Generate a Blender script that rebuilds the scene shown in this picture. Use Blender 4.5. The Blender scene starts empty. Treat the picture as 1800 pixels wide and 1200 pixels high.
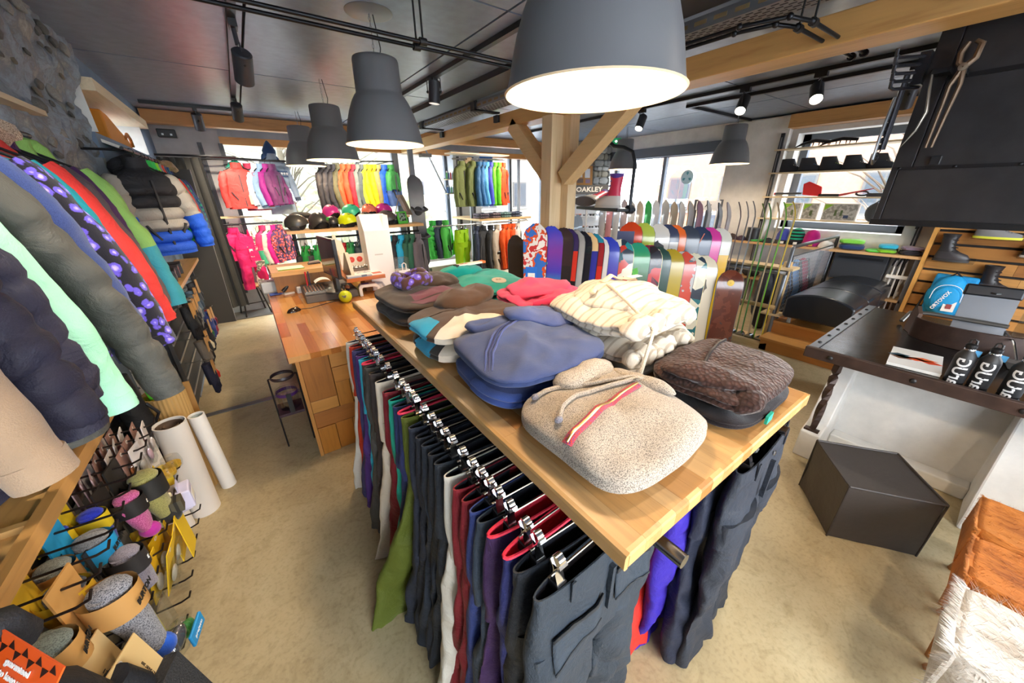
import bpy, bmesh, math, random
from mathutils import Vector, Matrix, Euler, noise
PI = math.pi
sc = bpy.context.scene
COL = sc.collection
random.seed(7)

# ------------------------------------------------------------------ camera
cam_d = bpy.data.cameras.new('camera'); cam = bpy.data.objects.new('camera', cam_d); COL.objects.link(cam)
cam_d.sensor_width = 36.0; cam_d.lens = 36.0 * 619.2 / 1800.0
cam_d.clip_start = 0.02; cam_d.clip_end = 300
TH, YAW, ROLL = 0.40356,0.62057,-0.010794
fw = Vector((math.sin(YAW)*math.cos(TH), math.cos(YAW)*math.cos(TH),-math.sin(TH)))
rt0 = Vector((math.cos(YAW),-math.sin(YAW),0)); up0 = rt0.cross(fw)
rt = rt0*math.cos(ROLL) + up0*math.sin(ROLL); up = up0*math.cos(ROLL) - rt0*math.sin(ROLL)
mw = Matrix((rt, up, -fw)).transposed().to_4x4(); mw.translation = (0,0,1.75)
cam.matrix_world = mw
sc.camera = cam

# ------------------------------------------------------------------ view, world, big lights
sc.view_settings.view_transform = 'Standard'; sc.view_settings.look = 'None'
sc.view_settings.gamma = 1.0; sc.view_settings.use_curve_mapping = False
sc.view_settings.exposure = 0.42
sc.cycles.max_bounces = 8; sc.cycles.diffuse_bounces = 5; sc.cycles.glossy_bounces = 3
sc.cycles.transparent_max_bounces = 12; sc.cycles.sample_clamp_indirect = 6.0
sc.cycles.caustics_reflective = False; sc.cycles.caustics_refractive = False
W = bpy.data.worlds.new('overcast_sky'); sc.world = W; W.use_nodes = True
bgn = W.node_tree.nodes['Background']
bgn.inputs[0].default_value = (0.86,0.93,1.0,1); bgn.inputs[1].default_value = 13.0

def portal(name, loc, rot, sx, sy):
    d = bpy.data.lights.new(name, 'AREA'); d.shape = 'RECTANGLE'; d.size = sx; d.size_y = sy
    d.cycles.is_portal = True
    o = bpy.data.objects.new(name, d); COL.objects.link(o); o.location = loc; o.rotation_euler = rot
portal('window_light_front', (3.1,7.5,1.45),(-PI/2,0,0),6.6,2.5)
portal('window_light_right', (6.85,3.2,1.7),(0, PI/2,0),1.6,4.9)
portal('added_window_light_back', (2.2,-2.12,1.55),(PI/2,0,0),6.4,1.9)  # portal for the added windows behind the camera

def lamp_light(name, kind, loc, energy, color, size=0.05, target=None, angle=60, blend=0.5):
    d = bpy.data.lights.new(name, kind); d.energy = energy; d.color = color
    d.shadow_soft_size = size
    if kind == 'SPOT': d.spot_size = math.radians(angle); d.spot_blend = blend
    o = bpy.data.objects.new(name, d); COL.objects.link(o); o.location = loc
    if target is not None:
        o.rotation_euler = (Vector(target) - Vector(loc)).to_track_quat('-Z', 'Y').to_euler()
    return o
WARM = (1.0,0.80,0.56)

# ------------------------------------------------------------------ materials
def lin(h):
    h = h.lstrip('#'); out = []
    for i in (0,2,4):
        c = int(h[i:i+2],16)/255
        out.append(c/12.92 if c <= 0.04045 else ((c+0.055)/1.055)**2.4)
    return (*out, 1)
MATS = {}
def nodemat(name):
    m = bpy.data.materials.new(name); m.use_nodes = True
    nt = m.node_tree; b = nt.nodes['Principled BSDF']
    return m, nt, b
def N(nt, t, **kw):
    n = nt.nodes.new(t)
    for k, v in kw.items():
        if k.startswith('i_'): n.inputs[k[2:].replace('_', ' ')].default_value = v
        else: setattr(n, k, v)
    return n
def ramp(nt, fac, stops):
    r = nt.nodes.new('ShaderNodeValToRGB'); e = r.color_ramp.elements
    e[0].position, e[0].color = stops[0]; e[1].position, e[1].color = stops[-1]
    for p, c in stops[1:-1]:
        x = e.new(p); x.color = c
    nt.links.new(fac, r.inputs[0]); return r.outputs[0]
def tint(c, f):
    return (min(1, c[0]*f), min(1, c[1]*f), min(1, c[2]*f),1)
def add_bump(nt, b, height, strength, dist=0.01):
    n = nt.nodes.new('ShaderNodeBump'); n.inputs['Strength'].default_value = strength
    n.inputs['Distance'].default_value = dist
    nt.links.new(height, n.inputs['Height']); nt.links.new(n.outputs[0], b.inputs['Normal'])
def coords(nt, scale=(1,1,1), rot=(0,0,0)):
    t = nt.nodes.new('ShaderNodeTexCoord'); mp = nt.nodes.new('ShaderNodeMapping')
    mp.inputs['Scale'].default_value = scale; mp.inputs['Rotation'].default_value = rot
    nt.links.new(t.outputs['Object'], mp.inputs[0]); return mp.outputs[0]

def plain(h, rough=0.5, metal=0.0, bump=0.0, bscale=40, spec=0.5, var=0.0):
    """paint, plastic or metal with an optional fine grain"""
    k = ('plain', h, rough, metal, bump, bscale, spec, var)
    if k in MATS: return MATS[k]
    m, nt, b = nodemat('surface_' + h.strip('#'))
    c = lin(h); b.inputs['Base Color'].default_value = c
    b.inputs['Roughness'].default_value = rough; b.inputs['Metallic'].default_value = metal
    b.inputs['Specular IOR Level'].default_value = spec
    if bump or var:
        n = N(nt, 'ShaderNodeTexNoise', i_Scale=bscale, i_Detail=4.0)
        nt.links.new(coords(nt), n.inputs['Vector'])
        if bump: add_bump(nt, b, n.outputs[0], bump)
        if var:
            nt.links.new(ramp(nt, n.outputs[0],[(0.3, tint(c, 1-var)),(0.7, tint(c, 1+var))]), b.inputs['Base Color'])
    MATS[k] = m; return m
def cloth(h, kind='nylon', h2=None):
    """garment fabrics: nylon, fleece, knit, print, check, melange, floral, camo"""
    k = ('cloth', h, kind, h2)
    if k in MATS: return MATS[k]
    m, nt, b = nodemat('fabric_%s_%s' % (kind, h.strip('#')))
    c = lin(h); c2 = lin(h2) if h2 else tint(c, 0.6)
    b.inputs['Base Color'].default_value = c
    b.inputs['Roughness'].default_value = 0.62 if kind == 'nylon' else 0.9
    b.inputs['Specular IOR Level'].default_value = 0.35 if kind == 'nylon' else 0.12
    b.inputs['Sheen Weight'].default_value = 0.0 if kind == 'nylon' else 0.25
    v = coords(nt)
    n1 = N(nt, 'ShaderNodeTexNoise', i_Scale=9.0, i_Detail=5.0, i_Roughness=0.6, i_Distortion=0.6)
    nt.links.new(v, n1.inputs['Vector'])
    n2 = N(nt, 'ShaderNodeTexNoise', i_Scale=430.0 if kind == 'melange' else 420.0, i_Detail=2.0)
    nt.links.new(v, n2.inputs['Vector'])
    mx = N(nt, 'ShaderNodeMath', operation='MULTIPLY_ADD'); mx.inputs[1].default_value = 0.05 if kind == 'nylon' else 0.5
    nt.links.new(n2.outputs[0], mx.inputs[0]); nt.links.new(n1.outputs[0], mx.inputs[2])
    add_bump(nt, b, mx.outputs[0],0.7 if kind == 'nylon' else 0.4,0.025 if kind == 'nylon' else 0.01)
    col = None
    if kind == 'melange':
        col = ramp(nt, n2.outputs[0],[(0.36, c2),(0.56, c)])
    elif kind == 'fleece':
        col = ramp(nt, n1.outputs[0],[(0.3, tint(c, 0.9)),(0.7, tint(c, 1.08))])
    elif kind in ('print', 'camo', 'floral'):
        vo = N(nt, 'ShaderNodeTexVoronoi' if kind == 'floral' else 'ShaderNodeTexNoise', i_Scale={'print': 30.0, 'camo': 9.0, 'floral': 30.0}[kind])
        if kind == 'floral':
            jit = N(nt, 'ShaderNodeVectorMath', operation='MULTIPLY_ADD'); jit.inputs[1].default_value = (0.05,0.05,0.05); nt.links.new(n1.outputs['Color'], jit.inputs[0]); nt.links.new(v, jit.inputs[2]); nt.links.new(jit.outputs[0], vo.inputs['Vector'])
        else: nt.links.new(v, vo.inputs['Vector'])
        if kind == 'floral':
            col = ramp(nt, vo.outputs['Distance'],[(0.1, lin('#c9b8f0')),(0.28, c2),(0.42, c2),(0.5, c)])
        else:
            r = ramp(nt, vo.outputs[0],[(0.46, c),(0.53, c2)]); col = r
    elif kind == 'check':
        w1 = N(nt, 'ShaderNodeTexWave', i_Scale=7.0, bands_direction='Z'); w2 = N(nt, 'ShaderNodeTexWave', i_Scale=7.0, bands_direction='X')
        nt.links.new(v, w1.inputs[0]); nt.links.new(v, w2.inputs[0])
        a = N(nt, 'ShaderNodeMath', operation='ADD'); nt.links.new(w1.outputs[1], a.inputs[0]); nt.links.new(w2.outputs[1], a.inputs[1])
        h_ = N(nt, 'ShaderNodeMath', operation='MULTIPLY'); h_.inputs[1].default_value = 0.5; nt.links.new(a.outputs[0], h_.inputs[0])
        col = ramp(nt, h_.outputs[0],[(0.2, c),(0.5, tint(c, 0.55)),(0.8, c2)])
    elif kind == 'stripe':
        w1 = N(nt, 'ShaderNodeTexWave', i_Scale=9.5, i_Distortion=0.5, bands_direction='Y'); nt.links.new(v, w1.inputs[0])
        col = ramp(nt, w1.outputs[1],[(0.06, c2),(0.2, c)])
    elif kind == 'hstripe':
        w1 = N(nt, 'ShaderNodeTexWave', i_Scale=8.0, bands_direction='Z'); nt.links.new(v, w1.inputs[0])
        col = ramp(nt, w1.outputs[1],[(0.45, c),(0.55, c2)])
    elif kind == 'quilt':
        vo = N(nt, 'ShaderNodeTexVoronoi', i_Scale=85.0); nt.links.new(v, vo.inputs['Vector'])
        col = ramp(nt, vo.outputs['Distance'],[(0.1, tint(c, 1.6)),(0.6, tint(c, 0.7))])
        add_bump(nt, b, vo.outputs['Distance'],0.5,0.01)
    if col is not None: nt.links.new(col, b.inputs['Base Color'])
    MATS[k] = m; return m
def wood(h, h2=None, axis='Y', scale=1.0, rough=0.45, knots=False):
    k = ('wood', h, h2, axis, scale, rough)
    if k in MATS: return MATS[k]
    m, nt, b = nodemat('timber_' + h.strip('#'))
    c = lin(h); c2 = lin(h2) if h2 else tint(c, 0.7)
    s = {'X': (1.2,16,16), 'Y': (16,1.2,16), 'Z': (16,16,1.2)}[axis]
    v = coords(nt, tuple(q*scale for q in s))
    n1 = N(nt, 'ShaderNodeTexNoise', i_Scale=1.0, i_Detail=6.0, i_Roughness=0.6, i_Distortion=1.2); nt.links.new(v, n1.inputs['Vector'])
    v2 = coords(nt, tuple(q*scale*4 for q in s))
    n2 = N(nt, 'ShaderNodeTexNoise', i_Scale=1.5, i_Detail=3.0); nt.links.new(v2, n2.inputs['Vector'])
    mx = N(nt, 'ShaderNodeMath', operation='MULTIPLY_ADD'); mx.inputs[1].default_value = 0.35
    nt.links.new(n2.outputs[0], mx.inputs[0]); nt.links.new(n1.outputs[0], mx.inputs[2])
    nt.links.new(ramp(nt, mx.outputs[0],[(0.38, c2),(0.62, c),(0.95, tint(c, 1.12))]), b.inputs['Base Color'])
    b.inputs['Roughness'].default_value = rough
    add_bump(nt, b, n2.outputs[0],0.15,0.004)
    MATS[k] = m; return m
def concrete_floor():
    m, nt, b = nodemat('waxed_concrete')
    v = coords(nt)
    n1 = N(nt, 'ShaderNodeTexNoise', i_Scale=1.1, i_Detail=9.0, i_Roughness=0.68, i_Distortion=0.7); nt.links.new(v, n1.inputs['Vector'])
    n2 = N(nt, 'ShaderNodeTexNoise', i_Scale=60.0, i_Detail=5.0); nt.links.new(v, n2.inputs['Vector'])
    n3 = N(nt, 'ShaderNodeTexNoise', i_Scale=7.0, i_Detail=6.0, i_Roughness=0.7, i_Distortion=2.0); nt.links.new(v, n3.inputs['Vector'])
    base = ramp(nt, n1.outputs[0],[(0.3, lin('#a69573')),(0.5, lin('#b6a47e')),(0.7, lin('#c6b792'))])
    pit = ramp(nt, n2.outputs[0],[(0.3, lin('#8f8064')),(0.5, lin('#ffffff'))])
    mix = N(nt, 'ShaderNodeMix', data_type='RGBA', blend_type='MULTIPLY'); mix.inputs['Factor'].default_value = 0.22
    nt.links.new(base, mix.inputs['A']); nt.links.new(pit, mix.inputs['B'])
    vein = ramp(nt, n3.outputs[0],[(0.35, lin('#c8c0ae')),(0.5, lin('#ffffff'))])
    mix2 = N(nt, 'ShaderNodeMix', data_type='RGBA', blend_type='MULTIPLY'); mix2.inputs['Factor'].default_value = 0.35
    nt.links.new(mix.outputs['Result'], mix2.inputs['A']); nt.links.new(vein, mix2.inputs['B'])
    nt.links.new(mix2.outputs['Result'], b.inputs['Base Color'])
    nt.links.new(ramp(nt, n1.outputs[0],[(0.3,(0.42,)*3+(1,)),(0.7,(0.6,)*3+(1,))]), b.inputs['Roughness'])
    add_bump(nt, b, n2.outputs[0],0.12,0.005)
    return m
def plaster(h, rough=0.8, bump=0.25, scale=6):
    k = ('plaster', h, rough, bump)
    if k in MATS: return MATS[k]
    m, nt, b = nodemat('plaster_' + h.strip('#'))
    c = lin(h); v = coords(nt)
    n1 = N(nt, 'ShaderNodeTexNoise', i_Scale=scale, i_Detail=8.0, i_Roughness=0.6); nt.links.new(v, n1.inputs['Vector'])
    nt.links.new(ramp(nt, n1.outputs[0],[(0.3, tint(c, 0.88)),(0.7, tint(c, 1.08))]), b.inputs['Base Color'])
    b.inputs['Roughness'].default_value = rough
    add_bump(nt, b, n1.outputs[0], bump, 0.02)
    MATS[k] = m; return m
def stone_mat(name, cols, scale=5):
    m, nt, b = nodemat(name)
    v = coords(nt)
    n1 = N(nt, 'ShaderNodeTexNoise', i_Scale=scale, i_Detail=10.0, i_Roughness=0.7, i_Distortion=0.4); nt.links.new(v, n1.inputs['Vector'])
    st = [(0.25 + 0.5*i/(len(cols)-1), lin(q)) for i, q in enumerate(cols)]
    nt.links.new(ramp(nt, n1.outputs[0], st), b.inputs['Base Color'])
    b.inputs['Roughness'].default_value = 0.85
    add_bump(nt, b, n1.outputs[0],0.7,0.03)
    return m
def glass_mat(name='window_glass', color=(1,1,1,1), refl=0.08):
    if name in MATS: return MATS[name]
    m = bpy.data.materials.new(name); m.use_nodes = True; nt = m.node_tree; nt.nodes.clear()
    o = N(nt, 'ShaderNodeOutputMaterial'); t = N(nt, 'ShaderNodeBsdfTransparent'); g = N(nt, 'ShaderNodeBsdfGlossy'); mx = N(nt, 'ShaderNodeMixShader')
    t.inputs[0].default_value = color; g.inputs['Roughness'].default_value = 0.02; mx.inputs[0].default_value = refl
    nt.links.new(t.outputs[0], mx.inputs[1]); nt.links.new(g.outputs[0], mx.inputs[2]); nt.links.new(mx.outputs[0], o.inputs[0])
    MATS[name] = m; return m
def glow(h, strength, name):
    if name in MATS: return MATS[name]
    m, nt, b = nodemat(name); b.inputs['Emission Color'].default_value = lin(h); b.inputs['Emission Strength'].default_value = strength
    b.inputs['Base Color'].default_value = lin(h); MATS[name] = m; return m

# ------------------------------------------------------------------ mesh building
class MB:
    def __init__(s): s.v = []; s.f = []; s.mi = []; s.cur = 0; s.T = Matrix.Identity(4)
    def at(s, loc=(0,0,0), rot=(0,0,0), sca=(1,1,1)):
        s.T = Matrix.LocRotScale(Vector(loc), Euler(rot), Vector(sca)); return s
    def mat(s, i): s.cur = i; return s
    def add(s, vs, fs):
        o = len(s.v)
        s.v += [tuple(s.T @ Vector(p)) for p in vs]
        for f in fs: s.f.append(tuple(i+o for i in f)); s.mi.append(s.cur)
        return s
    def box(s, x0, x1, y0, y1, z0, z1):
        vs = [(x, y, z) for z in (z0, z1) for y in (y0, y1) for x in (x0, x1)]
        return s.add(vs, [(0,2,3,1),(4,5,7,6),(0,1,5,4),(2,6,7,3),(0,4,6,2),(1,3,7,5)])
    def cbox(s, c, d): return s.box(c[0]-d[0]/2, c[0]+d[0]/2, c[1]-d[1]/2, c[1]+d[1]/2, c[2]-d[2]/2, c[2]+d[2]/2)
    def rings(s, rs, cap0=True, cap1=True, closed=True):
        n = len(rs[0]); vs = [p for r in rs for p in r]; fs = []
        for i in range(len(rs)-1):
            for j in range(n if closed else n-1):
                k = (j+1) % n
                fs.append((i*n+j, i*n+k, (i+1)*n+k, (i+1)*n+j))
        if cap0: fs.append(tuple(range(n-1,-1,-1)))
        if cap1: fs.append(tuple((len(rs)-1)*n+j for j in range(n)))
        return s.add(vs, fs)
    def lathe(s, prof, n=24, cap0=False, cap1=False):
        return s.rings([[(r*math.cos(2*PI*j/n), r*math.sin(2*PI*j/n), z) for j in range(n)] for r, z in prof], cap0, cap1)
    def tube(s, pts, r, n=8, cap=True, flat=1.0):
        pts = [Vector(p) for p in pts]; rr = r if isinstance(r, (list, tuple)) else [r]*len(pts)
        rs = []; prev = None
        for i, p in enumerate(pts):
            d = (pts[min(i+1, len(pts)-1)] - pts[max(i-1,0)])
            d = d.normalized() if d.length > 1e-9 else Vector((0,0,1))
            if prev is None:
                a = Vector((0,0,1)) if abs(d.z) < 0.9 else Vector((1,0,0))
                u = d.cross(a).normalized()
            else:
                u = prev - d*prev.dot(d); u = u.normalized() if u.length > 1e-6 else d.orthogonal().normalized()
            w = d.cross(u); prev = u
            rs.append([tuple(p + (u*math.cos(2*PI*j/n) + w*math.sin(2*PI*j/n)*flat)*rr[i]) for j in range(n)])
        return s.rings(rs, cap, cap)
    def ell(s, c, r, n=16, m=10, zmin=-1.0):
        rs = []
        a0 = math.asin(max(-1, zmin))
        for i in range(m+1):
            a = a0 + (PI/2-a0)*i/m; q = max(math.cos(a),0.02)
            rs.append([(c[0]+r[0]*q*math.cos(2*PI*j/n), c[1]+r[1]*q*math.sin(2*PI*j/n), c[2]+r[2]*math.sin(a)) for j in range(n)])
        return s.rings(rs)
    def prism(s, poly, t0, t1, axis='y'):
        def P(a, b, t): return {'y': (a, t, b), 'x': (t, a, b), 'z': (a, b, t)}[axis]
        return s.rings([[P(a, b, t0) for a, b in poly],[P(a, b, t1) for a, b in poly]])
    def displace(s, amp, freq, seed=0):
        so = Vector((seed*7.31, seed*3.17, seed*1.7))
        s.v = [tuple(Vector(p) + noise.noise_vector(Vector(p)*freq + so)*amp) for p in s.v]; return s
    def crease(s, amp, freq, seed=0):
        so = Vector((seed*2.3, seed, seed*5.1)); out = []
        for p in s.v:
            a = Vector((p[0]*freq*0.6, p[1]*freq, p[2]*freq*1.2))+so
            out.append((p[0]+amp*(0.35-abs(noise.noise(a))), p[1]+amp*(0.35-abs(noise.noise(a+Vector((9,2,4))))), p[2]+amp*(0.35-abs(noise.noise(a+Vector((1,8,3)))))))
        s.v = out; return s
    def build(s, name, mat, parent=None, smooth=True, bevel=0.0, sub=0, angle=0.7, loc=None, rz=0.0):
        me = bpy.data.meshes.new(name); me.from_pydata(s.v, [], s.f)
        bm = bmesh.new(); bm.from_mesh(me); bmesh.ops.recalc_face_normals(bm, faces=bm.faces); bm.to_mesh(me); bm.free()
        mats = mat if isinstance(mat, (list, tuple)) else [mat]
        for q in mats: me.materials.append(q)
        if len(mats) > 1: me.polygons.foreach_set('material_index', s.mi)
        if smooth:
            me.polygons.foreach_set('use_smooth', [True]*len(me.polygons))
            try: me.set_sharp_from_angle(angle=angle)
            except Exception: pass
        o = bpy.data.objects.new(name, me); COL.objects.link(o)
        if parent is not None: o.parent = parent
        if loc is not None: o.location = loc
        if rz: o.rotation_euler = (0,0, rz)
        if bevel:
            md = o.modifiers.new('edge', 'BEVEL'); md.width = bevel; md.segments = 2; md.limit_method = 'ANGLE'; md.angle_limit = 0.6
        if sub:
            md = o.modifiers.new('smooth', 'SUBSURF'); md.levels = sub; md.render_levels = sub
        return o
def tag(o, label=None, cat=None, group=None, kind=None):
    if label: o['label'] = label
    if cat: o['category'] = cat
    if group: o['group'] = group
    if kind: o['kind'] = kind
    return o
def thing(name, label, cat, loc=(0,0,0), rz=0.0, group=None, rot=None):
    o = bpy.data.objects.new(name, None); COL.objects.link(o); o.empty_display_size = 0.05
    o.location = loc; o.rotation_euler = rot if rot else (0,0, rz)
    return tag(o, label, cat, group)
def struct(o): o['kind'] = 'structure'; return o
def dup(root, loc, rz=None, label=None, group=None, rot=None):
    r = root.copy(); COL.objects.link(r); r.location = loc
    if rz is not None: r.rotation_euler = (0,0, rz)
    if rot is not None: r.rotation_euler = rot
    if label: r['label'] = label
    if group: r['group'] = group
    for ch in list(root.children):
        c = ch.copy(); COL.objects.link(c); c.parent = r
        for g in list(ch.children):
            d = g.copy(); COL.objects.link(d); d.parent = c
    return r
def text(body, size, mat, parent, loc, rot, name='lettering', extrude=0.0006, align='CENTER', sx=1.0, bold=0.0):
    cu = bpy.data.curves.new(name, 'FONT'); cu.body = body; cu.size = size; cu.extrude = extrude; cu.offset = bold
    cu.align_x = align; cu.align_y = 'CENTER'; cu.resolution_u = 2
    cu.materials.append(mat)
    tmp = bpy.data.objects.new(name, cu); me = bpy.data.meshes.new_from_object(tmp); bpy.data.objects.remove(tmp)
    if not me.materials: me.materials.append(mat)
    o = bpy.data.objects.new(name, me); COL.objects.link(o); o.location = loc; o.rotation_euler = rot; o.scale = (sx, 1,1); o['kind'] = 'stuff'
    if parent is not None: o.parent = parent
    return o

BLACK = plain('#1b1b1e', 0.45); DARKSTEEL = plain('#2a2b2f', 0.4,0.7); STEEL = plain('#a9abad', 0.28,1.0); CHROME = plain('#d8d8da', 0.12,1.0)
CHAR = plain('#3d3d40', 0.5,0.0,0.05,80); WHITE = plain('#e9e7e2', 0.5); PAPER = plain('#f0eee8', 0.7)
CLEAR = glass_mat('clear_plastic', (0.93,0.95,0.96,1),0.16)
# ------------------------------------------------------------------ the room
ZC = 2.7
PLW = plaster('#d9d6d1', 0.8,0.2); PLG = plaster('#8d9196', 0.8,0.3); PLB = plaster('#72859c', 0.7,0.35,4)
FRAME = plain('#5a616b', 0.5); CEILM = plain('#7b889c', 0.36,0.0,0.08,14,0.5,0.12)
m = MB().box(-1.3,6.9,-2.3,7.6,-0.12,0.0)
floor = struct(m.build('floor', concrete_floor(), smooth=False))
m = MB().box(-0.95,0.35,3.57,3.63,0.0,0.006)
struct(m.build('trim_1', plain('#7d7f82', 0.4,0.6), smooth=False)); bpy.data.objects['trim_1']['label'] = 'grey metal strip across the concrete floor'
m = MB().box(-0.7,1.9,6.5,6.94,0.0,0.008); o = m.build('entrance_mat', plain('#5d5a52', 0.95,0,0.5,60), smooth=False)
tag(o, 'dark grey mat on the floor under the chair by the front window', 'mat')
m = MB().box(-1.3,6.9,-2.3,7.6, ZC+0.012, ZC+0.15); ceiling = struct(m.build('ceiling', plain('#17181a', 0.9), smooth=False))
pm = {}
for i, x in enumerate([-0.95,0.28,1.5,2.78,4.0,5.25]):
    for j, y in enumerate([-2.2,-0.05,2.1,4.25,6.05]):
        w = [1.22,1.21,1.27,1.21,1.24,1.25][i]; l = [2.14,2.14,2.14,1.79,1.3][j]
        if (w, l) not in pm: pm[(w, l)] = MB().box(0.003, w-0.003,0.003, l-0.003,-0.012,0.012).build('panel', CEILM, ceiling, 0, loc=(x, y, ZC))
        else:
            o = pm[(w, l)].copy(); COL.objects.link(o); o.location = (x, y, ZC)

# left wall: rough stone in front, plaster with a window niche beyond
STONE = stone_mat('rubble_wall', ['#48525f', '#738091', '#98a4b2', '#83878b', '#a8a49c', '#c2cad2'],6)
prof = [(0,-1.02),(1.0,-1.02),(1.9,-1.0),(2.1,-0.92),(2.28,-0.76),(2.45,-0.69),(2.7,-0.66),(2.74,-0.66)]
def wallx(z):
    for (z0, x0),(z1, x1) in zip(prof, prof[1:]):
        if z <= z1: return x0 + (x1-x0)*(z-z0)/(z1-z0)
    return prof[-1][1]
def wallq(y, z):
    k = min(1, max(0,(y-2.55)/0.4)); k = k*k*(3-2*k)*min(1, max(0,(z-1.25)/0.4))
    return wallx(z)*(1-k) + max(wallx(z),-0.735)*k
m = MB(); rows = []
ny, nz = 190,100
for i in range(nz+1):
    z = 2.74*i/nz; r = []
    for j in range(ny+1):
        y = -2.2 + 6.33*j/ny
        p = Vector((0, y, z))
        d = 0.035*noise.noise(p*4.1) + 0.035*noise.noise(p*9.0+Vector((5,2,1))) + 0.03*(0.4-abs(noise.noise(p*16)))
        e = 0.0
        if j == ny: y += 0.05*noise.noise(Vector((z*5,3,1)))
        r.append((wallq(y, z)+d-0.02, y, z))
    rows.append(r)
m.rings(rows, False, False, closed=False)
wl = struct(m.build('wall_left', STONE))
m = MB().box(-1.4,-1.12,-2.3,4.1,0,2.74).box(-1.12,-0.72,4.02,4.1,0,2.0)
struct(m.build('wall_left_core', PLG, wl, 0))
sm = [stone_mat('rubble_stone_%d' % k, c, 9) for k, c in enumerate([['#6a6a68', '#94928c'],['#6f6a5c', '#a09684'],['#5a5a5a', '#84827c'],['#8d8c88', '#b9b6ae']])]
protos = []
for k in range(8):
    q = MB(); q.ell((0,0,0),(0.45,1.0,0.62),12,8); q.displace(0.28,1.3, k+3)
    protos.append(q)
rnd = random.Random(5); placed = []
tries = 0
stp = []
while len(placed) < 170 and tries < 5000:
    tries += 1
    y = rnd.uniform(0.5,4.0); z = rnd.uniform(1.55,2.66); s = rnd.choice([0.025,0.03,0.035,0.045,0.055,0.07])
    if any((y-a)**2 + ((z-b)*1.4)**2 < (0.8*(s+c))**2 for a, b, c in placed): continue
    placed.append((y, z, s)); k = rnd.randrange(8)
    key = (k, k % 4)
    src = next((o for kk, o in stp if kk == key), None)
    if src is None:
        src = protos[k].build('stone', sm[k % 4], wl); stp.append((key, src)); o = src
    else:
        o = src.copy(); COL.objects.link(o)
    o.location = (wallq(y, z)-0.008, y, z); o.scale = (s*0.7, s, s); o.rotation_euler = (rnd.uniform(-0.5,0.5),-0.25,0)
# plaster stretch beyond, with opening y 4.35..6.05, z 1.98..2.46
m = MB()
X0, X1 = -1.12,-0.72
m.box(X0, X1,4.1,7.4,0,2.17).box(X0, X1,4.1,7.4,2.46,2.72).box(X0, X1,6.1,7.4,2.17,2.46)
o = struct(m.build('wall_left_front', PLB, smooth=False))
m = MB().box(-1.3,-1.12,4.1,5.28,1.9,2.5); struct(m.build('niche_back', plaster('#dcd9d3'), o, 0))
m = MB().box(-1.12,-0.70,4.10,4.115,2.17,2.45).box(-1.12,-0.70,6.08,6.098,2.17,2.45); struct(m.build('reveal', plaster('#e4e2dd'), o, 0))
m = MB().box(-1.1,-0.64,4.2,6.2,2.44,2.52); struct(m.build('lintel_board', wood('#e8d6b4', '#d0b88c', 'Y'), o, 0))
m = MB(); m.prism([(-0.8,2.175),(-0.60,2.08),(-0.60,2.06),(-0.8,2.15)],4.2,6.25); struct(m.build('sill', plain('#dcd7cc', 0.6), o, 0))
m = MB().box(-1.11,-1.07,5.28,5.36,2.17,2.45).box(-1.11,-1.07,6.02,6.08,2.17,2.45).box(-1.11,-1.08,4.35,6.05,2.4,2.45)
struct(m.build('window_1', FRAME, smooth=False)); w1 = bpy.data.objects['window_1']
struct(MB().box(-1.105,-1.095,5.3,6.02,2.17,2.4).build('pane', glass_mat(), w1,0))

# front wall with shop windows
Y0, Y1 = 7.3,7.6
m = MB()
m.box(-1.2,-0.05, Y0, Y1,0,2.72).box(-0.05,6.9, Y0, Y1,2.5,2.72).box(-0.05,2.6, Y0, Y1,0,0.4).box(4.3,6.9, Y0, Y1,0,0.45).box(2.6,3.68, Y0, Y1,0,0.42).box(6.3,6.9, Y0, Y1,0.45,2.5)
struct(m.build('wall_front', plaster('#bfc1c3'), smooth=False))
m = MB().box(3.68,4.3,7.12, Y1,0,2.5); struct(m.build('pillar', plaster('#b9bfc6'), bpy.data.objects['wall_front'], smooth=False))
m = MB().box(-0.75,-0.02,6.95,7.3,0,2.66); struct(m.build('return', plaster('#bcbdbd'), bpy.data.objects['wall_front'], smooth=False))
def window(name, x0, x1, z0, z1, y, muls, t=0.06, rail=None):
    m = MB().box(x0, x0+t, y, y+0.08, z0, z1).box(x1-t, x1, y, y+0.08, z0, z1).box(x0, x1, y, y+0.08, z1-t, z1).box(x0, x1, y, y+0.08, z0, z0+t)
    for q in muls: m.box(q-t/2, q+t/2, y, y+0.08, z0, z1)
    w = struct(m.build(name, FRAME, smooth=False))
    ed = [x0]+list(muls)+[x1]
    for a, b in zip(ed, ed[1:]):
        struct(MB().box(a+t/2, b-t/2, y+0.035, y+0.045, z0+t, z1-t).build('pane', glass_mat(), w, 0))
    return w
window('window_2', -0.05,2.6,0.4,2.5,7.4,(1.9,))
window('window_3', 2.6,3.68,0.42,2.5,7.4,())
window('window_4', 4.3,6.3,0.45,2.5,7.4,(5.3,))
o = MB().box(-0.6,6.4,7.24,7.3,2.42,2.52).build('trim_2', wood('#c98d4c', '#a56b33', 'X'), smooth=False); struct(o)
o = MB().box(-0.7,6.5,6.45,6.6,2.54,2.68).build('trim_3', wood('#c4894a', '#9b6532', 'X'), smooth=False); struct(o)
CONC = plaster('#a59f93', 0.8,0.3)
o = MB().box(2.0,3.9,6.35,7.3,0,0.17).box(2.1,3.9,6.7,7.3,0.17,0.36).build('entrance_steps', CONC, smooth=False, bevel=0.01)
tag(o, 'pale concrete double step below the shop window behind the racks', 'steps'); o['kind'] = 'structure'

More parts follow.
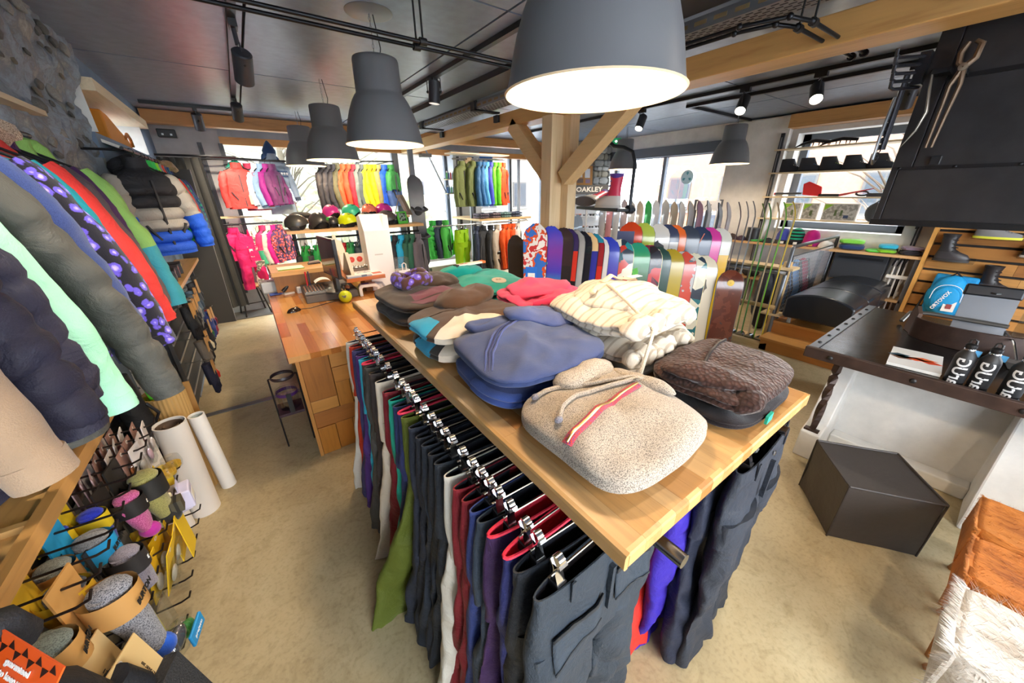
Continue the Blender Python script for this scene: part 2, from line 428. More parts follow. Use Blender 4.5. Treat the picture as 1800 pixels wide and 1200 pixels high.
# right wall, two windows
XR, XO = 6.5,6.9
m = MB().box(XR, XO, -2.3,7.6,2.44,2.72).box(XR, XO, -2.3,0.85,0,2.44).box(XR, XO, 0.85,2.22,0,1.2).box(XR, XO, 2.22,3.12,0,2.44)
m.box(XR, XO, 3.12,5.5,0,0.95).box(XR, XO, 3.12,5.5,2.36,2.44).box(XR, XO, 5.5,7.6,0,2.44)
wr = struct(m.build('wall_right', PLW, smooth=False))
struct(MB().box(6.38,6.5,2.3,3.05,0,2.66).build('pilaster', PLW, wr, 0))
def window_r(name, y0, y1, z0, z1, x, muls, t=0.07):
    m = MB().box(x, x+0.08, y0, y0+t, z0, z1).box(x, x+0.08, y1-t, y1, z0, z1).box(x, x+0.08, y0, y1, z1-t, z1).box(x, x+0.08, y0, y1, z0, z0+t)
    for q in muls: m.box(x, x+0.08, q-t/2, q+t/2, z0, z1)
    w = struct(m.build(name, FRAME, smooth=False)); ed = [y0]+list(muls)+[y1]
    for a, b in zip(ed, ed[1:]):
        struct(MB().box(x+0.035, x+0.045, a+t/2, b-t/2, z0+t, z1-t).build('pane', glass_mat(), w, 0))
    return w
window_r('window_5', 3.12,5.5,0.95,2.36,6.7,(4.35,),0.06)
window_r('window_6', 0.85,2.22,1.2,2.44,6.72,(),0.09)
struct(MB().box(6.46,6.54,3.0,5.7,2.3,2.46).build('trim_4', plain('#565d69', 0.5), smooth=False))
struct(MB().box(6.3,6.5,0.2,2.3,2.5,2.66).build('trim_5', wood('#c4935a', '#9a6a3a', 'Y'), smooth=False))
# back wall behind the camera; its windows are added to let in daylight
m = MB().box(-1.3,6.9,-2.3,-2.0,0,0.6).box(-1.3,6.9,-2.3,-2.0,2.5,2.72).box(-1.3,-0.9,-2.3,-2.0,0.6,2.5).box(2.0,2.3,-2.3,-2.0,0.6,2.5).box(5.3,6.9,-2.3,-2.0,0.6,2.5)
struct(m.build('wall_back', PLW, smooth=False))
window('added_window_7', -0.9,2.0,0.6,2.5,-2.2,(0.55,)); window('added_window_8', 2.3,5.3,0.6,2.5,-2.2,(3.8,))

# stone column in the corner by the right window
m = MB().box(6.0,6.5,5.5,6.1,0,2.7); pil = struct(m.build('stone_column', stone_mat('column_mortar', ['#6b6a68', '#8c8a86'],12), smooth=False))
rnd = random.Random(9); z = 0.02; n = 0
cs = [MB().box(-0.5,0.5,-0.5,0.5,-0.5,0.5) for _ in range(1)]
base = None
while z < 2.62:
    h = rnd.uniform(0.06,0.17); 
    if z+h > 2.68: h = 2.68-z
    for face in (0,1):
        t = 0.0; L = 0.5 if face == 0 else 0.6
        while t < L-0.02:
            w = min(rnd.uniform(0.10,0.30), L-t)
            if base is None or n % 5 == 0:
                q = MB(); q.ell((0,0,0),(0.62,0.62,0.62),10,6); q.v = [tuple(max(-0.48, min(0.48, c)) for c in p) for p in q.v]; q.displace(0.06,2.2, n)
                base = q.build('stone', sm[(n // 5) % 4], pil); o = base
            else:
                o = base.copy(); COL.objects.link(o)
            if face == 0: o.location = (6.0+t+w/2,5.49, z+h/2); o.scale = (w*0.98,0.08, h*0.97)
            else: o.location = (5.99,5.5+t+w/2, z+h/2); o.scale = (0.08, w*0.98, h*0.97)
            t += w; n += 1
    z += h

# timber frame: main beam, double post and two braces
PINE = wood('#d0a263', '#b8854a', 'Y', 0.6); PINEZ = wood('#e3c79c', '#cda874', 'Z', 0.6); PINEX = wood('#dfc094', '#c9a06c', 'Y', 0.6)
beam = struct(MB().box(2.66,2.88,-2.0,7.2,2.42,2.56).build('beam', PINE, smooth=False, bevel=0.006))
beam['label'] = 'long pale timber ceiling beam carried by the post'
t = thing('timber_post', 'pale timber double post with two diagonal braces rising behind the folded fleeces', 'post', (2.72,2.9,0)); t['kind'] = 'structure'
MB().box(-0.12,0.03,0.04,0.19,0,2.42).build('post', PINEZ, t, 0, bevel=0.005)
MB().box(0.03,0.15,-0.06,0.09,0,2.42).build('post', PINEZ, t, 0, bevel=0.005)
def brace(y0, z0, y1, z1, w=0.075):
    d = Vector((y1-y0, z1-z0)).normalized(); n = Vector((-d.y, d.x))*w
    e = d*0.0
    poly = [(y0+n.x, z0+n.y),(y0-n.x, z0-n.y),(y1-n.x, z1-n.y),(y1+n.x, z1+n.y)]
    return MB().prism([(a-2.9, b) for a, b in poly],-0.06,0.08, 'x').build('brace', wood('#dfbc88', '#c89d66', 'Y', 0.6), t, 0, bevel=0.005)
brace(2.86,1.86,2.10,2.44); brace(3.04,1.84,3.72,2.44)
# ------------------------------------------------------------------ ceiling fixtures
LAMPG = plain('#77777a', 0.4,0.1,0.03,60); LAMPIN = plain('#f3e0be', 0.6); BULB = glow('#ffd9a0', 14.0, 'lit_bulb')
def pendant(x, y, zr, label, power, src=[None]):
    if src[0] is None:
        t = thing('pendant_lamp', label, 'lamp', (x, y, zr), group='grey pendant lamps')
        out = [(0.118,0.445),(0.126,0.442),(0.130,0.43),(0.134,0.272),(0.139,0.262),(0.146,0.256),(0.166,0.225),(0.190,0.172),(0.208,0.118),(0.220,0.065),(0.229,0.02),(0.236,0.0),(0.240,0.0)]
        MB().lathe([(0.003,0.446)]+out, 48).build('lamp_shade', LAMPG, t, angle=0.9)
        MB().lathe([(0.240,0.0),(0.236,-0.004),(0.230,0.002),(0.222,0.03),(0.210,0.08),(0.194,0.14),(0.168,0.2),(0.14,0.24),(0.122,0.26),(0.118,0.42),(0.003,0.43)],48).build('lining', LAMPIN, t, angle=0.9)
        b = MB().ell((0,0,0.17),(0.032,0.032,0.04),14,8).build('bulb', BULB, t)
        MB().lathe([(0.02,0.2),(0.022,0.3),(0.012,0.43)],12).build('socket', WHITE, t)
        h = ZC - zr
        MB().lathe([(0.003, h-0.058),(0.118, h-0.058),(0.13, h-0.054),(0.135, h-0.005),(0.135, h)],40, False, True).build('canopy', LAMPG, t)
        q = MB(); z = 0.45; k = 0
        while z < h-0.06:
            a = PI/2 if k % 2 else 0
            ring = [(0.006*math.cos(u)*math.cos(a),0.006*math.cos(u)*math.sin(a), z+0.012+0.013*math.sin(u)) for u in [2*PI*i/8 for i in range(9)]]
            q.tube(ring, 0.0016,5, False); z += 0.021; k += 1
        q.build('chain', plain('#9b9da0', 0.3,1.0), t)
        MB().tube([(0.03,0,0.44),(0.045,0.01,(h+0.3)/2),(0.02,0, h-0.05)],0.003,6).build('cord', BLACK, t)
        src[0] = t
    else:
        dup(src[0],(x, y, zr), label=label)
    lamp_light('pendant_light', 'POINT', (x, y, zr+0.10), power, WARM, 0.05)
pendant(0.85,0.80,1.99, 'huge grey metal pendant lamp hanging right above the folded fleeces', 18)
pendant(0.85,2.55,2.03, 'grey bell-shaped pendant lamp over the middle of the wooden counter', 30)
pendant(0.84,4.10,2.04, 'grey pendant lamp second from the front window over the counter', 30)
pendant(0.83,5.75,2.08, 'smallest looking grey pendant lamp by the front window with the street bank behind', 30)
pendant(5.36,2.54,2.05, 'grey pendant lamp in front of the white pilaster near the shelved window', 30)
pendant(5.42,4.29,2.07, 'grey pendant lamp hanging behind the chairlift seat with the snowboard boots', 30)
pendant(0.85,-1.0,2.0, 'grey pendant lamp added behind the camera over the aisle for fill light', 30)  # added lamp, out of view, for more fill light

TRK = plain('#26272b', 0.4,0.3); SPOTM = plain('#43444a', 0.42,0.2); SPOTLIT = glow('#fff1d8', 25.0, 'spot_lens')
def track(x0, x1, y0, y1, label):
    o = MB().box(x0, x1, y0, y1,2.655, ZC-0.013).build('ceiling_track', TRK, smooth=False)
    tag(o, label, 'track'); return o
track(0.19,0.23,1.2,5.98, 'black ceiling track carrying the spotlight above the aisle by the jackets')
track(-0.62,0.19,5.94,5.98, 'short black ceiling track crossing to the stone wall by the front window')
track(1.61,1.65,-1.6,6.4, 'long black ceiling track between the grey lamps and the timber beam')
track(4.28,4.32,-1.5,5.6, 'black ceiling track right of the timber beam with the lit spotlights')
track(4.68,4.72,-1.4,2.86, 'second black ceiling track close to the black steel hood')
track(4.72,6.38,2.82,2.86, 'black ceiling track running across to the white pilaster')
def spot(x, y, z, aim, label, lit=True, power=45, angle=70, ry=0.0):
    """housing with yoke; z is the middle of the can"""
    t = thing('track_spotlight', label, 'spotlight', (x, y, z), group='black ceiling track spotlights')
    d = (Vector(aim) - Vector((x, y, z))).normalized(); q = d.to_track_quat('-Z', 'X').to_matrix().to_4x4()
    m = MB(); m.T = q
    m.lathe([(0.003,0.085),(0.042,0.085),(0.05,0.078),(0.05,-0.085),(0.046,-0.088),(0.044,-0.06),(0.003,-0.06)],24)
    m.build('housing', SPOTM, t)
    m = MB(); m.T = q; m.lathe([(0.043,-0.07),(0.003,-0.071)],20); m.build('lens', SPOTLIT if lit else plain('#c8c8c8', 0.2), t)
    h = 2.655 - z; s = (q @ Vector((1,0,0))); s.z = 0; s = s.normalized()*0.058
    m = MB(); m.tube([tuple(s), tuple(s*1.0 + Vector((0,0,0.10))), tuple(-s + Vector((0,0,0.10))), tuple(-s)],0.005,6)
    m.tube([(0,0,0.10),(0,0, h)],0.012,8); m.build('yoke', SPOTM, t)
    for e in (s, -s): MB().ell(tuple(e),(0.012,0.012,0.012),8,6).build('knob', BLACK, t)
    MB().box(-0.02,0.02,-0.045,0.045, h-0.035, h).build('adapter', BLACK, t, 0)
    if lit: lamp_light('spot_light', 'SPOT', tuple(Vector((x, y, z)) + d*0.09), power, (1.0,0.86,0.68),0.03, aim, angle, 0.6)
spot(0.21,3.0,2.44,(0.0,4.9,0.6), 'big black spotlight above the aisle beside the stone wall, seen from behind')
spot(1.63,3.42,2.56,(1.5,3.5,0.9), 'black spotlight with lit lens between the grey lamp and the timber beam')
spot(-0.16,5.96,2.52,(-0.2,6.6,1.0), 'small black spotlight on the short track over the coral jackets')
spot(4.30,2.02,2.52,(2.6,1.6,0.6), 'black spotlight pointing down beside the lamp by the white pilaster')
spot(4.30,1.42,2.51,(2.3,0.4,0.3), 'brightly lit black spotlight near the hood above the shelved window')
spot(4.30,3.2,2.52,(3.3,3.0,0.9), 'black spotlight behind the right brace over the snowboards')
spot(4.30,5.5,2.57,(3.2,5.6,1.0), 'black spotlight left of the post over the green and blue jackets')
spot(0.21,1.4,2.44,(-0.75,1.7,1.2), 'black spotlight added above the camera to brighten the adult jackets', power=45)  # added fill spot, out of view overhead
spot(1.63,0.2,2.44,(0.9,0.7,1.0), 'black spotlight added to brighten the near end of the fleece table', power=30)  # added spot: extra fill on the table from out of view
spot(1.63,-0.9,2.44,(1.8,-0.2,0.3), 'black spotlight added behind the camera to brighten the floor', power=45)  # added spot: more ambient light from behind the camera
spot(4.30,-0.9,2.44,(6.2,-0.3,1.2), 'black spotlight added to brighten the timber slats with boots', power=45)  # added spot outside the view, brightens the slats
spot(1.63,5.25,2.54,(1.6,6.3,1.6), 'black spotlight aiming at the bright jackets in the front window', power=130, angle=85)
spot(0.21,5.2,2.54,(0.1,6.5,1.3), 'black spotlight added at the end of the aisle track to brighten the coral jackets', power=110, angle=80)  # added to lift the backlit coral jackets
spot(4.30,4.55,2.54,(3.5,5.8,1.5), 'black spotlight added to brighten the jackets beside the post', power=120, angle=85)  # added spot, lifts the dark jackets near the front window
spot(4.70,0.9,2.44,(5.6,1.1,0.6), 'black spotlight aiming at the black padded bench', power=40)

# two pipes with elbows, hung from the ceiling
def pipe(pts, label):
    t = thing('ceiling_pipe', label, 'pipe', (0,0,0), group='black ceiling pipes')
    MB().tube(pts, 0.009,12).build('pipe', DARKSTEEL, t)
    for p in pts[1:-1]: MB().ell(p, (0.015,0.015,0.015),10,6).build('elbow', DARKSTEEL, t)
    e = MB(); a = Vector(pts[-1]); e.tube([a - Vector((0.015,0,0)), a + Vector((0.005,0,0))],0.02,12); e.build('end_flange', DARKSTEEL, t)
    for i, (x, y, z) in enumerate([(0.95, pts[0][1],2.45),(pts[-2][0]+0.02, pts[-2][1],2.45),(-0.2, pts[0][1],2.45)]):
        MB().tube([(x, y, z),(x, y, ZC)],0.005,6).tube([(x-0.018, y, z),(x+0.018, y, z)],0.018,10).build('hanger_rod', BLACK, t)
pipe([(-0.6,2.08,2.45),(2.0,2.08,2.45),(2.08,2.0,2.45),(2.11,1.08,2.45),(2.18,0.9,2.45),(2.32,0.86,2.45),(3.085,0.84,2.45)], 'upper of the two black pipes crossing the ceiling past the big lamp')
pipe([(-0.6,2.16,2.45),(2.05,2.16,2.45),(2.15,2.06,2.45),(2.17,1.13,2.45),(2.22,0.97,2.45),(2.34,0.925,2.45),(3.11,0.90,2.45)], 'lower of the two black pipes crossing the ceiling past the big lamp')
# perforated cable tray along the beam
t = thing('cable_tray', 'grey perforated metal cable tray under the ceiling beside the timber beam', 'cable tray', (2.45,0,2.58))
MB().box(-0.10,0.10,-1.9,7.0,0,0.004).box(-0.104,-0.10,-1.9,7.0,0,0.06).box(0.10,0.104,-1.9,7.0,0,0.06).build('tray', plain('#8f949b', 0.4,0.6), t, 0)
q = MB()
for j in range(7):
    for i in range(150):
        y = -1.8 + i*0.058 + (0.029 if j % 2 else 0); x = -0.08 + j*0.0265
        q.box(x-0.005, x+0.005, y, y+0.034,-0.0015,0.0)
tag(q.build('slot', plain('#3a3c42', 0.7), t, 0), kind='stuff')
q = MB()
for i in range(80): y = -1.8+i*0.11; q.box(-0.1055,-0.104, y, y+0.07,0.02,0.04)
tag(q.build('side_slot', plain('#8d7a58', 0.7), t, 0), kind='stuff')
for y in (-1.0,0.45,3.95,5.4):
    m = MB().box(-0.12,0.21, y-0.04, y+0.04,-0.015,0.0).box(-0.13,-0.09, y-0.04, y+0.04,-0.015,0.10).box(0.17,0.205, y-0.04, y+0.04,-0.10,-0.03); m.build('bracket', plain('#2c2d30', 0.5,0.3), t, 0)
o = MB().box(2.0,2.3,-1.9,7.0,2.64,2.69).build('ceiling_duct', plain('#232428', 0.5), smooth=False); tag(o, 'flat black duct along the ceiling next to the cable tray', 'duct')
# small ceiling items
t = thing('junction_box', 'small black box at the ceiling corner over the curtain', 'box', (-0.52,6.55,2.44))
MB().box(-0.09,0.09,-0.05,0.05,-0.04,0.05).build('body', BLACK, t, 0, bevel=0.01)
MB().box(-0.05,-0.03,-0.053,-0.05,-0.02,0.0).box(0.03,0.05,-0.053,-0.05,-0.02,0.0).build('terminal', STEEL, t, 0)
t = thing('exit_sign', 'green emergency exit sign with running figure and arrow above the lamp by the right window', 'sign', (5.35,4.55,2.5))
MB().box(-0.17,0.17,-0.02,0.02,-0.05,0.05).build('body', glow('#12a05a', 0.35, 'exit_green'), t, 0)
bpy.data.objects['exit_sign'].rotation_euler = (0,0,-0.75)
wm = glow('#f4fff8', 0.8, 'exit_white')
q = MB(); q.prism([(-0.015,0.01),(0.015,0.01),(0.015,-0.005),(0.03,-0.005),(0,-0.035),(-0.03,-0.005),(-0.015,-0.005)],-0.023,-0.02, 'y'); 
q.v = [(x+0.09, y, z+0.012) for x, y, z in q.v]; q.build('arrow', wm, t, 0)
q = MB(); q.box(-0.13,-0.05,-0.023,-0.02,-0.04,0.04); q.build('doorway_sign', wm, t, 0)
q = MB(); q.prism([(-0.1,0.035),(-0.085,0.035),(-0.085,0.022),(-0.065,0.01),(-0.082,0.012),(-0.085,-0.004),(-0.07,-0.02),(-0.075,-0.035),(-0.083,-0.035),(-0.08,-0.02),(-0.095,-0.008),(-0.11,-0.032),(-0.118,-0.03),(-0.104,0.0),(-0.103,0.015),(-0.115,0.0),(-0.12,0.005),(-0.108,0.024)],-0.026,-0.023, 'y'); q.build('figure', glow('#12a05a', 0.35, 'exit_green'), t, 0)
MB().tube([(-0.1,0,0.05),(-0.1,0,0.187)],0.004,6).tube([(0.1,0,0.05),(0.1,0,0.187)],0.004,6).build('hanger', BLACK, t)
# ------------------------------------------------------------------ fleece table with two trouser rails
TX0, TX1, TY0, TY1, TZ = 0.42,1.315,0.24,2.21,1.15
BUTCHER = ['#b98850', '#c4965c', '#ad7a40', '#b5834a', '#c89f6a', '#a36f38', '#bd9058']
t = thing('display_table', 'long butcher block display table with trouser rails underneath, piled with folded fleeces', 'table', ((TX0+TX1)/2,(TY0+TY1)/2,0))
rnd = random.Random(3); W2, L2 = (TX1-TX0)/2,(TY1-TY0)/2
x = -W2; k = 0
bm_m = [wood(c, None, 'Y', 0.8,0.38) for c in BUTCHER]
while x < W2-0.001:
    w = min(0.047, W2-x); y = -L2
    while y < L2-0.001:
        l = min(rnd.uniform(0.28,0.75), L2-y)
        if L2-y-l < 0.12: l = L2-y
        MB().box(x, x+w-0.0004, y, y+l-0.0004, TZ-0.042, TZ).build('stave', bm_m[rnd.randrange(7)], t, 0)
        y += l
    x += w
# rounded edge strips
EDGE = wood('#c0965e', '#a97e48', 'Y', 0.8,0.38)
m = MB(); prof = [(0,-0.042),(-0.008,-0.042),(-0.012,-0.036),(-0.012,-0.008),(-0.009,-0.002),(0,0.0)]
m.prism([(-W2+a, TZ+b) for a, b in prof],-L2-0.01, L2+0.01); m.build('edge_strip', EDGE, t, 0)
m = MB(); m.prism([(W2-a, TZ+b) for a, b in prof],-L2-0.01, L2+0.01); m.build('edge_strip', EDGE, t, 0)
EDGX = wood('#c69c64', '#b0854e', 'X', 0.8,0.38)
for k in range(18):
    x = -W2+k*2*W2/18
    m = MB(); m.prism([(-L2+a*0.9, TZ+b) for a, b in prof], x, x+2*W2/18-0.0005, 'x'); m.build('end_block', [EDGX, bm_m[k % 7]][k % 2], t, 0)
MB().prism([(L2-a, TZ+b) for a, b in prof],-W2, W2, 'x').build('edge_strip', EDGX, t, 0)
RX0, RX1, RZ = 0.60,1.27,1.055
for rx in (0.56,1.21):
    MB().tube([(rx-(TX0+TX1)/2,-L2+0.02 - (0.07 if rx < 1 else 0.03), RZ),(rx-(TX0+TX1)/2, L2-0.05, RZ)],0.016,14).build('rail', plain('#8b8d92', 0.25,1.0), t)
    for yy in (-L2+0.25, L2-0.25):
        MB().tube([(rx-(TX0+TX1)/2, yy, RZ),(rx-(TX0+TX1)/2, yy, TZ-0.04)],0.009,8).build('rail_bracket', DARKSTEEL, t)
for sx in (-0.05,0.05):
    for sy in (-0.75,0.75):
        MB().box(sx-0.02, sx+0.02, sy-0.02, sy+0.02,0, TZ-0.042).build('leg', DARKSTEEL, t, 0)
MB().box(-0.3,0.3,-0.8,0.8, TZ-0.06, TZ-0.042).build('frame', DARKSTEEL, t, 0)
# ------------------------------------------------------------------ garments on hangers
def wrinkle(p, s, amp, f, fz):
    q = Vector((p[0]*f+s*3.1, p[1]*f+s*1.7, p[2]*fz+s*0.9))
    return amp*noise.noise(q) + 0.9*amp*(0.35-abs(noise.noise(q*1.3+Vector((3,1,7))))) + 0.3*amp*noise.noise(q*3.1)
def clip_hanger(t, w, rise, side=1):
    h = MB().tube([(-w, 0,0.035),(w, 0,0.035)],0.0028,6)
    hook = [(0,0,0.035),(0,0, rise-0.03)] + [(0,0.0,0)]*0
    h.tube(hook, 0.0028,6)
    h.tube([(0.021*math.cos(a),0, rise-0.021+0.021*math.sin(a)) for a in [(-0.5+0.2*i)*PI for i in range(8)]],0.0028,6)
    hg = h.build('hanger', plain('#9b9284', 0.25,1.0), t)
    for x in (-w+0.02, w-0.02):
        c = MB(); c.prism([(-0.016,0.058),(-0.005,0.05),(-0.003,0.03),(-0.012,0.004),(-0.009,0.0),(0.009,0.0),(0.012,0.004),(0.003,0.03),(0.005,0.05),(0.016,0.058),(0.012,0.066),(0.0,0.045),(-0.012,0.066)], x-0.011, x+0.011, 'x')
        c.tube([(x-0.008,0,0.066),(x+0.008,0,0.066)],0.013,10)
        c.build('clip', CHROME, hg)
        MB().box(x-0.013, x+0.013,-0.014,0.014,-0.022,0.006).build('grip', BLACK, hg, 0)
def trousers(name, label, loc, rz, col, trim=None, length=1.0, w=0.205, seed=0, splay=0.1, thick=0.03, kind='nylon', rise=0.055, group=None, inner='#1e2029', fwd=0.0, knee=0.0):
    t = thing(name, label, 'trousers', loc, rz, group)
    n = 36; zc = -0.27; mt = cloth(col, kind)
    def ring(z, a, b, cx=0.0, cy=0.0, k=n, p=2.6, s=0.0, amp=0.0):
        r = []
        for j in range(k):
            u = 2*PI*j/k; c, d = math.cos(u), math.sin(u)
            x = cx + a*math.copysign(abs(c)**(2/p), c); y = cy + b*math.copysign(abs(d)**(2/p), d)
            if amp:
                dv = wrinkle((x, y, z), s, amp, 9.0,4.5)
                y += dv; x += 0.5*wrinkle((y, x, z), s+5, amp, 8.0,5.0)
            r.append((x, y, z))
        return r
    rs = []
    for i in range(15):
        f = i/14; z = -zc*0+ (zc-0.03)*f
        rs.append(ring(z, w*(1+0.10*math.sin(f*PI*0.6)), thick*(1+0.75*f), s=seed, amp=0.006+0.022*f))
    body = MB().rings(rs, False, True)
    for sg in (-1,1):
        lr = []; k = 28; m_ = 26
        for i in range(m_+1):
            f = i/m_; z = zc+0.07-(length+zc+0.07)*f
            cx = sg*(w*0.53 + splay*max(0, f-0.1)*(1.25 if sg < 0 else 0.5)) + (knee*math.exp(-((f-0.40)/0.22)**2) if sg > 0 else 0); a = w*0.51*(1-0.10*f) ; b = thick*(1.45+0.5*math.sin(f*5+seed))
            lr.append(ring(z, a, b, cx, fwd*f*f + 0.02*math.sin(seed*2+sg+f*3)*f, k, 2.4, seed+sg*2,0.035*min(1, f*2+0.3)))
        body.rings(lr, True, True)
    body.build('fabric', mt, t, angle=1.2)
    ins = MB().rings([ring(0.0, w*0.985, thick*0.86), ring(-0.06, w*0.97, thick*0.7), ring(-0.12, w*0.9, thick*0.3)], False, True)
    ins.build('lining', cloth(trim or inner, 'nylon'), t)
    band = MB().rings([ring(-0.045, w*1.012, thick*1.22), ring(0.002, w*1.008, thick*1.06), ring(0.002, w*0.985, thick*0.9), ring(-0.02, w*0.98, thick*0.85)], False, False)
    band.build('waistband', mt, t)
    if trim: MB().tube(ring(0.004, w*0.998, thick*0.98)+ring(0.004, w*0.998, thick*0.98)[:1],0.0045,6, False).build('piping', cloth(trim), t)
    # fly, button and belt loops
    f = MB().box(-0.006,0.006,-thick*1.75,-thick*1.2,-0.2,-0.05); f.build('fly', cloth(col, kind), t, 0)
    l = MB()
    for x in (-w*0.6, w*0.6): MB().box(x-0.006, x+0.006,-thick*1.27,-thick*1.1,-0.055,0.004).build('belt_loop', mt, t, 0)
    MB().at((0.0,-thick*1.3,-0.022),(PI/2,0,0)).lathe([(0.003,0.004),(0.008,0.003),(0.009,0)],12).build('button', STEEL, t)
    clip_hanger(t, w*0.8, rise)
    return t
GT = 'snow trousers on the left rail of the table'
NAVY = '#26324a'; INK = '#23252c'
LR = [  # y, colour, trim, length, splay, label
 (0.345, '#27303a', None, 0.98,0.03, 'dark slate trousers with flap pockets hanging first at the near table corner'),
 (0.40, '#1c2129', None, 0.97,0.05, 'near black trousers hanging just behind the dark slate pair with flap pockets'),
 (0.455, '#2a2f66', '#e02c44', 0.98,0.07, 'royal navy trousers with red piped waistband at the near end of the rail'),
 (0.505, '#3f2550', '#e02c44', 0.96,0.08, 'purple trousers with red piped waistband behind the royal navy pair'),
 (0.555, '#333e4b', None, 0.94,0.08, 'small slate grey waisted trousers behind the purple pair'),
 (0.60, '#31407a', None, 0.98,0.08, 'blue trousers with open waist beside the two dark red pairs'),
 (0.645, '#7a1a26', None, 0.94,0.08, 'dark red trousers directly behind the blue pair'),
 (0.685, '#801c28', None, 0.96,0.08, 'dark red trousers directly in front of the cream pair'),
 (0.74, '#d8d2c4', None, 0.99,0.12, 'cream white trousers nearest to the camera of the three pale pairs'),
 (0.81, '#242a33', None, 0.97,0.10, 'charcoal trousers directly behind the nearest cream pair'),
 (0.86, '#1f242d', None, 0.97,0.10, 'black trousers second behind the nearest cream pair'),
 (0.91, '#232a35', None, 0.97,0.11, 'dark navy trousers third behind the nearest cream pair'),
 (0.96, '#20242e', None, 0.97,0.11, 'black trousers fourth behind the nearest cream pair'),
 (1.02, '#262c3a', None, 0.98,0.13, 'dark navy trousers directly in front of the olive green pair'),
 (1.09, '#5a6420', None, 1.0,0.24, 'olive green trousers flaring out into the aisle'),
 (1.14, '#2b3464', '#d93050', 0.96,0.08, 'navy blue trousers with pink trim behind the olive pair'),
 (1.185, '#28345e', None, 0.96,0.08, 'navy blue trousers between the pink trimmed and the teal pair'),
 (1.24, '#1f9f88', None, 0.96,0.09, 'bright teal green trousers between navy and dark red pairs'),
 (1.31, '#7d1e2a', None, 0.98,0.10, 'dark red trousers between the teal pair and the middle cream pair'),
 (1.42, '#e0d2bd', None, 0.99,0.13, 'creamy beige trousers in the middle of the rail'),
 (1.52, '#3a3130', None, 0.94,0.10, 'dark brown trousers behind the beige pair'),
 (1.58, '#4a4743', None, 0.96,0.11, 'grey brown trousers behind the dark brown pair'),
 (1.64, '#443c3a', '#d93050', 0.92,0.07, 'brown grey trousers with pink waist lining'),
 (1.70, '#35b0d0', None, 0.8,0.05, 'sky blue trousers between brown grey and purple pairs'),
 (1.75, '#4b2a6e', None, 0.93,0.10, 'violet trousers in front of the slate violet pair'),
 (1.82, '#3f3d6b', None, 0.95,0.10, 'slate violet trousers in front of the orange red pair'),
 (1.89, '#c33a22', None, 0.98,0.09, 'orange red trousers beside the last cream pair'),
 (1.96, '#d9d4c8', None, 0.99,0.11, 'cream white trousers last on the rail next to the wooden counter'),
]
for i, (y, c, tr, L, sp, lb) in enumerate(LR):
    trousers('snow_trousers', lb, (0.505, y, 0.998), random.Random(i).uniform(-0.05,0.05), c, tr, L, 0.215, i*1.37, sp, 0.022, group=GT, rise=0.075)
GR = 'snow trousers on the right rail of the table'
for i, (y, c, L, sp, lb, x) in enumerate([
 (0.27, '#252b36', 0.98,0.0, 'dark navy trousers with kicked out knee hanging first at the right table corner', 1.19),
 (0.33, '#22283a', 0.98,0.02, 'black navy trousers second at the right table corner', 1.17),
 (0.39, '#33239a', 0.99,0.02, 'violet blue trousers beside the red pair at the right table corner', 1.11),
 (0.45, '#d33027', 0.96,0.03, 'bright red trousers on the right rail', 1.03),
 (0.53, '#20242c', 0.98,0.03, 'black trousers behind the bright red pair', 1.12),
 (0.62, '#2a2e38', 0.98,0.03, 'charcoal trousers deeper in on the right rail', 1.14),
 (0.75, '#3c4048', 0.98,0.03, 'grey trousers far in on the right rail', 1.14),
 (0.9, '#21252c', 0.98,0.03, 'black trousers far in on the right rail behind grey', 1.14)]):
    trousers('snow_trousers', lb, (x, y, 0.998),0.06, c, None, L, 0.215,40+i*1.9, sp, 0.024, group=GR, rise=0.075, knee=0.17 if i == 0 else 0.05)
# flap pockets and zip on the first pair
ft = [o for o in bpy.data.objects if o.get('label', '').startswith('dark slate trousers')][0]
MP = cloth('#2b3540', 'nylon')
fab = [o for o in ft.children if o.name.startswith('fabric')][0]
def on_fabric(name, c4, mat, off):
    m = MB(); k = 12; m.rings([[tuple(Vector(c4[0]).lerp(Vector(c4[1]), j/k).lerp(Vector(c4[3]).lerp(Vector(c4[2]), j/k), i/k)) for j in range(k+1)] for i in range(k+1)], False, False, closed=False)
    o = m.build(name, mat, ft); md = o.modifiers.new('lie_on', 'SHRINKWRAP'); md.target = fab; md.wrap_method = 'NEAREST_SURFACEPOINT'; md.wrap_mode = 'ABOVE_SURFACE'; md.offset = off
    md = o.modifiers.new('thickness', 'SOLIDIFY'); md.thickness = 0.003; md.offset = 1
for x0, x1, z0, z1 in ((-0.185,-0.03,-0.14,-0.115),(0.03,0.17,-0.10,-0.13)):
    on_fabric('pocket_flap', [(x0,-0.05, z0-0.10),(x1,-0.05, z1-0.085),(x1,-0.05, z1),(x0,-0.05, z0)], MP, 0.003)
    on_fabric('pocket_welt', [(x0,-0.05, z0-0.008),(x1,-0.05, z1-0.008),(x1,-0.05, z1+0.002),(x0,-0.05, z0+0.002)], plain('#14171b', 0.8),0.006)
    on_fabric('seam', [(x0,-0.05, z0-0.106),(x1,-0.05, z1-0.091),(x1,-0.05, z1-0.085),(x0,-0.05, z0-0.10)], plain('#1b2026', 0.8),0.005)
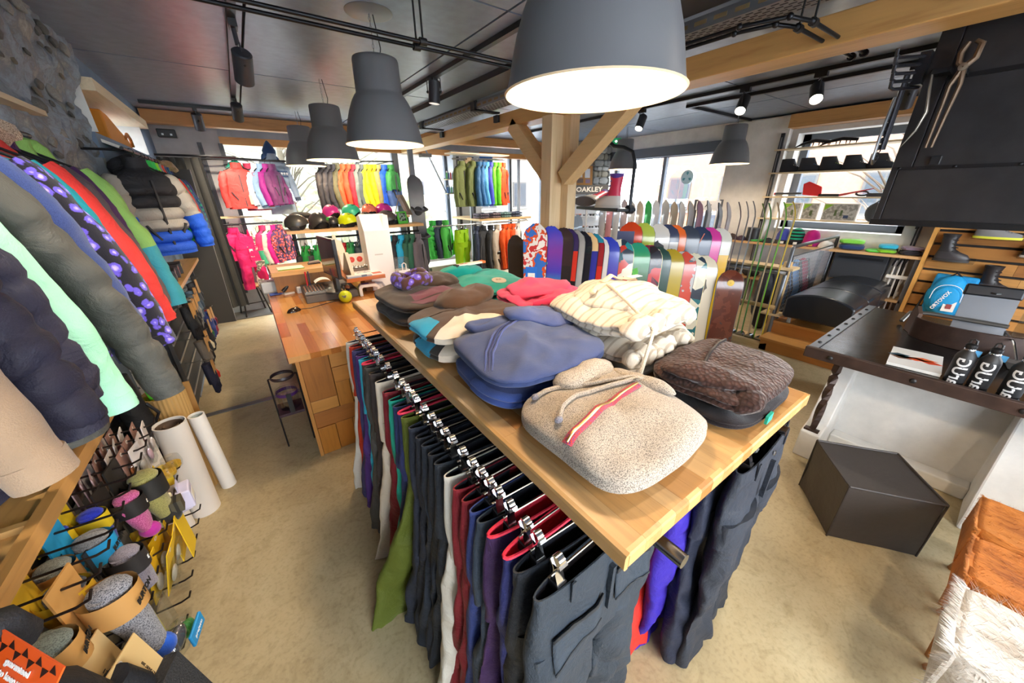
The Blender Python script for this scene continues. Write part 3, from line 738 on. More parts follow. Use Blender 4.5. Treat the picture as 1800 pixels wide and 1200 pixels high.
def jacket(name, label, loc, rz, body, sleeve=None, lower=None, slow=None, w=0.36, L=0.66, t=0.075, puff=0.0, kind='nylon', hood=None, fur=None, splay=0.10, sl=0.52, sr=0.062, seed=0, group=None, zip_='#2a2a2e', detail=True, cat='jacket', k2=None, inner=None, tagc=None, cuff=None, mid=None):
    """loc is where the hook meets the rail; x runs across the shoulders, -y is the front"""
    J = thing(name, label, cat, loc, rz, group)
    sleeve = sleeve or body; mb, ms = cloth(body, kind, k2), cloth(sleeve, kind, k2)
    ml = cloth(lower, kind, k2) if lower else mb; msl = cloth(slow, kind, k2) if slow else ms
    n = 30; top = -0.085; hem = top-0.05-L
    def ring(z, a, b, s=0, amp=0.0, cy=0.0):
        r = []
        for j in range(n):
            u = 2*PI*j/n; c, d = math.cos(u), math.sin(u)
            x = a*math.copysign(abs(c)**0.8, c); y = cy+b*math.copysign(abs(d)**0.8, d)
            if amp: y += wrinkle((x, y, z), s, amp, 6,3); x += 0.4*wrinkle((y, x, z), s+3, amp, 6,3)
            r.append((x, y, z))
        return r
    hw = w/2
    zs = [(top, 0.055,0.045),(top-0.02,0.065,0.05),(top-0.035, hw*0.5, t*0.62),(top-0.055, hw*0.78, t*0.78),(top-0.085, hw*0.98, t*0.92),(top-0.12, hw*1.0, t)]
    m = MB(); rs = [ring(z, a, b, seed, 0.004) for z, a, b in zs]
    M_ = 18 if puff else 11; z0 = top-0.12; split = []
    npf = 6
    for i in range(1, M_*(2 if puff else 1)+1):
        f = i/(M_*(2 if puff else 1)); z = z0+(hem-z0)*f
        pb = 1 + puff*(abs(math.sin(f*npf*PI))**0.6 - 0.6) if puff else 1
        split.append((f, ring(z, hw*(1+0.06*f)*(0.55+0.45*pb if puff else 1), t*(1.0+0.15*f)*pb, seed, 0.018)))
    cut = (0.64 if mid else 0.5) if lower else 2
    up = rs + [r for f, r in split if f <= cut+0.03]; lo = [r for f, r in split if f >= cut-0.03]
    if mid:
        up = rs + [r for f, r in split if f <= 0.36]; MB().rings([r for f, r in split if 0.33 <= f <= 0.67], False, False).build('middle_body', cloth(mid, kind), J, angle=1.2)
    MB().rings(up, True, not lo).build('body', mb, J, angle=1.2)
    if lo: MB().rings(lo, False, True).build('lower_body', ml, J, angle=1.2)
    for sg in (-1,1):
        sp = splay if sg > 0 else splay*0.35
        pts = []; rad = []; M2 = 44 if puff else 24
        for i in range(M2+1):
            f = i/M2
            x = sg*(hw-0.035 + sp*(f**0.8) + 0.02*math.sin(f*PI)); z = top-0.075-sl*f; y = -0.035*f*f + 0.012*math.sin(seed+f*4)
            r_ = sr*(1-0.28*f)*(0.75+0.25*min(1, f*8)); 
            if puff: r_ *= 1+puff*0.6*(abs(math.sin(f*8*PI))**0.5-0.6)
            r_ *= 1+0.10*noise.noise(Vector((f*5+seed, sg*3, seed)))
            pts.append((x, y, z)); rad.append(r_)
        c = int(M2*0.55) if slow else M2
        q = MB().tube(pts[:c+1], rad[:c+1],18, True, 0.85); q.displace(0.008,8, seed+sg).crease(0.011,15, seed)
        so = q.build('sleeve', ms, J, angle=1.2)
        if slow:
            q = MB().tube(pts[c:], rad[c:],18, True, 0.85); q.displace(0.008,8, seed+sg).crease(0.011,15, seed); q.build('lower_sleeve', msl, so, angle=1.2)
        e = Vector(pts[-1]); d = (e-Vector(pts[-2])).normalized()
        MB().tube([e-d*0.03, e+d*0.012],[rad[-1]*1.06, rad[-1]*1.02],14, True, 0.85).build('cuff', cloth(cuff, kind) if cuff else msl, so)
    if detail:
        MB().rings([[(x*1.0, y*1.0, z) for x, y, z in ring(z, a, b)] for z, a, b in ((top-0.02,0.068,0.055),(top+0.02,0.06,0.052),(top+0.045,0.06,0.054),(top+0.04,0.05,0.044),(top-0.01,0.045,0.04))], False, False).build('collar', mb, J)
        MB().box(-0.006,0.006,-t*1.16,-t*0.9, hem+0.02, top-0.10).build('zip', plain(zip_, 0.5), J, 0)
        for sg in (-1,1): MB().at((sg*hw*0.55,-t*1.08, hem+0.16),(0, sg*0.5,0)).box(-0.006,0.006,-0.006,0.02,-0.06,0.06).build('pocket', plain(zip_, 0.6), J, 0)
        MB().rings([ring(hem-0.004, hw*1.065, t*1.17, seed, 0.018), ring(hem+0.02, hw*1.07, t*1.18, seed, 0.018)], False, False).build('hem', ml, J)
    if hood:
        q = MB().ell((0, t*0.9, top-0.05),(0.115,0.075,0.12),16,10); q.displace(0.03,9, seed); q.build('hood', cloth(hood, kind), J, angle=1.3)
        if fur:
            q = MB(); q.tube([(0.11*math.cos(u),0.02+t*0.9-0.04*math.sin(u), top+0.03+0.05*math.sin(u)) for u in [PI*i/14 for i in range(15)]],0.032,10); q.displace(0.02,40, seed); f_ = q.build('fur_trim', cloth(fur, 'melange', '#6d4f36'), J, angle=0.2)
    h = MB().tube([(-hw*0.8,0, top-0.05),(0,0,-0.05),(hw*0.8,0, top-0.05)],0.006,6)
    h.tube([(0,0,-0.05),(0,0,-0.02)] + [(0.018*math.cos(a)+0.0,0,0.0+0.018*math.sin(a)) for a in [(-0.5+0.2*i)*PI for i in range(7)]],0.0022,6)
    h.build('hanger', BLACK if detail else STEEL, J)
    if tagc: MB().at((hw*0.4,-t*1.25, hem+0.12)).box(-0.03,0.03,-0.003,0,-0.07,0.05).build('price_tag', plain(tagc, 0.7), J, 0)
    return J
def rail(name, label, pts, r=0.012, posts=()):
    t = thing(name, label, 'rail'); MB().tube(pts, r, 10).build('bar', DARKSTEEL, t)
    for a, b in posts: MB().tube([a, b], r*0.8,8).build('bracket', DARKSTEEL, t)
    return t
# adult jackets on the stone wall
GA = 'adult jackets along the stone wall'
rail('clothes_rail', 'long black rail above the adult jackets on the stone wall', [(-0.70,0.2,2.0),(-0.70,2.75,2.0)], posts=[((-0.70,0.4,2.0),(-1.0,0.4,2.0)),((-0.70,2.7,2.0),(-0.98,2.7,2.0))])
A = lambda y, lb, b, **k: jacket('winter_jacket', lb, (-0.70, y, 2.0), k.pop('rz', 0.18), b, group=GA, **k)
A(0.79, 'tan brown coat with plain hem hanging nearest at the picture edge', '#a48a70', L=0.64, w=0.42, splay=0.16, sl=0.50, kind='fleece', seed=1, t=0.09)
A(0.98, 'dark navy quilted down jacket nearest to the camera behind the tan coat', '#252538', puff=0.3, L=0.64, w=0.40, t=0.10, sr=0.075, splay=0.16, sl=0.52, seed=2, hood='#2c2c40')
A(1.14, 'dark navy quilted down jacket between the other navy one and the mint jacket', '#27283d', puff=0.3, L=0.62, w=0.40, t=0.10, sr=0.075, splay=0.12, sl=0.52, seed=3)
A(1.27, 'pale mint green jacket with long smooth sleeve', '#a4e2bf', L=0.70, w=0.38, splay=0.145, sl=0.62, sr=0.062, seed=4, hood='#a4e2bf')
A(1.46, 'grey quilted jacket with wide puffy cuff beside the mint sleeve', '#4c4c48', puff=0.25, L=0.78, w=0.39, t=0.09, sr=0.072, splay=0.20, sl=0.69, seed=5)
A(1.66, 'blue denim look jacket with dark seams', '#3c4d84', L=0.68, kind='melange', k2='#2e3d70', splay=0.14, sl=0.60, sr=0.085, seed=6)
A(1.84, 'black jacket with violet flower print', '#26252e', kind='floral', k2='#6a5bd0', splay=0.17, sl=0.62, sr=0.08, seed=7)
A(1.97, 'teal blue jacket between the flower print and the red one', '#1f8fa0', splay=0.13, sl=0.55, sr=0.068, seed=8)
A(2.12, 'red jacket with grey fox fur hood trim', '#d83a36', splay=0.15, sl=0.60, sr=0.075, seed=9, hood='#c43a34', fur='#cdb094')
A(2.25, 'dark taupe jacket squeezed between red and purple sleeves', '#5b5257', splay=0.14, sl=0.56, seed=10)
A(2.35, 'dark purple jacket in front of the lime and teal one', '#4a2a5c', splay=0.10, sl=0.46, seed=11)
A(2.50, 'lime green jacket with teal lower sleeves', '#9acb6a', slow='#3fa4b4', lower='#3fa4b4', splay=0.15, sl=0.62, sr=0.078, seed=12, hood='#9acb6a')
# children's jackets in front of the niche window
GK = "children's jackets by the niche window"
rail('clothes_rail', "black rail over the children's jackets under the white niche sill", [(-0.53,3.55,2.03),(-0.53,5.45,2.03)],0.010, posts=[((-0.53,3.7,2.03),(-0.99,3.7,2.03)),((-0.53,5.4,2.03),(-0.72,5.4,2.03))])
K = lambda y, lb, b, **k: jacket('child_jacket', lb, (-0.53, y, 2.03), k.pop('rz', 0.35), b, group=GK, w=k.pop('w', 0.28), L=k.pop('L', 0.50), sl=k.pop('sl', 0.46), splay=k.pop('splay', 0.08), sr=k.pop('sr', 0.055), t=k.pop('t', 0.06), **k)
K(3.80, "child's quilted hooded jacket in black, grey and bright blue blocks", '#26262a', sleeve='#a8a196', lower='#1f55c8', slow='#2460d8', mid='#a8a196', puff=0.25, hood='#202024', w=0.34, t=0.10, sr=0.085, L=0.56, sl=0.50, seed=21, rz=0.6, splay=0.12)
K(4.05, "child's emerald green jacket behind the colour block one", '#2fc455', seed=22, slow='#1f9aa8')
K(4.20, "child's bright green jacket with teal cuff", '#33d060', seed=23, cuff='#22a0b0')
K(4.35, "child's lime green jacket with blue cuff", '#8fdc2c', seed=24, cuff='#2a9ac8')
K(4.50, "child's grey and white jacket between green and red", '#8b8d92', seed=25)
K(4.65, "child's orange red jacket with long sleeve", '#e2402c', seed=26, L=0.54)
K(4.80, "child's grey blue jacket behind the orange red one", '#55607c', seed=27)
K(4.98, "child's blue and green checked jacket with fur trimmed hood", '#1d5c9a', kind='check', k2='#25b08a', seed=28, hood='#1d5c9a', fur='#c2a179', cuff='#2c48a0')
K(5.15, "child's navy jacket last on the rail before the black curtain", '#2c3a78', seed=29)
# ------------------------------------------------------------------ folded fleeces on the table
class Fold:
    """a folded garment: soft slab a x b (half sizes), h thick, resting on z = 0"""
    def __init__(s, a, b, h, seed=0, p=4.0, q=2.6, amp=0.018, f=6.5, layers=2, tilt=(0,0)):
        s.a, s.b, s.h, s.p, s.q, s.seed, s.amp, s.f, s.layers, s.tilt = a, b, h, p, q, seed, amp, f, layers, tilt
    def dz(s, x, y):
        return wrinkle((x, y, 0), s.seed, s.amp, s.f, 1) + s.tilt[0]*x + s.tilt[1]*y
    def pt(s, u, v, off=0.0):
        c, d = math.cos(u), math.sin(u)
        k = 1/((abs(c)**s.p + abs(d)**s.p)**(1/s.p))
        sv, cv = math.sin(v), math.cos(v)
        R = abs(cv)**(2/s.q); z = math.copysign(abs(sv)**(2/s.q), sv)
        if s.layers > 1 and R > 0.8:
            for i in range(1, s.layers): R *= 1-0.05*math.exp(-((z-(-1+2*i/s.layers))/0.13)**2)
        wob = 1 + 0.035*noise.noise(Vector((c*1.5+s.seed, d*1.5, z*0.6)))
        x, y = (s.a+off)*R*c*k*wob, (s.b+off)*R*d*k*wob
        zz = s.h/2*(1+z) + off*z
        zz += s.dz(x, y)*max(0,(zz/s.h))
        return (x, y, max(0.0, zz))
    def mesh(s, n=96, m_=30):
        rs = []
        for i in range(m_+1):
            v = -PI/2 + PI*(i+0.02)/(m_+0.04); rs.append([s.pt(2*PI*j/n, v) for j in range(n)])
        return MB().rings(rs)
    def top(s, x, y, off=0.002):
        wx = x/(s.a+off); wy = y/(s.b+off); R = min(0.999,(abs(wx)**s.p+abs(wy)**s.p)**(1/s.p))
        z = s.h/2*(1+(1-R**s.q)**(1/s.q))
        return (x, y, z + s.dz(x, y) + off)
    def quad(s, c4, off=0.0025, k=10):
        rs = []
        for i in range(k+1):
            a, b = i/k, 1-i/k
            p0 = (c4[0][0]*b+c4[3][0]*a, c4[0][1]*b+c4[3][1]*a); p1 = (c4[1][0]*b+c4[2][0]*a, c4[1][1]*b+c4[2][1]*a)
            rs.append([s.top(p0[0]+(p1[0]-p0[0])*j/k, p0[1]+(p1[1]-p0[1])*j/k, off) for j in range(k+1)])
        return MB().rings(rs, False, False, closed=False)
    def polar(s, u0, u1, v0, v1, off=0.0025, k=16):
        return MB().rings([[s.pt(u0+(u1-u0)*j/k, v0+(v1-v0)*i/k, off) for j in range(k+1)] for i in range(k+1)], False, False, closed=False)
    def line(s, pts, r, off=0.002, n=6, k=6, flat=1.0):
        out = []
        for (x0, y0),(x1, y1) in zip(pts, pts[1:]):
            out += [s.top(x0+(x1-x0)*i/k, y0+(y1-y0)*i/k, off) for i in range(k)]
        out.append(s.top(*pts[-1], off)); return MB().tube(out, r, n, True, flat)
def fleece(label, loc, rz, a, b, h, col, kind='fleece', k2=None, seed=0, group=None, **kw):
    t = thing('folded_fleece', label, 'fleece', loc, rz, group); F = Fold(a, b, h, seed, **kw)
    F.mesh().build('body', cloth(col, kind, k2), t, angle=1.4)
    return t, F
def lump(t, name, mat, c, r, seed, amp=0.02, rot=(0,0,0), f=9):
    q = MB(); q.at(c, rot).ell((0,0,0), r, 24,14); q.displace(amp, f, seed).crease(amp*0.9, f*2.2, seed); return q.build(name, mat, t, angle=1.4)
TZ_ = 1.151
GREY = '#b7aa9a'
# 1 grey melange hoodie, nearest
t, F = fleece('grey speckled hooded fleece with red patterned zip at the near table corner', (0.655,0.475, TZ_),0.0,0.205,0.195,0.095, '#bdb1a2', 'melange', '#6f6861', 1, amp=0.02, f=5.0, tilt=(0.02,0.03))
zp = [(-0.19,-0.03),(-0.12,-0.015),(-0.04,0.0),(0.04,0.01),(0.12,0.015)]
F.line(zp, 0.013,0.001,8, flat=0.35).build('zip_tape', cloth('#d0482e', 'melange', '#3a3f86'), t)
F.line(zp, 0.0035,0.006,6).build('zip', plain('#c9a46a', 0.3,0.9), t)
MB().at(F.top(0.125,0.016,0.012),(0,0.2,0.1)).box(-0.012,0.012,-0.005,0.005,-0.003,0.003).build('zip_pull', CHROME, t, 0, bevel=0.001)
F.line([(0.17,0.03),(0.10,0.055),(0.0,0.12),(-0.06,0.15),(-0.13,0.155)],0.0065,0.007,8).build('drawstring', cloth(GREY, 'melange', '#7a7268'), t)
F.line([(0.17,0.02),(0.09,0.04),(0.02,0.07),(-0.06,0.075),(-0.12,0.06),(-0.16,0.03)],0.0065,0.007,8).build('drawstring', cloth(GREY, 'melange', '#7a7268'), t)
for p in ((-0.13,0.155),(-0.16,0.03)): MB().ell(F.top(*p, 0.008),(0.012,0.009,0.009),10,8).build('knot', cloth('#8d8a92', 'melange', '#5d5a66'), t)
lump(t, 'hood', cloth('#bdb1a2', 'melange', '#6f6861'),(0.06,0.155,0.085),(0.12,0.055,0.035),3,0.012)
lump(t, 'collar', cloth('#bdb1a2', 'melange', '#6f6861'),(0.165,0.03,0.092),(0.03,0.10,0.02),4,0.008,(0,0.2,0.1))
F.polar(-0.75,-0.15,-0.5,0.1,0.004).build('ribbed_hem', cloth('#a59a8d', 'melange', '#5e5852'), t)
# 2 blue pair
GB = 'blue fleeces stacked on the table'
BL = '#33457c'
t, F = fleece('lower blue fleece jacket of the blue pair', (0.68,0.86, TZ_),-0.05,0.225,0.20,0.075, BL, seed=5, group=GB)
F.polar(PI*1.02, PI*1.3,-0.3,0.5,0.003).build('side_panel', cloth('#3f5596', 'fleece'), t)
MB().at((-0.05,-0.203,0.02),(0,0,0)).box(-0.011,0.011,-0.004,0.0,-0.005,0.04).build('zip_pull', plain('#5c3a2a', 0.5), t, 0)
text('Bench', 0.013, PAPER, t, (-0.05,-0.208,0.018),(PI/2,-PI/2,0))
t, F = fleece('upper blue fleece jacket with zipped stand collar', (0.675,0.855, TZ_+0.078),-0.08,0.225,0.205,0.08, '#3a4770', seed=6, group=GB, amp=0.02, tilt=(0.05,0.05))
zl = [(-0.20,-0.10),(-0.16,-0.03),(-0.08,0.05),(0.0,0.10),(0.09,0.13)]
for d in (-0.008,0.008): F.line([(x+d, y-d) for x, y in zl],0.004,0.001,6).build('zip_seam', cloth('#36447a', 'fleece'), t)
F.line(zl, 0.003,0.002,6).build('zip', plain('#26305a', 0.5), t)
MB().at(F.top(0.06,0.115,0.012),(0.1,-0.2,0.5)).box(-0.028,0.02,-0.007,0.007,-0.003,0.003).build('zip_pull', plain('#7a4a30', 0.4), t, 0, bevel=0.001)
lump(t, 'collar', cloth('#434f7a', 'fleece'),(0.12,0.11,0.085),(0.14,0.085,0.03),8,0.02,(0.05,0.2,-0.35))
lump(t, 'sleeve_fold', cloth('#3a4770', 'fleece'),(-0.05,0.16,0.07),(0.10,0.06,0.025),9,0.018)
# 3 brown, cyan and cream pair
GC = 'brown fleeces with cyan and cream panels'
for i, (z, lb) in enumerate(((0, 'lower brown fleece with cyan and cream panels beside the blue pair'),(0.075, 'upper brown fleece with cyan corner and large cream panel'))):
    t, F = fleece(lb, (0.66-0.01*i, 1.235, TZ_+z),0.04,0.22,0.175,0.08 if i else 0.073, '#4c3626' if i else '#38302b', seed=11+i, group=GC, amp=0.018 if i else 0.008, tilt=(0.06,0.0) if i else (0,0))
    F.polar(PI*0.88, PI*1.13,-0.9,0.95,0.003).build('cyan_panel', cloth('#1fa0c8', 'fleece'), t)
    F.polar(PI*1.2, PI*1.62,-0.9,1.3,0.003).build('cream_panel', cloth('#e9dcc8', 'fleece'), t)
    F.line([(-0.2,0.05),(-0.05,0.02),(0.1,0.08),(0.2,0.1)],0.004,0.0,6).build('seam', cloth('#3c2a1e', 'fleece'), t)
    if i: lump(t, 'collar', cloth('#4c3626', 'fleece'),(0.06,0.11,0.085),(0.14,0.09,0.055),13,0.025)
# 4 dark brown pair with plum panel
GD = 'dark brown fleeces at the far end of the table'
t, F = fleece('lower dark brown fleece at the far left end of the table', (0.70,1.76, TZ_),0.0,0.24,0.27,0.06, '#3b302a', seed=15, group=GD)
t, F = fleece('upper dark brown fleece with plum coloured panel and hood', (0.70,1.76, TZ_+0.062),0.03,0.235,0.27,0.065, '#45372d', seed=16, group=GD, amp=0.016)
F.quad([(-0.12,-0.05),(0.10,0.0),(0.12,-0.10),(-0.13,-0.15)]).build('plum_panel', cloth('#7c4356', 'fleece'), t)
F.quad([(-0.16,-0.16),(0.08,-0.13),(0.1,-0.2),(-0.12,-0.23)]).build('plum_panel', cloth('#7c4356', 'fleece'), t)
lump(t, 'hood', cloth('#45372d', 'fleece'),(0.11,0.13,0.06),(0.13,0.15,0.045),17,0.025)
# flowered neck tube on top
t = thing('neck_tube', 'flower patterned brown and violet neck tube lying on the dark brown fleece', 'neck warmer', (0.665,1.86, TZ_+0.135),0.2)
q = MB(); rs = []
for i in range(33):
    a = 2*PI*i/32; c = Vector((0.085*math.cos(a),0.075*math.sin(a),0.03+0.012*math.sin(3*a)))
    n_ = Vector((math.cos(a), math.sin(a),0)); rs.append([tuple(c + n_*0.027*math.cos(2*PI*j/12)*(1+0.25*math.sin(a*7)) + Vector((0,0,1))*0.035*math.sin(2*PI*j/12)) for j in range(12)])
q.rings(rs[:-1] + [rs[0]], False, False); q.displace(0.006,40,2); q.build('fabric', cloth('#5e3e3a', 'floral', '#7a5fc8'), t, angle=1.2)
# 5 teal pair with tags
GTl = 'teal fleeces at the far right of the table'
t, F = fleece('lower teal plush fleece under the tagged one', (1.09,1.80, TZ_),0.0,0.21,0.29,0.065, '#1fa595', seed=19, group=GTl)
t, F = fleece('upper teal fleece with rolled collar and round swing tag', (1.09,1.82, TZ_+0.066),0.02,0.205,0.28,0.065, '#25ab9c', seed=20, group=GTl, amp=0.02)
lump(t, 'collar', cloth('#1fa093', 'fleece'),(-0.05,0.17,0.068),(0.15,0.10,0.04),21,0.02)
MB().at(F.top(0.0,-0.17,0.006),(0.15,0.0,0)).lathe([(0.003,0.002),(0.042,0.002),(0.042,-0.002),(0.003,-0.002)],28).build('swing_tag', plain('#e5d2b8', 0.6), t, angle=0.4)
text('OO', 0.02, plain('#b08a66', 0.6), t, tuple(Vector(F.top(0.0,-0.165,0.010))),(0.15,0,-0.4))
t = thing('tag_box', 'narrow white and orange label strip on the teal fleece', 'label', (1.085,1.965, TZ_+0.182),0.12)
MB().box(-0.11,0.11,-0.02,0.02,-0.006,0.006).build('card', plain('#f4ead8', 0.5), t, 0, bevel=0.002)
MB().box(0.085,0.1115,-0.0205,0.0205,-0.0065,0.0065).build('end_cap', plain('#e8752a', 0.5), t, 0); MB().box(-0.1115,-0.095,-0.0205,0.0205,-0.0065,0.0065).build('end_cap', plain('#3c2a22', 0.5), t, 0)
for x in (-0.06,-0.03): MB().at((x, 0.0,0.0065)).prism([(-0.012,-0.006),(0.01,-0.006),(0.012,0.006),(0.004,0.003),(-0.008,0.008)],0,0.0006, 'z').build('print_mark', plain('#c8502a', 0.6), t, 0)
# 6 pink pair
GP = 'pink fleeces in the middle of the table'
t, F = fleece('lower pink fleece with zipped front under the folded hood', (1.10,1.29, TZ_),0.0,0.20,0.19,0.075, '#e8476e', seed=23, group=GP, amp=0.02)
F.line([(-0.16,-0.14),(-0.05,-0.1),(0.02,-0.02)],0.005,0.002).build('zip', plain('#b8284e', 0.5), t)
t, F = fleece('upper pink fleece with crumpled hood and dark lining', (1.12,1.31, TZ_+0.075),0.1,0.20,0.18,0.07, '#ea4f74', seed=24, group=GP, amp=0.03, f=8)
lump(t, 'hood', cloth('#ea4f74', 'fleece'),(0.0,0.02,0.065),(0.17,0.14,0.04),25,0.03, f=7)
lump(t, 'lining', cloth('#6b3a4c', 'fleece'),(-0.10,-0.15,0.055),(0.07,0.045,0.02),26,0.01)
q = MB(); q.tube([(-0.17,-0.12,0.05),(-0.13,-0.19,0.08),(-0.05,-0.20,0.075),(0.0,-0.17,0.045),(-0.06,-0.165,0.035),(-0.13,-0.16,0.035)],0.02,10); q.displace(0.008,20,3); q.build('hood_rim', cloth('#e23f68', 'fleece'), t, angle=1.3)
# 7 white striped three
GW = 'cream striped fleeces in a high stack'
z = TZ_
for i, (lb, a, b, h, x, y, rz, sd, am) in enumerate((
  ('lowest cream fleece under the two striped ones', 0.185,0.21,0.045,1.07,0.80,0.0,31,0.012),
  ('middle cream striped plush fleece with bunched hood', 0.215,0.22,0.085,1.08,0.80,0.05,32,0.022),
  ('topmost cream striped plush fleece with long white cord', 0.225,0.225,0.095,1.085,0.81,0.02,33,0.03))):
    t, F = fleece(lb, (x, y, z), rz, a, b, h, '#dbd1c0', 'stripe' if i else 'fleece', '#b9ab98' if i else None, sd, GW, amp=am, f=7, tilt=(0.04,0.0) if i else (0,0))
    z += h+0.004
    if i:
        MS = cloth('#dbd1c0', 'stripe', '#b9ab98')
        for k in range(7):
            lump(t, 'hood_fold', MS, (-0.19+0.055*k*0.9,-0.20+0.008*math.sin(k*2), h*0.62+0.012*math.sin(k*3)),(0.042,0.036+0.01*(k % 2), h*0.36),34+k+10*i, 0.014,(0,0,0.3*math.sin(k)),14)
        lump(t, 'sleeve_fold', MS, (0.02,0.02, h*0.93),(0.19,0.17,0.035),50+i, 0.02)
    if i == 1:
        MB().tube([(-0.205,-0.21,0.03),(-0.22,-0.235,-0.05),(-0.2,-0.24,-0.065)],0.022,10).displace(0.006,20,3).build('cuff', cloth('#e8dccb', 'fleece'), t)
        MB().tube([(-0.02,-0.21,0.0),(0.02,-0.27,-0.03),(0.0,-0.3,-0.06)],0.024,10).displace(0.006,20,5).build('cuff', cloth('#e8dccb', 'fleece'), t)
    if i == 2:
        c = [F.top(0.0,0.10,0.03), F.top(-0.06,0.0,0.035), F.top(-0.11,-0.12,0.035),(-0.155,-0.245, h*0.7),(-0.21,-0.26,-0.03),(-0.24,-0.265,-0.10),(-0.25,-0.26,-0.14)]
        MB().tube(c, 0.006,8).build('drawstring', cloth('#e6dccb', 'melange', '#b6a894'), t)
        F.line([(-0.14,0.02),(-0.02,0.09),(0.1,0.1),(0.17,0.06)],0.012,0.03,8, flat=0.4).build('neck_tape', cloth('#e2c9a4', 'fleece'), t)
        MB().at(F.top(0.15,0.05,0.04),(0.1,0.1,0.2)).box(-0.05,0.05,-0.012,0.012,0,0.002).build('label_tag', PAPER, t, 0)
# 8 dark quilted pair
GQ = 'dark brown quilted fleeces at the right corner'
t, F = fleece('lower black brown fleece with small teal label at the right table corner', (1.085,0.40, TZ_),0.0,0.205,0.15,0.05, '#1d1618', seed=61, group=GQ)
MB().at((-0.05,-0.156,0.022),(0,0,0.05)).box(-0.02,0.02,-0.003,0.004,-0.012,0.012).build('woven_label', plain('#1fa58a', 0.6), t, 0)
t, F = fleece('upper dark brown quilted fleece with collar and zip at the right table corner', (1.085,0.405, TZ_+0.05),0.02,0.205,0.155,0.07, '#3a2520', 'quilt', None, 62, GQ, amp=0.014)
lump(t, 'collar', cloth('#3a2520', 'quilt'),(-0.14,-0.02,0.066),(0.05,0.13,0.025),63,0.016,(0,0.1,0.3))
lump(t, 'cuff', cloth('#33201c', 'quilt'),(-0.13,-0.125,0.035),(0.055,0.04,0.035),64,0.014)
F.line([(-0.1,0.02),(0.0,0.05),(0.12,0.075),(0.19,0.08)],0.005,0.002,6).build('zip', plain('#1c1210', 0.5), t)
# ------------------------------------------------------------------ wooden counter and what stands on it
CX0, CX1, CY0, CY1, CZ = 0.015,1.30,2.44,4.33,0.80
t = thing('shop_counter', 'orange brown butcher block shop counter with patchwork wood front', 'counter', (0,0,0))
rnd = random.Random(8)
OR = ['#c98642', '#d39350', '#bd7836', '#dba061', '#c68040', '#b57034']
om = [wood(c, None, 'Y', 0.8,0.22) for c in OR]
x = CX0
while x < CX1-0.001:
    w = min(0.062, CX1-x); y = CY0
    while y < CY1-0.001:
        l = min(rnd.uniform(0.3,0.8), CY1-y)
        if CY1-y-l < 0.15: l = CY1-y
        MB().box(x, x+w-0.0003, y, y+l-0.0003, CZ-0.04, CZ).build('stave', om[rnd.randrange(6)], t, 0); y += l
    x += w
MB().box(CX0-0.006, CX0, CY0, CY1, CZ-0.04, CZ+0.001).build('edge_strip', plain('#5a2c1a', 0.4), t, 0)
pieces = [(0.07,0.24,0.44,0.755, '#a4682a', 'Z'),(0.243,0.62,0.655,0.755, '#bd8440', 'X'),(0.243,0.62,0.54,0.652, '#b97d38', 'X'),(0.07,0.24,0.348,0.437, '#bf853f', 'X'),
          (0.243,0.335,0.348,0.537, '#b0752f', 'Z'),(0.338,0.62,0.37,0.537, '#c48c48', 'X'),(0.07,0.50,0.225,0.345, '#a0642c', 'X'),(0.503,0.62,0.225,0.367, '#b87a36', 'Z'),
          (0.07,0.185,0.002,0.222, '#b27328', 'Z'),(0.188,0.30,0.002,0.222, '#a96b26', 'Z'),(0.303,0.42,0.06,0.222, '#bb8140', 'Z'),(0.303,0.62,0.002,0.057, '#b0753a', 'X'),(0.423,0.62,0.06,0.222, '#a86c30', 'X')]
for k in range(8):
    z0 = 0.002+(k % 4)*0.19; pieces.append((0.623+0.33*(k//4),0.95+0.33*(k//4), z0, z0+0.186,['#b0752f', '#a4682a', '#bd8440'][k % 3], 'XZ'[k % 2]))
for i, (x0, x1, z0, z1, c, ax) in enumerate(pieces):
    MB().box(x0, x1-0.001,2.465-0.004*(i % 3),2.49, z0, z1).build('panel', wood(c, None, ax, 1.3,0.45), t, 0, bevel=0.002)
MB().box(0.046,0.068,2.452,2.50,0,0.76).build('corner_post', wood('#b98040', None, 'Z', 1.0), t, 0)
MB().box(0.046,1.28,2.49,2.515,0,0.76).box(1.26,1.28,2.5,4.3,0,0.76).build('carcass', wood('#7a4a20', None, 'X'), t, 0)
MB().box(0.05,1.28,4.26,4.30,0,0.76).box(0.10,0.62,4.22,4.30,0.8,1.01).build('back_panel', wood('#b2783a', '#8d5a28', 'Z'), t, 0)
MB().box(0.085,0.58,4.06,4.56,1.01,1.05).build('raised_shelf', wood('#d09a58', None, 'X', 0.8,0.3), t, 0)
MB().box(0.65,1.012,3.58,4.12,0.965,1.0).build('raised_shelf', wood('#b8662a', None, 'X', 0.8,0.3), t, 0)
MB().box(0.86,0.98,3.8,4.0,0.8,0.965).build('shelf_block', wood('#9a6a3a', '#6d4522', 'Z'), t, 0)
GO = 'things on the counter'
def simple(name, label, cat, loc, rz=0.0, group=None): return thing(name, label, cat, loc, rz, group)
# mouse
t = simple('computer_mouse', 'dark brown computer mouse on the counter', 'mouse', (0.165,3.50, CZ),-1.1)
q = MB().ell((0,0,0.0),(0.035,0.06,0.036),20,10,0.0); q.build('shell', plain('#2e2018', 0.15), t); MB().tube([(0,0.02,0.034),(0,0.04,0.027)],0.005,8).build('wheel', plain('#111111', 0.4), t)
MB().tube([(0,0.058,0.006),(0.05,0.12,0.004),(0.05,0.3,0.004),(0.1,0.5,0.004)],0.0025,6).build('cord', BLACK, t)
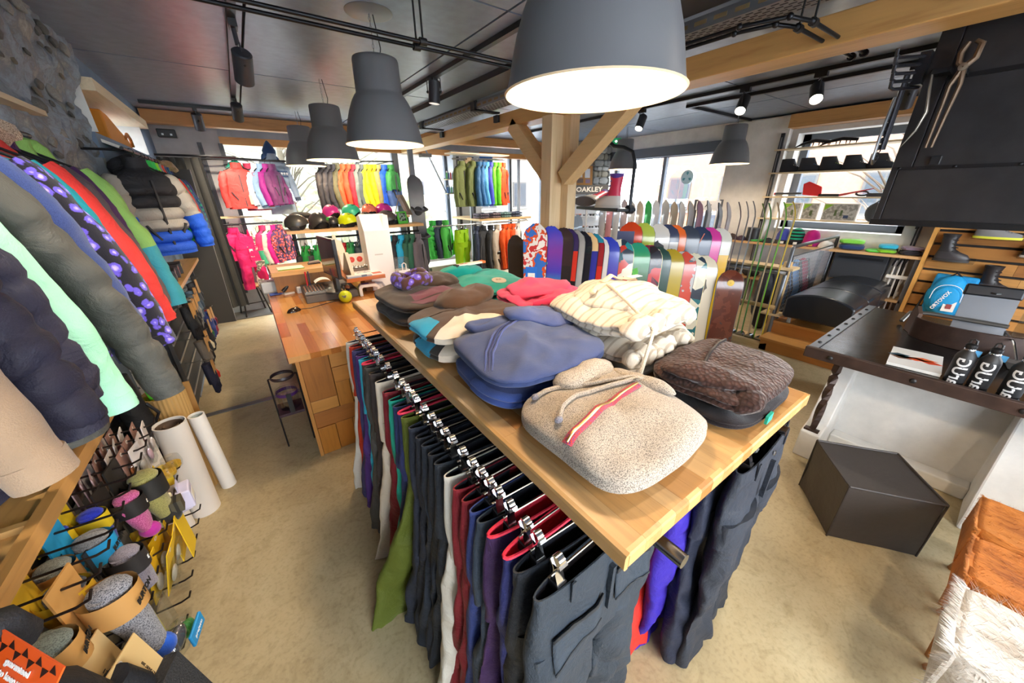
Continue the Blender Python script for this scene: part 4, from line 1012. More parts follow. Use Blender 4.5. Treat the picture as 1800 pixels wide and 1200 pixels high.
# cash drawer with coin tray
t = simple('cash_drawer', 'dark grey cash drawer with open coin tray on the counter', 'cash drawer', (0.29,3.68, CZ),-0.03)
MB().box(0,0.46,0,0.55,0,0.072).build('case', plain('#5d554e', 0.45), t, 0, bevel=0.006)
m = MB(); m.prism([(0,0.072),(0.40,0.072),(0.40,0.10),(0,0.085)],0.0,0.21, 'x'); m.build('coin_tray', plain('#3f3b3a', 0.5), t, 0, bevel=0.004)
for i in range(7):
    m = MB().at((0.022+0.026*i, 0.05,0.0905),(0.037,0,0)); m.tube([(0,0,0),(0,0.24,0)],0.0095,10); m.build('coin_roll', plain('#c9c7c1', 0.25,0.9), t)
MB().box(0.20,0.455,0.02,0.5,0.072,0.078).build('lid', plain('#4a4541', 0.5), t, 0)
for i, (nm, lb, x, y, c, h) in enumerate((('pen_red', 'red pen standing behind the coin tray', 0.36,4.02, '#d8323c', 0.15),('pen_dark', 'dark pen standing behind the coin tray', 0.385,4.02, '#3a3450', 0.15))):
    t = simple('pen', lb, 'pen', (x, y, CZ+0.075)); MB().tube([(0,0,0),(0.004,0.01, h)],0.006,8).build('barrel', plain(c, 0.35), t); MB().tube([(0.004,0.01, h-0.03),(0.005,0.011, h+0.01)],0.007,8).build('cap', plain(c, 0.3), t)
t = simple('paper_roll', 'curled white receipt paper sticking out beside the screen', 'paper', (0.47,3.95, CZ+0.105),0.3)
m = MB(); m.rings([[(0.09*math.cos(a)+0.02*i, 0.06*i-0.06,0.06*math.sin(a)) for i in range(3)] for a in [0.3+0.25*k for k in range(10)]], False, False, closed=False); m.build('sheet', PAPER, t)
# monitor
t = simple('computer_screen', 'black flat computer screen seen from its edge on the counter', 'computer screen', (0.56,3.66, CZ+0.08),0.12)
MB().box(-0.018,0.014,-0.20,0.24,0.15,0.50).build('bezel', plain('#1b1a1c', 0.3), t, 0, bevel=0.004)
MB().box(-0.0195,-0.018,-0.185,0.225,0.165,0.485).build('screen', plain('#6b5660', 0.08,0.2), t, 0)
MB().ell((0.014,0.02,0.33),(0.03,0.17,0.14),18,10).build('back_shell', plain('#2f3138', 0.4), t)
MB().box(0.0,0.03,-0.03,0.07,0.0,0.2).build('stand', plain('#222226', 0.4), t, 0); MB().at((0.01,0.02,0)).lathe([(0.003,0.014),(0.10,0.01),(0.11,0.0)],24).build('foot', plain('#222226', 0.4), t)
# clutter in the drawer lid
for i, (x, y, c, s) in enumerate([(0.60,3.82, '#8f8066', 0.03),(0.64,3.72, '#5e5248', 0.026),(0.68,3.78, '#b0a080', 0.024),(0.665,3.70, '#a05a2c', 0.026),(0.52,3.76, '#d3cbbb', 0.022)]):
    lab = ['beige stapler lump beside the screen foot', 'dark tape roll beside the screen foot', 'pale rubber stamp behind the cash drawer', 'orange brown sharpener behind the yellow ball', 'cream note pad in front of the screen foot'][i]
    t = simple('desk_tool', lab, 'desk item', (x, y, CZ+0.079), i, None); q = MB().ell((0,0, s*0.7),(s, s*0.7, s*0.7),12,8,-1); q.displace(0.004,40, i); q.build('body', plain(c, 0.5), t); MB().box(-s*0.4, s*0.4,-s*0.25, s*0.25, s*1.0, s*1.5).build('grip', plain(c, 0.4), t, 0, bevel=0.002)
# yellow round money box
t = simple('money_ball', 'yellow green round money box with grey badge on the counter', 'money box', (0.60,3.52, CZ),-0.5)
MB().ell((0,0,0.056),(0.058,0.058,0.057),24,16).build('ball', plain('#cdd422', 0.35,0,0.1,90), t); MB().at((0.012,-0.056,0.07),(0.2,0,0)).prism([(-0.022,0.012),(-0.006,0.004),(0.02,0.016),(0.008,-0.012),(-0.008,-0.014)],-0.004,0.002, 'y').build('badge', plain('#8d97a8', 0.3,0.5), t, 0)
q = MB().tube([(-0.01,0,0.11),(-0.018,0,0.128),(-0.02,0,0.13)],0.004,6).tube([(0.008,0,0.11),(0.012,0,0.125)],0.004,6); q.build('stalk', plain('#b09a5a', 0.5), t)
# white payment terminal
t = simple('payment_terminal', 'white payment terminal with arched handle and small violet display', 'payment terminal', (0.86,3.66, CZ),-0.15)
arch = [(-0.10,0.0),(-0.10,0.09),(-0.085,0.115),(0.06,0.115),(0.095,0.09),(0.105,0.0),(0.075,0.0),(0.07,0.07),(0.05,0.085),(-0.06,0.085),(-0.07,0.07),(-0.07,0.0)]
MB().prism(arch, -0.04,0.05, 'y').build('shell', plain('#ece9e4', 0.35), t, 0, bevel=0.006)
MB().box(-0.07,0.0,-0.02,0.03,0.1155,0.117).build('display', plain('#6b5fae', 0.2), t, 0); MB().tube([(0.05,0.03,0.11),(0.13,0.03,0.10),(0.155,0.03,0.05),(0.15,0.03,0.0)],0.012,8).build('handle', plain('#a9a7ae', 0.4), t)
# scanner, pens and boxes at the far left
t = simple('hand_scanner', 'black and grey hand scanner in its holder at the counter edge', 'scanner', (0.20,4.24, CZ),0.4)
MB().tube([(-0.06,0,0.03),(0,0,0.075),(0.08,0,0.085)],[0.018,0.022,0.03],12).build('handle', plain('#2b2b2e', 0.4), t); MB().tube([(0.08,0,0.085),(0.095,0,0.10)],[0.032,0.02],12).build('head', plain('#3c3d40', 0.4), t); MB().tube([(0.07,0.0,0.05),(0.10,0.02,0.02),(0.08,0.04,0.01),(0.05,0.05,0.02)],0.008,8).build('coil', plain('#c8b8a0', 0.4), t); MB().box(-0.07,0.03,-0.05,0.05,0,0.016).build('holder', plain('#dedbd4', 0.4), t, 0)
for i, y in enumerate((4.22,4.27)):
    t = simple('marker_pen', ['nearer blue marker lying at the counter corner', 'farther blue marker lying at the counter corner'][i], 'pen', (0.09, y, CZ+0.011),0.1); MB().tube([(-0.06,0,0),(0.06,0,0)],0.009,10).build('barrel', plain('#3a55a8', 0.4), t); MB().tube([(0.02,0,0),(0.064,0,0)],0.0105,10).build('cap', plain('#2a3f90', 0.35), t)
t = simple('till_printer', 'white receipt printer at the far left counter corner', 'printer', (0.10,4.38, CZ-0.0),0.05)
MB().box(-0.12,0.10,-0.02,0.14,0.0,0.11).build('case', plain('#e6e2dc', 0.4), t, 0, bevel=0.01); MB().box(-0.10,0.08,0.01,0.12,0.11,0.114).build('cover', plain('#a8a09a', 0.4), t, 0); MB().box(-0.06,0.04,0.02,0.05,0.114,0.118).build('slot', plain('#7c4a55', 0.4), t, 0)
t = simple('card_reader', 'small pale box beside the coin tray', 'box', (0.31,4.18, CZ),0.1); MB().box(-0.045,0.045,-0.03,0.03,0,0.07).build('case', plain('#d6d2ca', 0.5), t, 0, bevel=0.006); MB().box(-0.03,0.03,-0.031,-0.03,0.02,0.055).build('front', plain('#b5b8bb', 0.3), t, 0)
# leaflet on the raised shelf
t = simple('leaflet', 'white leaflet with green edge on the left raised shelf', 'leaflet', (0.26,4.24,1.05),0.02); MB().box(-0.11,0.12,-0.09,0.1,0,0.006).build('pages', plain('#eef0dc', 0.6), t, 0); MB().box(-0.11,0.12,-0.10,-0.085,0,0.0065).build('green_edge', plain('#7aa02c', 0.6), t, 0)
t = simple('stapler', 'grey stapler at the right end of the left raised shelf', 'stapler', (0.50,4.35,1.05),0.1); MB().box(-0.06,0.06,-0.02,0.02,0,0.012).build('base', BLACK, t, 0); m = MB(); m.prism([(-0.06,0.012),(0.06,0.014),(0.055,0.035),(-0.05,0.03)],-0.018,0.018); m.build('arm', plain('#8a7f7a', 0.4), t, 0, bevel=0.004)
# things on the right raised shelf
t = simple('brochure_holder', 'cream tilted brochure holder on the right raised shelf', 'holder', (0.72,3.78,1.0),0.05)
m = MB(); m.prism([(-0.16,0.0),(0.14,0.0),(0.14,0.03),(0.12,0.03),(-0.02,0.22),(-0.06,0.22),(-0.16,0.02)],-0.02,0.012, 'x'); m.build('side', plain('#d9c9ae', 0.6), t, 0)
t = simple('route_map', 'flat printed leaflets on the right raised shelf', 'leaflet', (0.90,3.74,1.0),0.05); MB().box(-0.15,0.10,-0.14,0.10,0,0.012).build('pages', PAPER, t, 0); MB().box(-0.13,0.02,-0.04,0.09,0.012,0.0125).build('picture', cloth('#8a8698', 'print', '#cfc8c0'), t, 0); MB().box(0.0,0.09,-0.13,-0.05,0.012,0.0125).build('red_box', plain('#b5583c', 0.6), t, 0)
t = simple('ledger', 'grey blue ledgers stacked at the front of the right raised shelf', 'book', (0.76,3.62,1.0),0.03); MB().box(-0.10,0.13,-0.03,0.03,0,0.012).build('cover', plain('#97a3b4', 0.5), t, 0); MB().box(-0.098,0.125,-0.028,0.03,0.012,0.024).build('pages', plain('#d8d6d0', 0.6), t, 0); MB().box(0.03,0.08,-0.0305,0.0,0.002,0.02).build('label', plain('#5d6a80', 0.5), t, 0)
t = simple('red_disc_card', 'cream card with two red discs behind the leaflets', 'card', (0.84,4.05,1.0),-0.05); MB().box(-0.13,0.13,-0.012,0.0,0,0.16).build('board', plain('#eadfcc', 0.6), t, 0)
for x in (-0.02,0.06): MB().at((x, -0.012,0.10),(PI/2,0,0)).lathe([(0.003,0.004),(0.027,0.003),(0.03,0)],20).build('disc', plain('#d8432f', 0.5), t)
t = simple('jewellery_tray', 'tray of small silver things behind the leaflets', 'tray', (0.88,3.93,1.0),0.0); MB().box(-0.12,0.12,-0.05,0.05,0,0.03).build('box', plain('#75695e', 0.5), t, 0)
rn = random.Random(4); q = MB()
for k in range(14): q.ell((rn.uniform(-0.1,0.1), rn.uniform(-0.04,0.04),0.04),(0.018,0.014,0.014),8,5)
tag(q.build('trinkets', plain('#b9b6b0', 0.25,0.8), t), kind='stuff')
t = simple('cream_cutout', 'cream bottle shaped cardboard figure behind the screen', 'cutout', (0.70,4.1,1.0),0.0)
MB().prism([(-0.07,0),(0.07,0),(0.08,0.2),(0.06,0.29),(0.02,0.31),(0.012,0.36),(-0.012,0.36),(-0.02,0.31),(-0.06,0.29),(-0.08,0.2)],-0.02,0.0, 'y').build('board', plain('#e6d8bc', 0.6), t, 0); MB().box(-0.02,0.02,-0.022,-0.02,0.05,0.2).build('fold', plain('#d9c7a6', 0.6), t, 0)
t = simple('yellow_rod', 'yellow and red upright sticks behind the screen', 'sticks', (0.645,3.95,1.0),0.0); MB().tube([(0,0,0),(0.0,0,0.22)],0.012,8).build('yellow_stick', plain('#e5c51c', 0.4), t); MB().tube([(0.01,0.05,0.0),(0.0,0.05,0.28)],0.01,8).build('red_stick', plain('#dd5a32', 0.4), t)
# tall white cardboard display column
t = simple('display_column', 'tall white cardboard column with slanted top on the counter', 'display stand', (1.06,3.95, CZ),-0.08)
m = MB(); m.prism([(-0.17,0),(0.15,0),(0.15,0.72),(-0.02,0.75),(-0.17,0.60)],-0.12,0.12, 'x'); m.build('body', plain('#eceae6', 0.5), t, 0, bevel=0.003)
MB().box(0.075,0.13,-0.16,0.16,0.0,0.74).build('side_flange', plain('#f2f0ec', 0.5), t, 0)
MB().box(-0.05,0.03,-0.172,-0.17,0.36,0.372).build('slot', plain('#c9c4bd', 0.6), t, 0)
t = simple('ring_display', 'clear plastic display box with white ring stand beside the white column', 'display box', (1.24,3.72, CZ),0.0)
MB().box(-0.06,0.06,-0.06,0.06,0.0,0.2).build('base', plain('#eceae6', 0.5), t, 0); MB().box(-0.058,0.058,-0.058,0.058,0.2,0.32).build('cover', CLEAR, t, 0); MB().tube([(-0.02,-0.062,0.2),(-0.02,-0.062,0.26),(0.0,-0.062,0.275),(0.02,-0.062,0.26),(0.02,-0.062,0.2)],0.006,6).build('ring_stand', WHITE, t)
for k, c in enumerate(('#3f8a50', '#c8842c', '#d8a02c')): MB().box(-0.04+0.028*k, -0.02+0.028*k, -0.061,-0.06,0.14,0.155).build('dot', plain(c, 0.5), t, 0)
# under the counter, aisle side
t = simple('jar_rack', 'black wire rack with a glass jar and purple band under the counter', 'rack', (-0.045,2.72,0.0),0)
MB().box(-0.08,0.075,-0.09,0.09,0.30,0.32).build('tray', plain('#3a2430', 0.5), t, 0); MB().box(-0.01,0.02,-0.095,-0.09,0.32,0.47).build('post', BLACK, t, 0)
MB().at((0,0,0.32)).lathe([(0.003,0.0),(0.06,0.0),(0.066,0.02),(0.066,0.15),(0.06,0.15)],24).build('jar', CLEAR, t); MB().at((0,0,0.43)).lathe([(0.068,0),(0.07,0.012),(0.068,0.024)],24).build('band', plain('#4d2a66', 0.4), t); MB().at((0,0,0.56)).lathe([(0.07,0),(0.075,0.01),(0.07,0.025)],24).build('upper_ring', plain('#33262a', 0.4), t); MB().tube([(0.075,0,0.57),(0.09,0,0.57),(0.09,0,0.0)],0.008,6).tube([(-0.075,0,0.57),(-0.085,0,0.57),(-0.085,0,0.0)],0.006,6).build('frame', BLACK, t)
# ------------------------------------------------------------------ shelf with hooks under the adult jackets
SHW = wood('#c79c62', '#a67c47', 'Y', 0.7,0.35)
t = thing('wall_shelf', 'wooden tray shelf with raised lip above the black hook panel under the adult jackets', 'shelf', (0,0,0))
MB().box(-1.0,-0.60,0.15,1.98,0.955,0.98).build('board', SHW, t, 0)
MB().box(-0.62,-0.595,0.15,1.98,0.955,1.0).build('lip', wood('#b98a50', None, 'Y'), t, 0)
for y in (0.15,0.72,1.22,1.68,1.955): MB().box(-1.0,-0.62, y, y+0.02,0.98,0.998).build('divider', SHW, t, 0)
t = thing('hook_panel', 'black slotted metal panel with wire hooks under the wooden tray shelf', 'panel', (0,0,0))
MB().box(-0.80,-0.74,0.15,1.98,0.02,0.955).build('backing', plain('#0f0f10', 0.5), t, 0)
for k in range(9): MB().box(-0.74,-0.732,0.15,1.98,0.10+0.1*k, 0.135+0.1*k).build('slat', plain('#1a1a1c', 0.4,0.3), t, 0)
for y in (0.3,0.9,1.5,1.94): MB().box(-0.735,-0.72, y, y+0.025,0.05,0.95).build('upright', plain('#5e6064', 0.3,0.8), t, 0)
hk = thing('display_hook', 'thin dark wire display hook sticking out of the black panel', 'hook', (-0.735,1.0,0.87), group='wire display hooks')
MB().tube([(0,0,0),(0.20,0,-0.008),(0.225,0,0.0),(0.235,0,0.025)],0.0035,6).build('wire', plain('#3b3230', 0.3,0.8), hk)
MB().box(-0.004,0.004,-0.016,0.016,-0.03,0.02).build('clip', plain('#2c2c2f', 0.4,0.4), hk, 0)
ROW = ['top', 'middle', 'lowest']; ORD = ['first', 'second', 'third', 'fourth', 'fifth', 'sixth', 'seventh', 'eighth', 'ninth', 'tenth', 'eleventh']; HL = 'thin wire hook of the black panel, %s row, %s from the near end'; hk['label'] = HL % ('top', 'first')
UP = [1.02,1.10,1.18,1.26,1.34,1.43,1.52,1.61,1.70,1.79,1.88]; LO = [0.93,1.02,1.12,1.22,1.32,1.42,1.52,1.62,1.72,1.82,1.92]
for i, (z, ys) in enumerate(((0.87, UP),(0.60, LO),(0.34, LO))):
    for y in ys:
        if i == 0 and y == UP[0]: hk.location = (-0.735, y, z); continue
        dup(hk, (-0.735, y, z), label=HL % (ROW[i], ORD[ys.index(y)]))
def sock_pack(label, loc, rz, band, s1, s2, txt=None, tc='#1a1714', h=0.17, tip=None, scale=1.0):
    """folded pair of socks held by a card band, hanging from a hook"""
    t = thing('sock_pack', label, 'socks', loc, rz, 'sock packs on hooks'); t.scale = (scale,)*3
    q = MB().tube([(0,0,-0.045),(0.0,0,-0.09),(0.01,0,-0.16),(0.015,0,-h-0.03)],[0.036,0.041,0.036,0.028],16, True, 0.75); q.displace(0.006,16, len(label)); q.build('sock', cloth(s1, 'melange', s2), t, angle=1.3)
    q = MB().ell((0.005,0,-0.048),(0.036,0.03,0.018),14,8); q.build('cuff', cloth(s1, 'melange', s2), t, angle=1.3)
    if tip: MB().ell((0.018,0,-h-0.045),(0.032,0.026,0.03),14,10).build('toe', cloth(tip, 'fleece'), t)
    pb = [(0.048*math.cos(a),0.042*math.sin(a)) for a in [(-0.95+1.9*i/20)*PI for i in range(21)]]
    rs = [[(x, y, z) for x, y in pb] for z in (-0.05,-0.115)]
    MB().rings(rs, False, False, closed=False).build('band', plain(band, 0.55), t, angle=1.2)
    MB().box(-0.05,-0.046,-0.04,0.04,-0.115,0.02).build('header', plain(band, 0.55), t, 0)
    if txt: text(txt, 0.020, plain(tc, 0.6), t, (0.0495,0,-0.083),(PI/2,0, PI/2), 'lettering', bold=0.0004, sx=0.75)
    return t
X = -0.585
B1 = '#b9894c'
sock_pack('big sock pack with brown band over grey striped socks with blue toes', (-0.52,1.10,0.865),-0.15, B1, '#8f8f95', '#3a3c44', 'BURTON', h=0.22, tip='#2b5fd0', scale=1.25)
sock_pack('brown banded sock pack with green grey sock in front of the yellow band', (-0.60,1.00,0.865),0.1, B1, '#6d746c', '#4a4f4a', 'BURTON', scale=1.15)
sock_pack('yellow banded black sock pack with snowboard lettering', (-0.61,1.16,0.865),0.0, '#d8ac26', '#34343a', '#1e1e22', 'BURTON', scale=1.1)
sock_pack('brown banded pale grey sock pack close to the black panel', (-0.655,1.26,0.865),0.0, B1, '#9da19a', '#767a74', scale=1.0)
sock_pack('blue banded grey sock pack', (-0.60,1.33,0.865),-0.1, '#1d8fc4', '#8b8b8d', '#66666a', 'BURTON', scale=1.1)
sock_pack('grey and lilac ankle sock pack below the blue band', (-0.545,1.30,0.79),-0.2, '#2c2a2c', '#8d8894', '#6b6674', 'g', '#f0f0f0')
sock_pack('black banded sock pack with teal and purple cuff', (-0.58,1.24,0.73),0.0, '#1c1a1c', '#5b3a70', '#2a8a7a', scale=0.95)
sock_pack('yellow banded pack with royal blue socks', (-0.62,1.44,0.865),0.0, '#d9bb22', '#2433b4', '#1c2690', scale=0.85)
sock_pack('small yellow banded pack with blue socks beside the panel', (-0.68,1.40,0.865),0.0, '#d9bb22', '#26349c', '#1c2680', scale=0.75)
sock_pack('black and yellow banded pack with pink and violet striped socks', (-0.555,1.50,0.85),-0.1, '#211d1c', '#b0487c', '#e07fb0', 'g', '#e8e0d0', tip='#c43aa0', scale=0.95)
sock_pack('large black box pack with folded khaki socks and yellow label', (-0.53,1.60,0.86),-0.1, '#23211f', '#a09a5c', '#7d7846', tip='#2c2b2a', scale=1.2)
sock_pack('dark sock pack with blue ribbed cuff under the brown band', (-0.60,0.98,0.60),0.0, '#2a211c', '#33333c', '#1f1f26', tip='#26387c', scale=1.2)
sock_pack('grey sock pack with thin stripes in the lower hook row', (-0.57,1.10,0.60),0.0, '#2f3033', '#54565e', '#3a3c42', scale=1.15)
sock_pack('charcoal sock pack nearest in the lower hook row', (-0.64,0.92,0.60),0.0, '#33302c', '#3b3c42', '#27282e', scale=1.1)
def card_pack(label, loc, rz, col, w, h, bub=None, txt=None, tc='#2a2622', clear=True, tilt=0.0, group='carded goods on hooks', name='carded_item', cat='carded goods', ts=0.02, trot=-PI/2):
    t = thing(name, label, cat, loc, 0, group, rot=(0, tilt, rz))
    m = MB().box(-0.0015,0.0015,-w/2, w/2,-h, 0.012); m.build('card', plain(col, 0.5), t, 0)
    MB().at((0.0,0,-0.002),(0, PI/2,0)).lathe([(0.004,-0.002),(0.008,-0.002),(0.008,0.002),(0.004,0.002)],10).build('hang_hole', plain('#d8d4cc', 0.5), t)
    if bub: MB().box(0.0015,0.022,-w*0.38, w*0.38,-h*0.92,-h*0.35).build('blister', CLEAR if clear else plain(bub, 0.5), t, 0, bevel=0.006)
    if bub and clear: q = MB().ell((0.010,0,-h*0.64),(0.008, w*0.28, h*0.2),10,6); q.build('content', plain(bub, 0.4), t)
    if txt: text(txt, ts, plain(tc, 0.6), t, (0.0022,0,-h*0.35),(PI/2,0, PI/2) if trot is None else (PI/2, trot, PI/2), 'lettering', bold=0.0003)
    return t
# clear packets of jewellery, upper row far end
rn = random.Random(12)
cols = ['#b06a5c', '#c9a9b4', '#a8505a', '#d9c8c0', '#c87848', '#8a8f98', '#caa070', '#b8b0a8']
nm = ['russet', 'pale rose', 'crimson', 'cream', 'orange', 'grey', 'ochre', 'silver']
k = 0
for y in (1.70,1.79,1.88):
    for j in range(6):
        card_pack('clear packet with %s trinket on the %s far hook, %s from the panel' % (nm[(k*3) % 8], {1.70: 'third', 1.79: 'second', 1.88: 'first'}[y],['first', 'second', 'third', 'fourth', 'fifth', 'outermost'][j]),(-0.71+0.033*j, y+rn.uniform(-0.01,0.01),0.868), rn.uniform(-0.2,0.2), '#d8cfcc' if j % 2 else '#9a7468', 0.07,0.13, cols[(k*3) % 8], tilt=rn.uniform(-0.05,0.1), group='clear packets on the far hooks')
        k += 1
for j in range(5):
    card_pack('pinkish carded packet %s in the fan at the shelf edge' % ['first', 'second', 'third', 'fourth', 'last'][j],(-0.72+0.022*j, 1.545+0.012*j, 0.868),0.3, '#b99a9c', 0.085,0.15, None, group='fan of packets below the shelf edge')
# yellow wax and tool cards, middle row
for j, y in enumerate((1.32,1.42)):
    for q_ in range(4):
        card_pack('yellow card with grey blister, %s on the %s yellow hook' % (['innermost', 'second', 'third', 'outermost'][q_],['near', 'far'][j]),(-0.64+0.05*q_, y+0.06+0.01*q_, 0.598), rn.uniform(-0.25,0.1), '#e2b81e', 0.085,0.17, '#b9b2a0', tilt=0.12*q_-0.1, group='yellow blister cards')
for q_ in range(5):
    card_pack('yellow stacked card %s in the row with the black striped box' % ['first', 'second', 'third', 'fourth', 'last'][q_],(-0.61+0.03*q_, 1.60,0.598),0.0, '#e6bf22', 0.10,0.20, None, group='yellow cards in a row')
t = thing('striped_box', 'long black and grey striped box lying across the yellow cards', 'box', (-0.52,1.60,0.63),0.1)
MB().box(-0.10,0.06,-0.025,0.025,-0.02,0.03).build('box', plain('#4b4636', 0.5), t, 0)
for j in range(7): MB().box(-0.095+0.022*j, -0.085+0.022*j, -0.0256,0.0256,-0.0205,0.0305).build('stripe', plain('#1d1a16', 0.5), t, 0)
for j, (c, y, x, z, lb) in enumerate((('#e8e0c0', 1.62,-0.53,0.66, 'pale cream wax pack above the striped box'),('#c9c6e0', 1.76,-0.50,0.60, 'lilac soap pack at the end of a middle hook'),('#e0a8a4', 1.66,-0.55,0.62, 'pink soap pack beside the cream wax'),('#d8d4ea', 1.80,-0.53,0.56, 'second lilac soap pack nearer the floor'),('#e6c428', 1.84,-0.56,0.66, 'yellow pack in front of the white paper rolls'))):
    t = thing('soap_pack', lb, 'pack', (x, y, z),0.1*j); MB().box(-0.035,0.035,-0.045,0.045,-0.09,0.0).build('box', plain(c, 0.5), t, 0, bevel=0.006); MB().box(0.0352,0.036,-0.03,0.03,-0.07,-0.03).build('label', plain('#f2efe6', 0.5), t, 0); MB().box(-0.002,0.002,-0.03,0.03,0.0,0.03).build('header', plain(c, 0.5), t, 0)
for j, (y, x) in enumerate(((1.74,-0.50),(1.79,-0.49))):
    t = thing('bulb_jar', ['nearer clear round jar with yellow base on the yellow pack', 'farther clear round jar with yellow base on the yellow pack'][j], 'jar', (x, y, 0.69)); MB().lathe([(0.003,0),(0.03,0),(0.035,0.02),(0.03,0.05),(0.012,0.06)],18).build('jar', CLEAR, t); MB().lathe([(0.003,0.002),(0.026,0.002),(0.028,0.018),(0.003,0.018)],16).build('filling', plain('#d8a83a', 0.5), t)
# cardboard sheets of impact shorts
t = card_pack('kraft card with impact short lettering hanging nearest on the big hook', (-0.505,0.955,0.70),-0.35, '#c7a873', 0.13,0.22, None, 'DUO', name='kraft_card', cat='card', tilt=-0.15, ts=0.034)
text('YOUTH IMPACT SHORT 2000', 0.008, plain('#3a3024', 0.6), t, (0.0022,0.03,-0.11),(PI/2,-PI/2, PI/2))
q = MB().box(0.002,0.035,-0.09,0.07,-0.36,-0.12); q.displace(0.004,10,1); q.build('mesh_pouch', plain('#232325', 0.8,0,0.9,220), t, 0)
t = card_pack('kraft card hanging behind the nearest one on the big hook', (-0.56,1.00,0.73),-0.25, '#c9ab78', 0.11,0.24, None, 'G 2 1', name='kraft_card', cat='card', tilt=-0.1, ts=0.012)
text('IMPACT SHORT', 0.009, plain('#3a3024', 0.6), t, (0.0022,0.03,-0.12),(PI/2,-PI/2, PI/2))
t = thing('goggle_pouch', 'clear goggle pouch with blue band and green end hanging low near the floor', 'pouch', (-0.50,1.19,0.45),-0.2)
q = MB().ell((0,0,-0.03),(0.04,0.07,0.05),14,10); q.displace(0.006,18,3); q.build('pouch', CLEAR, t); q = MB().ell((0,0,-0.03),(0.02,0.05,0.03),12,8); q.build('lens', plain('#8a8c94', 0.1,0.6), t)
MB().box(0.035,0.045,-0.02,0.07,-0.07,-0.02).build('band', plain('#1f8fd0', 0.4), t, 0, bevel=0.004); text('projects', 0.018, PAPER, t, (0.0462,0.025,-0.045),(PI/2,0, PI/2)); q = MB().ell((0.0,0.06,-0.07),(0.02,0.03,0.03),10,8); q.build('green_end', plain('#3f9a44', 0.5), t)
t = thing('clear_pouch', 'clear plastic pouch with yellow insert behind the goggle pouch', 'pouch', (-0.54,1.27,0.52),-0.1); q = MB().box(-0.015,0.015,-0.06,0.06,-0.15,0.0); q.build('pouch', CLEAR, t, 0, bevel=0.01); MB().box(-0.004,0.004,-0.06,-0.01,-0.14,-0.01).build('insert', plain('#d8cf6a', 0.5), t, 0)
# black gloves with tags, nearest
t = thing('ski_glove', 'thick black padded gloves with an orange warmth tag nearest in the corner', 'gloves', (-0.62,0.775,1.0),0.2)
q = MB().tube([(0,0,0.0),(0.03,0.02,-0.10),(0.08,0.05,-0.22),(0.1,0.08,-0.34)],[0.06,0.075,0.085,0.07],18, True, 0.8); q.displace(0.012,14,3); q.build('palm', cloth('#202126', 'nylon'), t, angle=1.3)
for k_ in range(4): q = MB().tube([(0.08+0.02*k_, 0.02+0.035*k_, -0.30),(0.1+0.02*k_, 0.03+0.04*k_, -0.40),(0.1+0.02*k_, 0.02+0.04*k_, -0.45)],[0.028,0.026,0.018],12); q.displace(0.004,25, k_); q.build('finger', cloth('#1c1d22', 'nylon'), t, angle=1.3)
q = MB().tube([(0.05,-0.02,-0.12),(0.11,-0.06,-0.19),(0.13,-0.06,-0.25)],[0.035,0.032,0.022],12); q.build('thumb', cloth('#1c1d22', 'nylon'), t, angle=1.3)
q = MB().tube([(0.02,0.06,0.03),(0.06,0.06,0.05),(0.09,0.08,0.02),(0.09,0.1,-0.04)],0.035,12); q.displace(0.006,20,8); q.build('cuff', cloth('#25262c', 'nylon'), t, angle=1.3)
tg = MB().at((0.10,-0.01,-0.02),(0.2,-0.9,0.3)).box(-0.055,0.055,-0.10,0.085,-0.0015,0.0015).build('orange_tag', plain('#e8591a', 0.4), t, 0)
for k_, (s_, sz, dz_) in enumerate((('guaranteed', 0.014,0.022),('to keep you', 0.014,0.004),('warm', 0.026,-0.018))):
    o = text(s_, sz, PAPER, t, (0,0,0),(0,0,0), bold=0.0004); o.matrix_local = Matrix.LocRotScale(Vector((0.10,-0.01,-0.02)), Euler((0.2,-0.9,0.3)), Vector((1,1,1))) @ Matrix.LocRotScale(Vector((dz_, -0.01,0.003)), Euler((0,0,-PI/2)), Vector((1,1,1)))
q = MB(); q.T = Matrix.LocRotScale(Vector((0.10,-0.01,-0.02)), Euler((0.2,-0.9,0.3)), Vector((1,1,1)))
for k_ in range(9): a = -0.085+0.018*k_; q.prism([(-0.04, a-0.008),(-0.04, a+0.008),(-0.052+0.03*(k_ % 2), a+0.003)],0.0018,0.0024, 'z')
for k_ in range(9): a = -0.085+0.018*k_; q.prism([(0.04, a-0.008),(0.04, a+0.008),(0.052-0.026*(k_ % 2), a+0.003)],0.0018,0.0024, 'z')
tag(q.build('flame_print', plain('#2a0f06', 0.5), t, 0), kind='stuff')
t = thing('pink_tag', 'pink tag with white lettering on the hook behind the orange one', 'tag', (-0.66,0.86,0.945),0.1); MB().box(-0.001,0.001,-0.05,0.05,-0.08,0.03).build('card', plain('#e0186a', 0.4), t, 0); text('discover', 0.016, PAPER, t, (0.0018,0,-0.05),(PI/2,0, PI/2)); MB().at((0,0,0.02),(0, PI/2,0)).lathe([(0.004,-0.002),(0.008,-0.002),(0.008,0.002)],10).build('eyelet', STEEL, t)
t = thing('tool_hook', 'thick grey square tube hook at the lower left shelf corner', 'hook', (-0.74,0.84,0.945),0.0); MB().tube([(0,0,0),(0.13,0,0.02),(0.15,0,0.05)],0.012,8).build('arm', plain('#75787c', 0.35,0.7), t); MB().box(-0.005,0.01,-0.02,0.02,-0.03,0.03).build('plate', BLACK, t, 0)
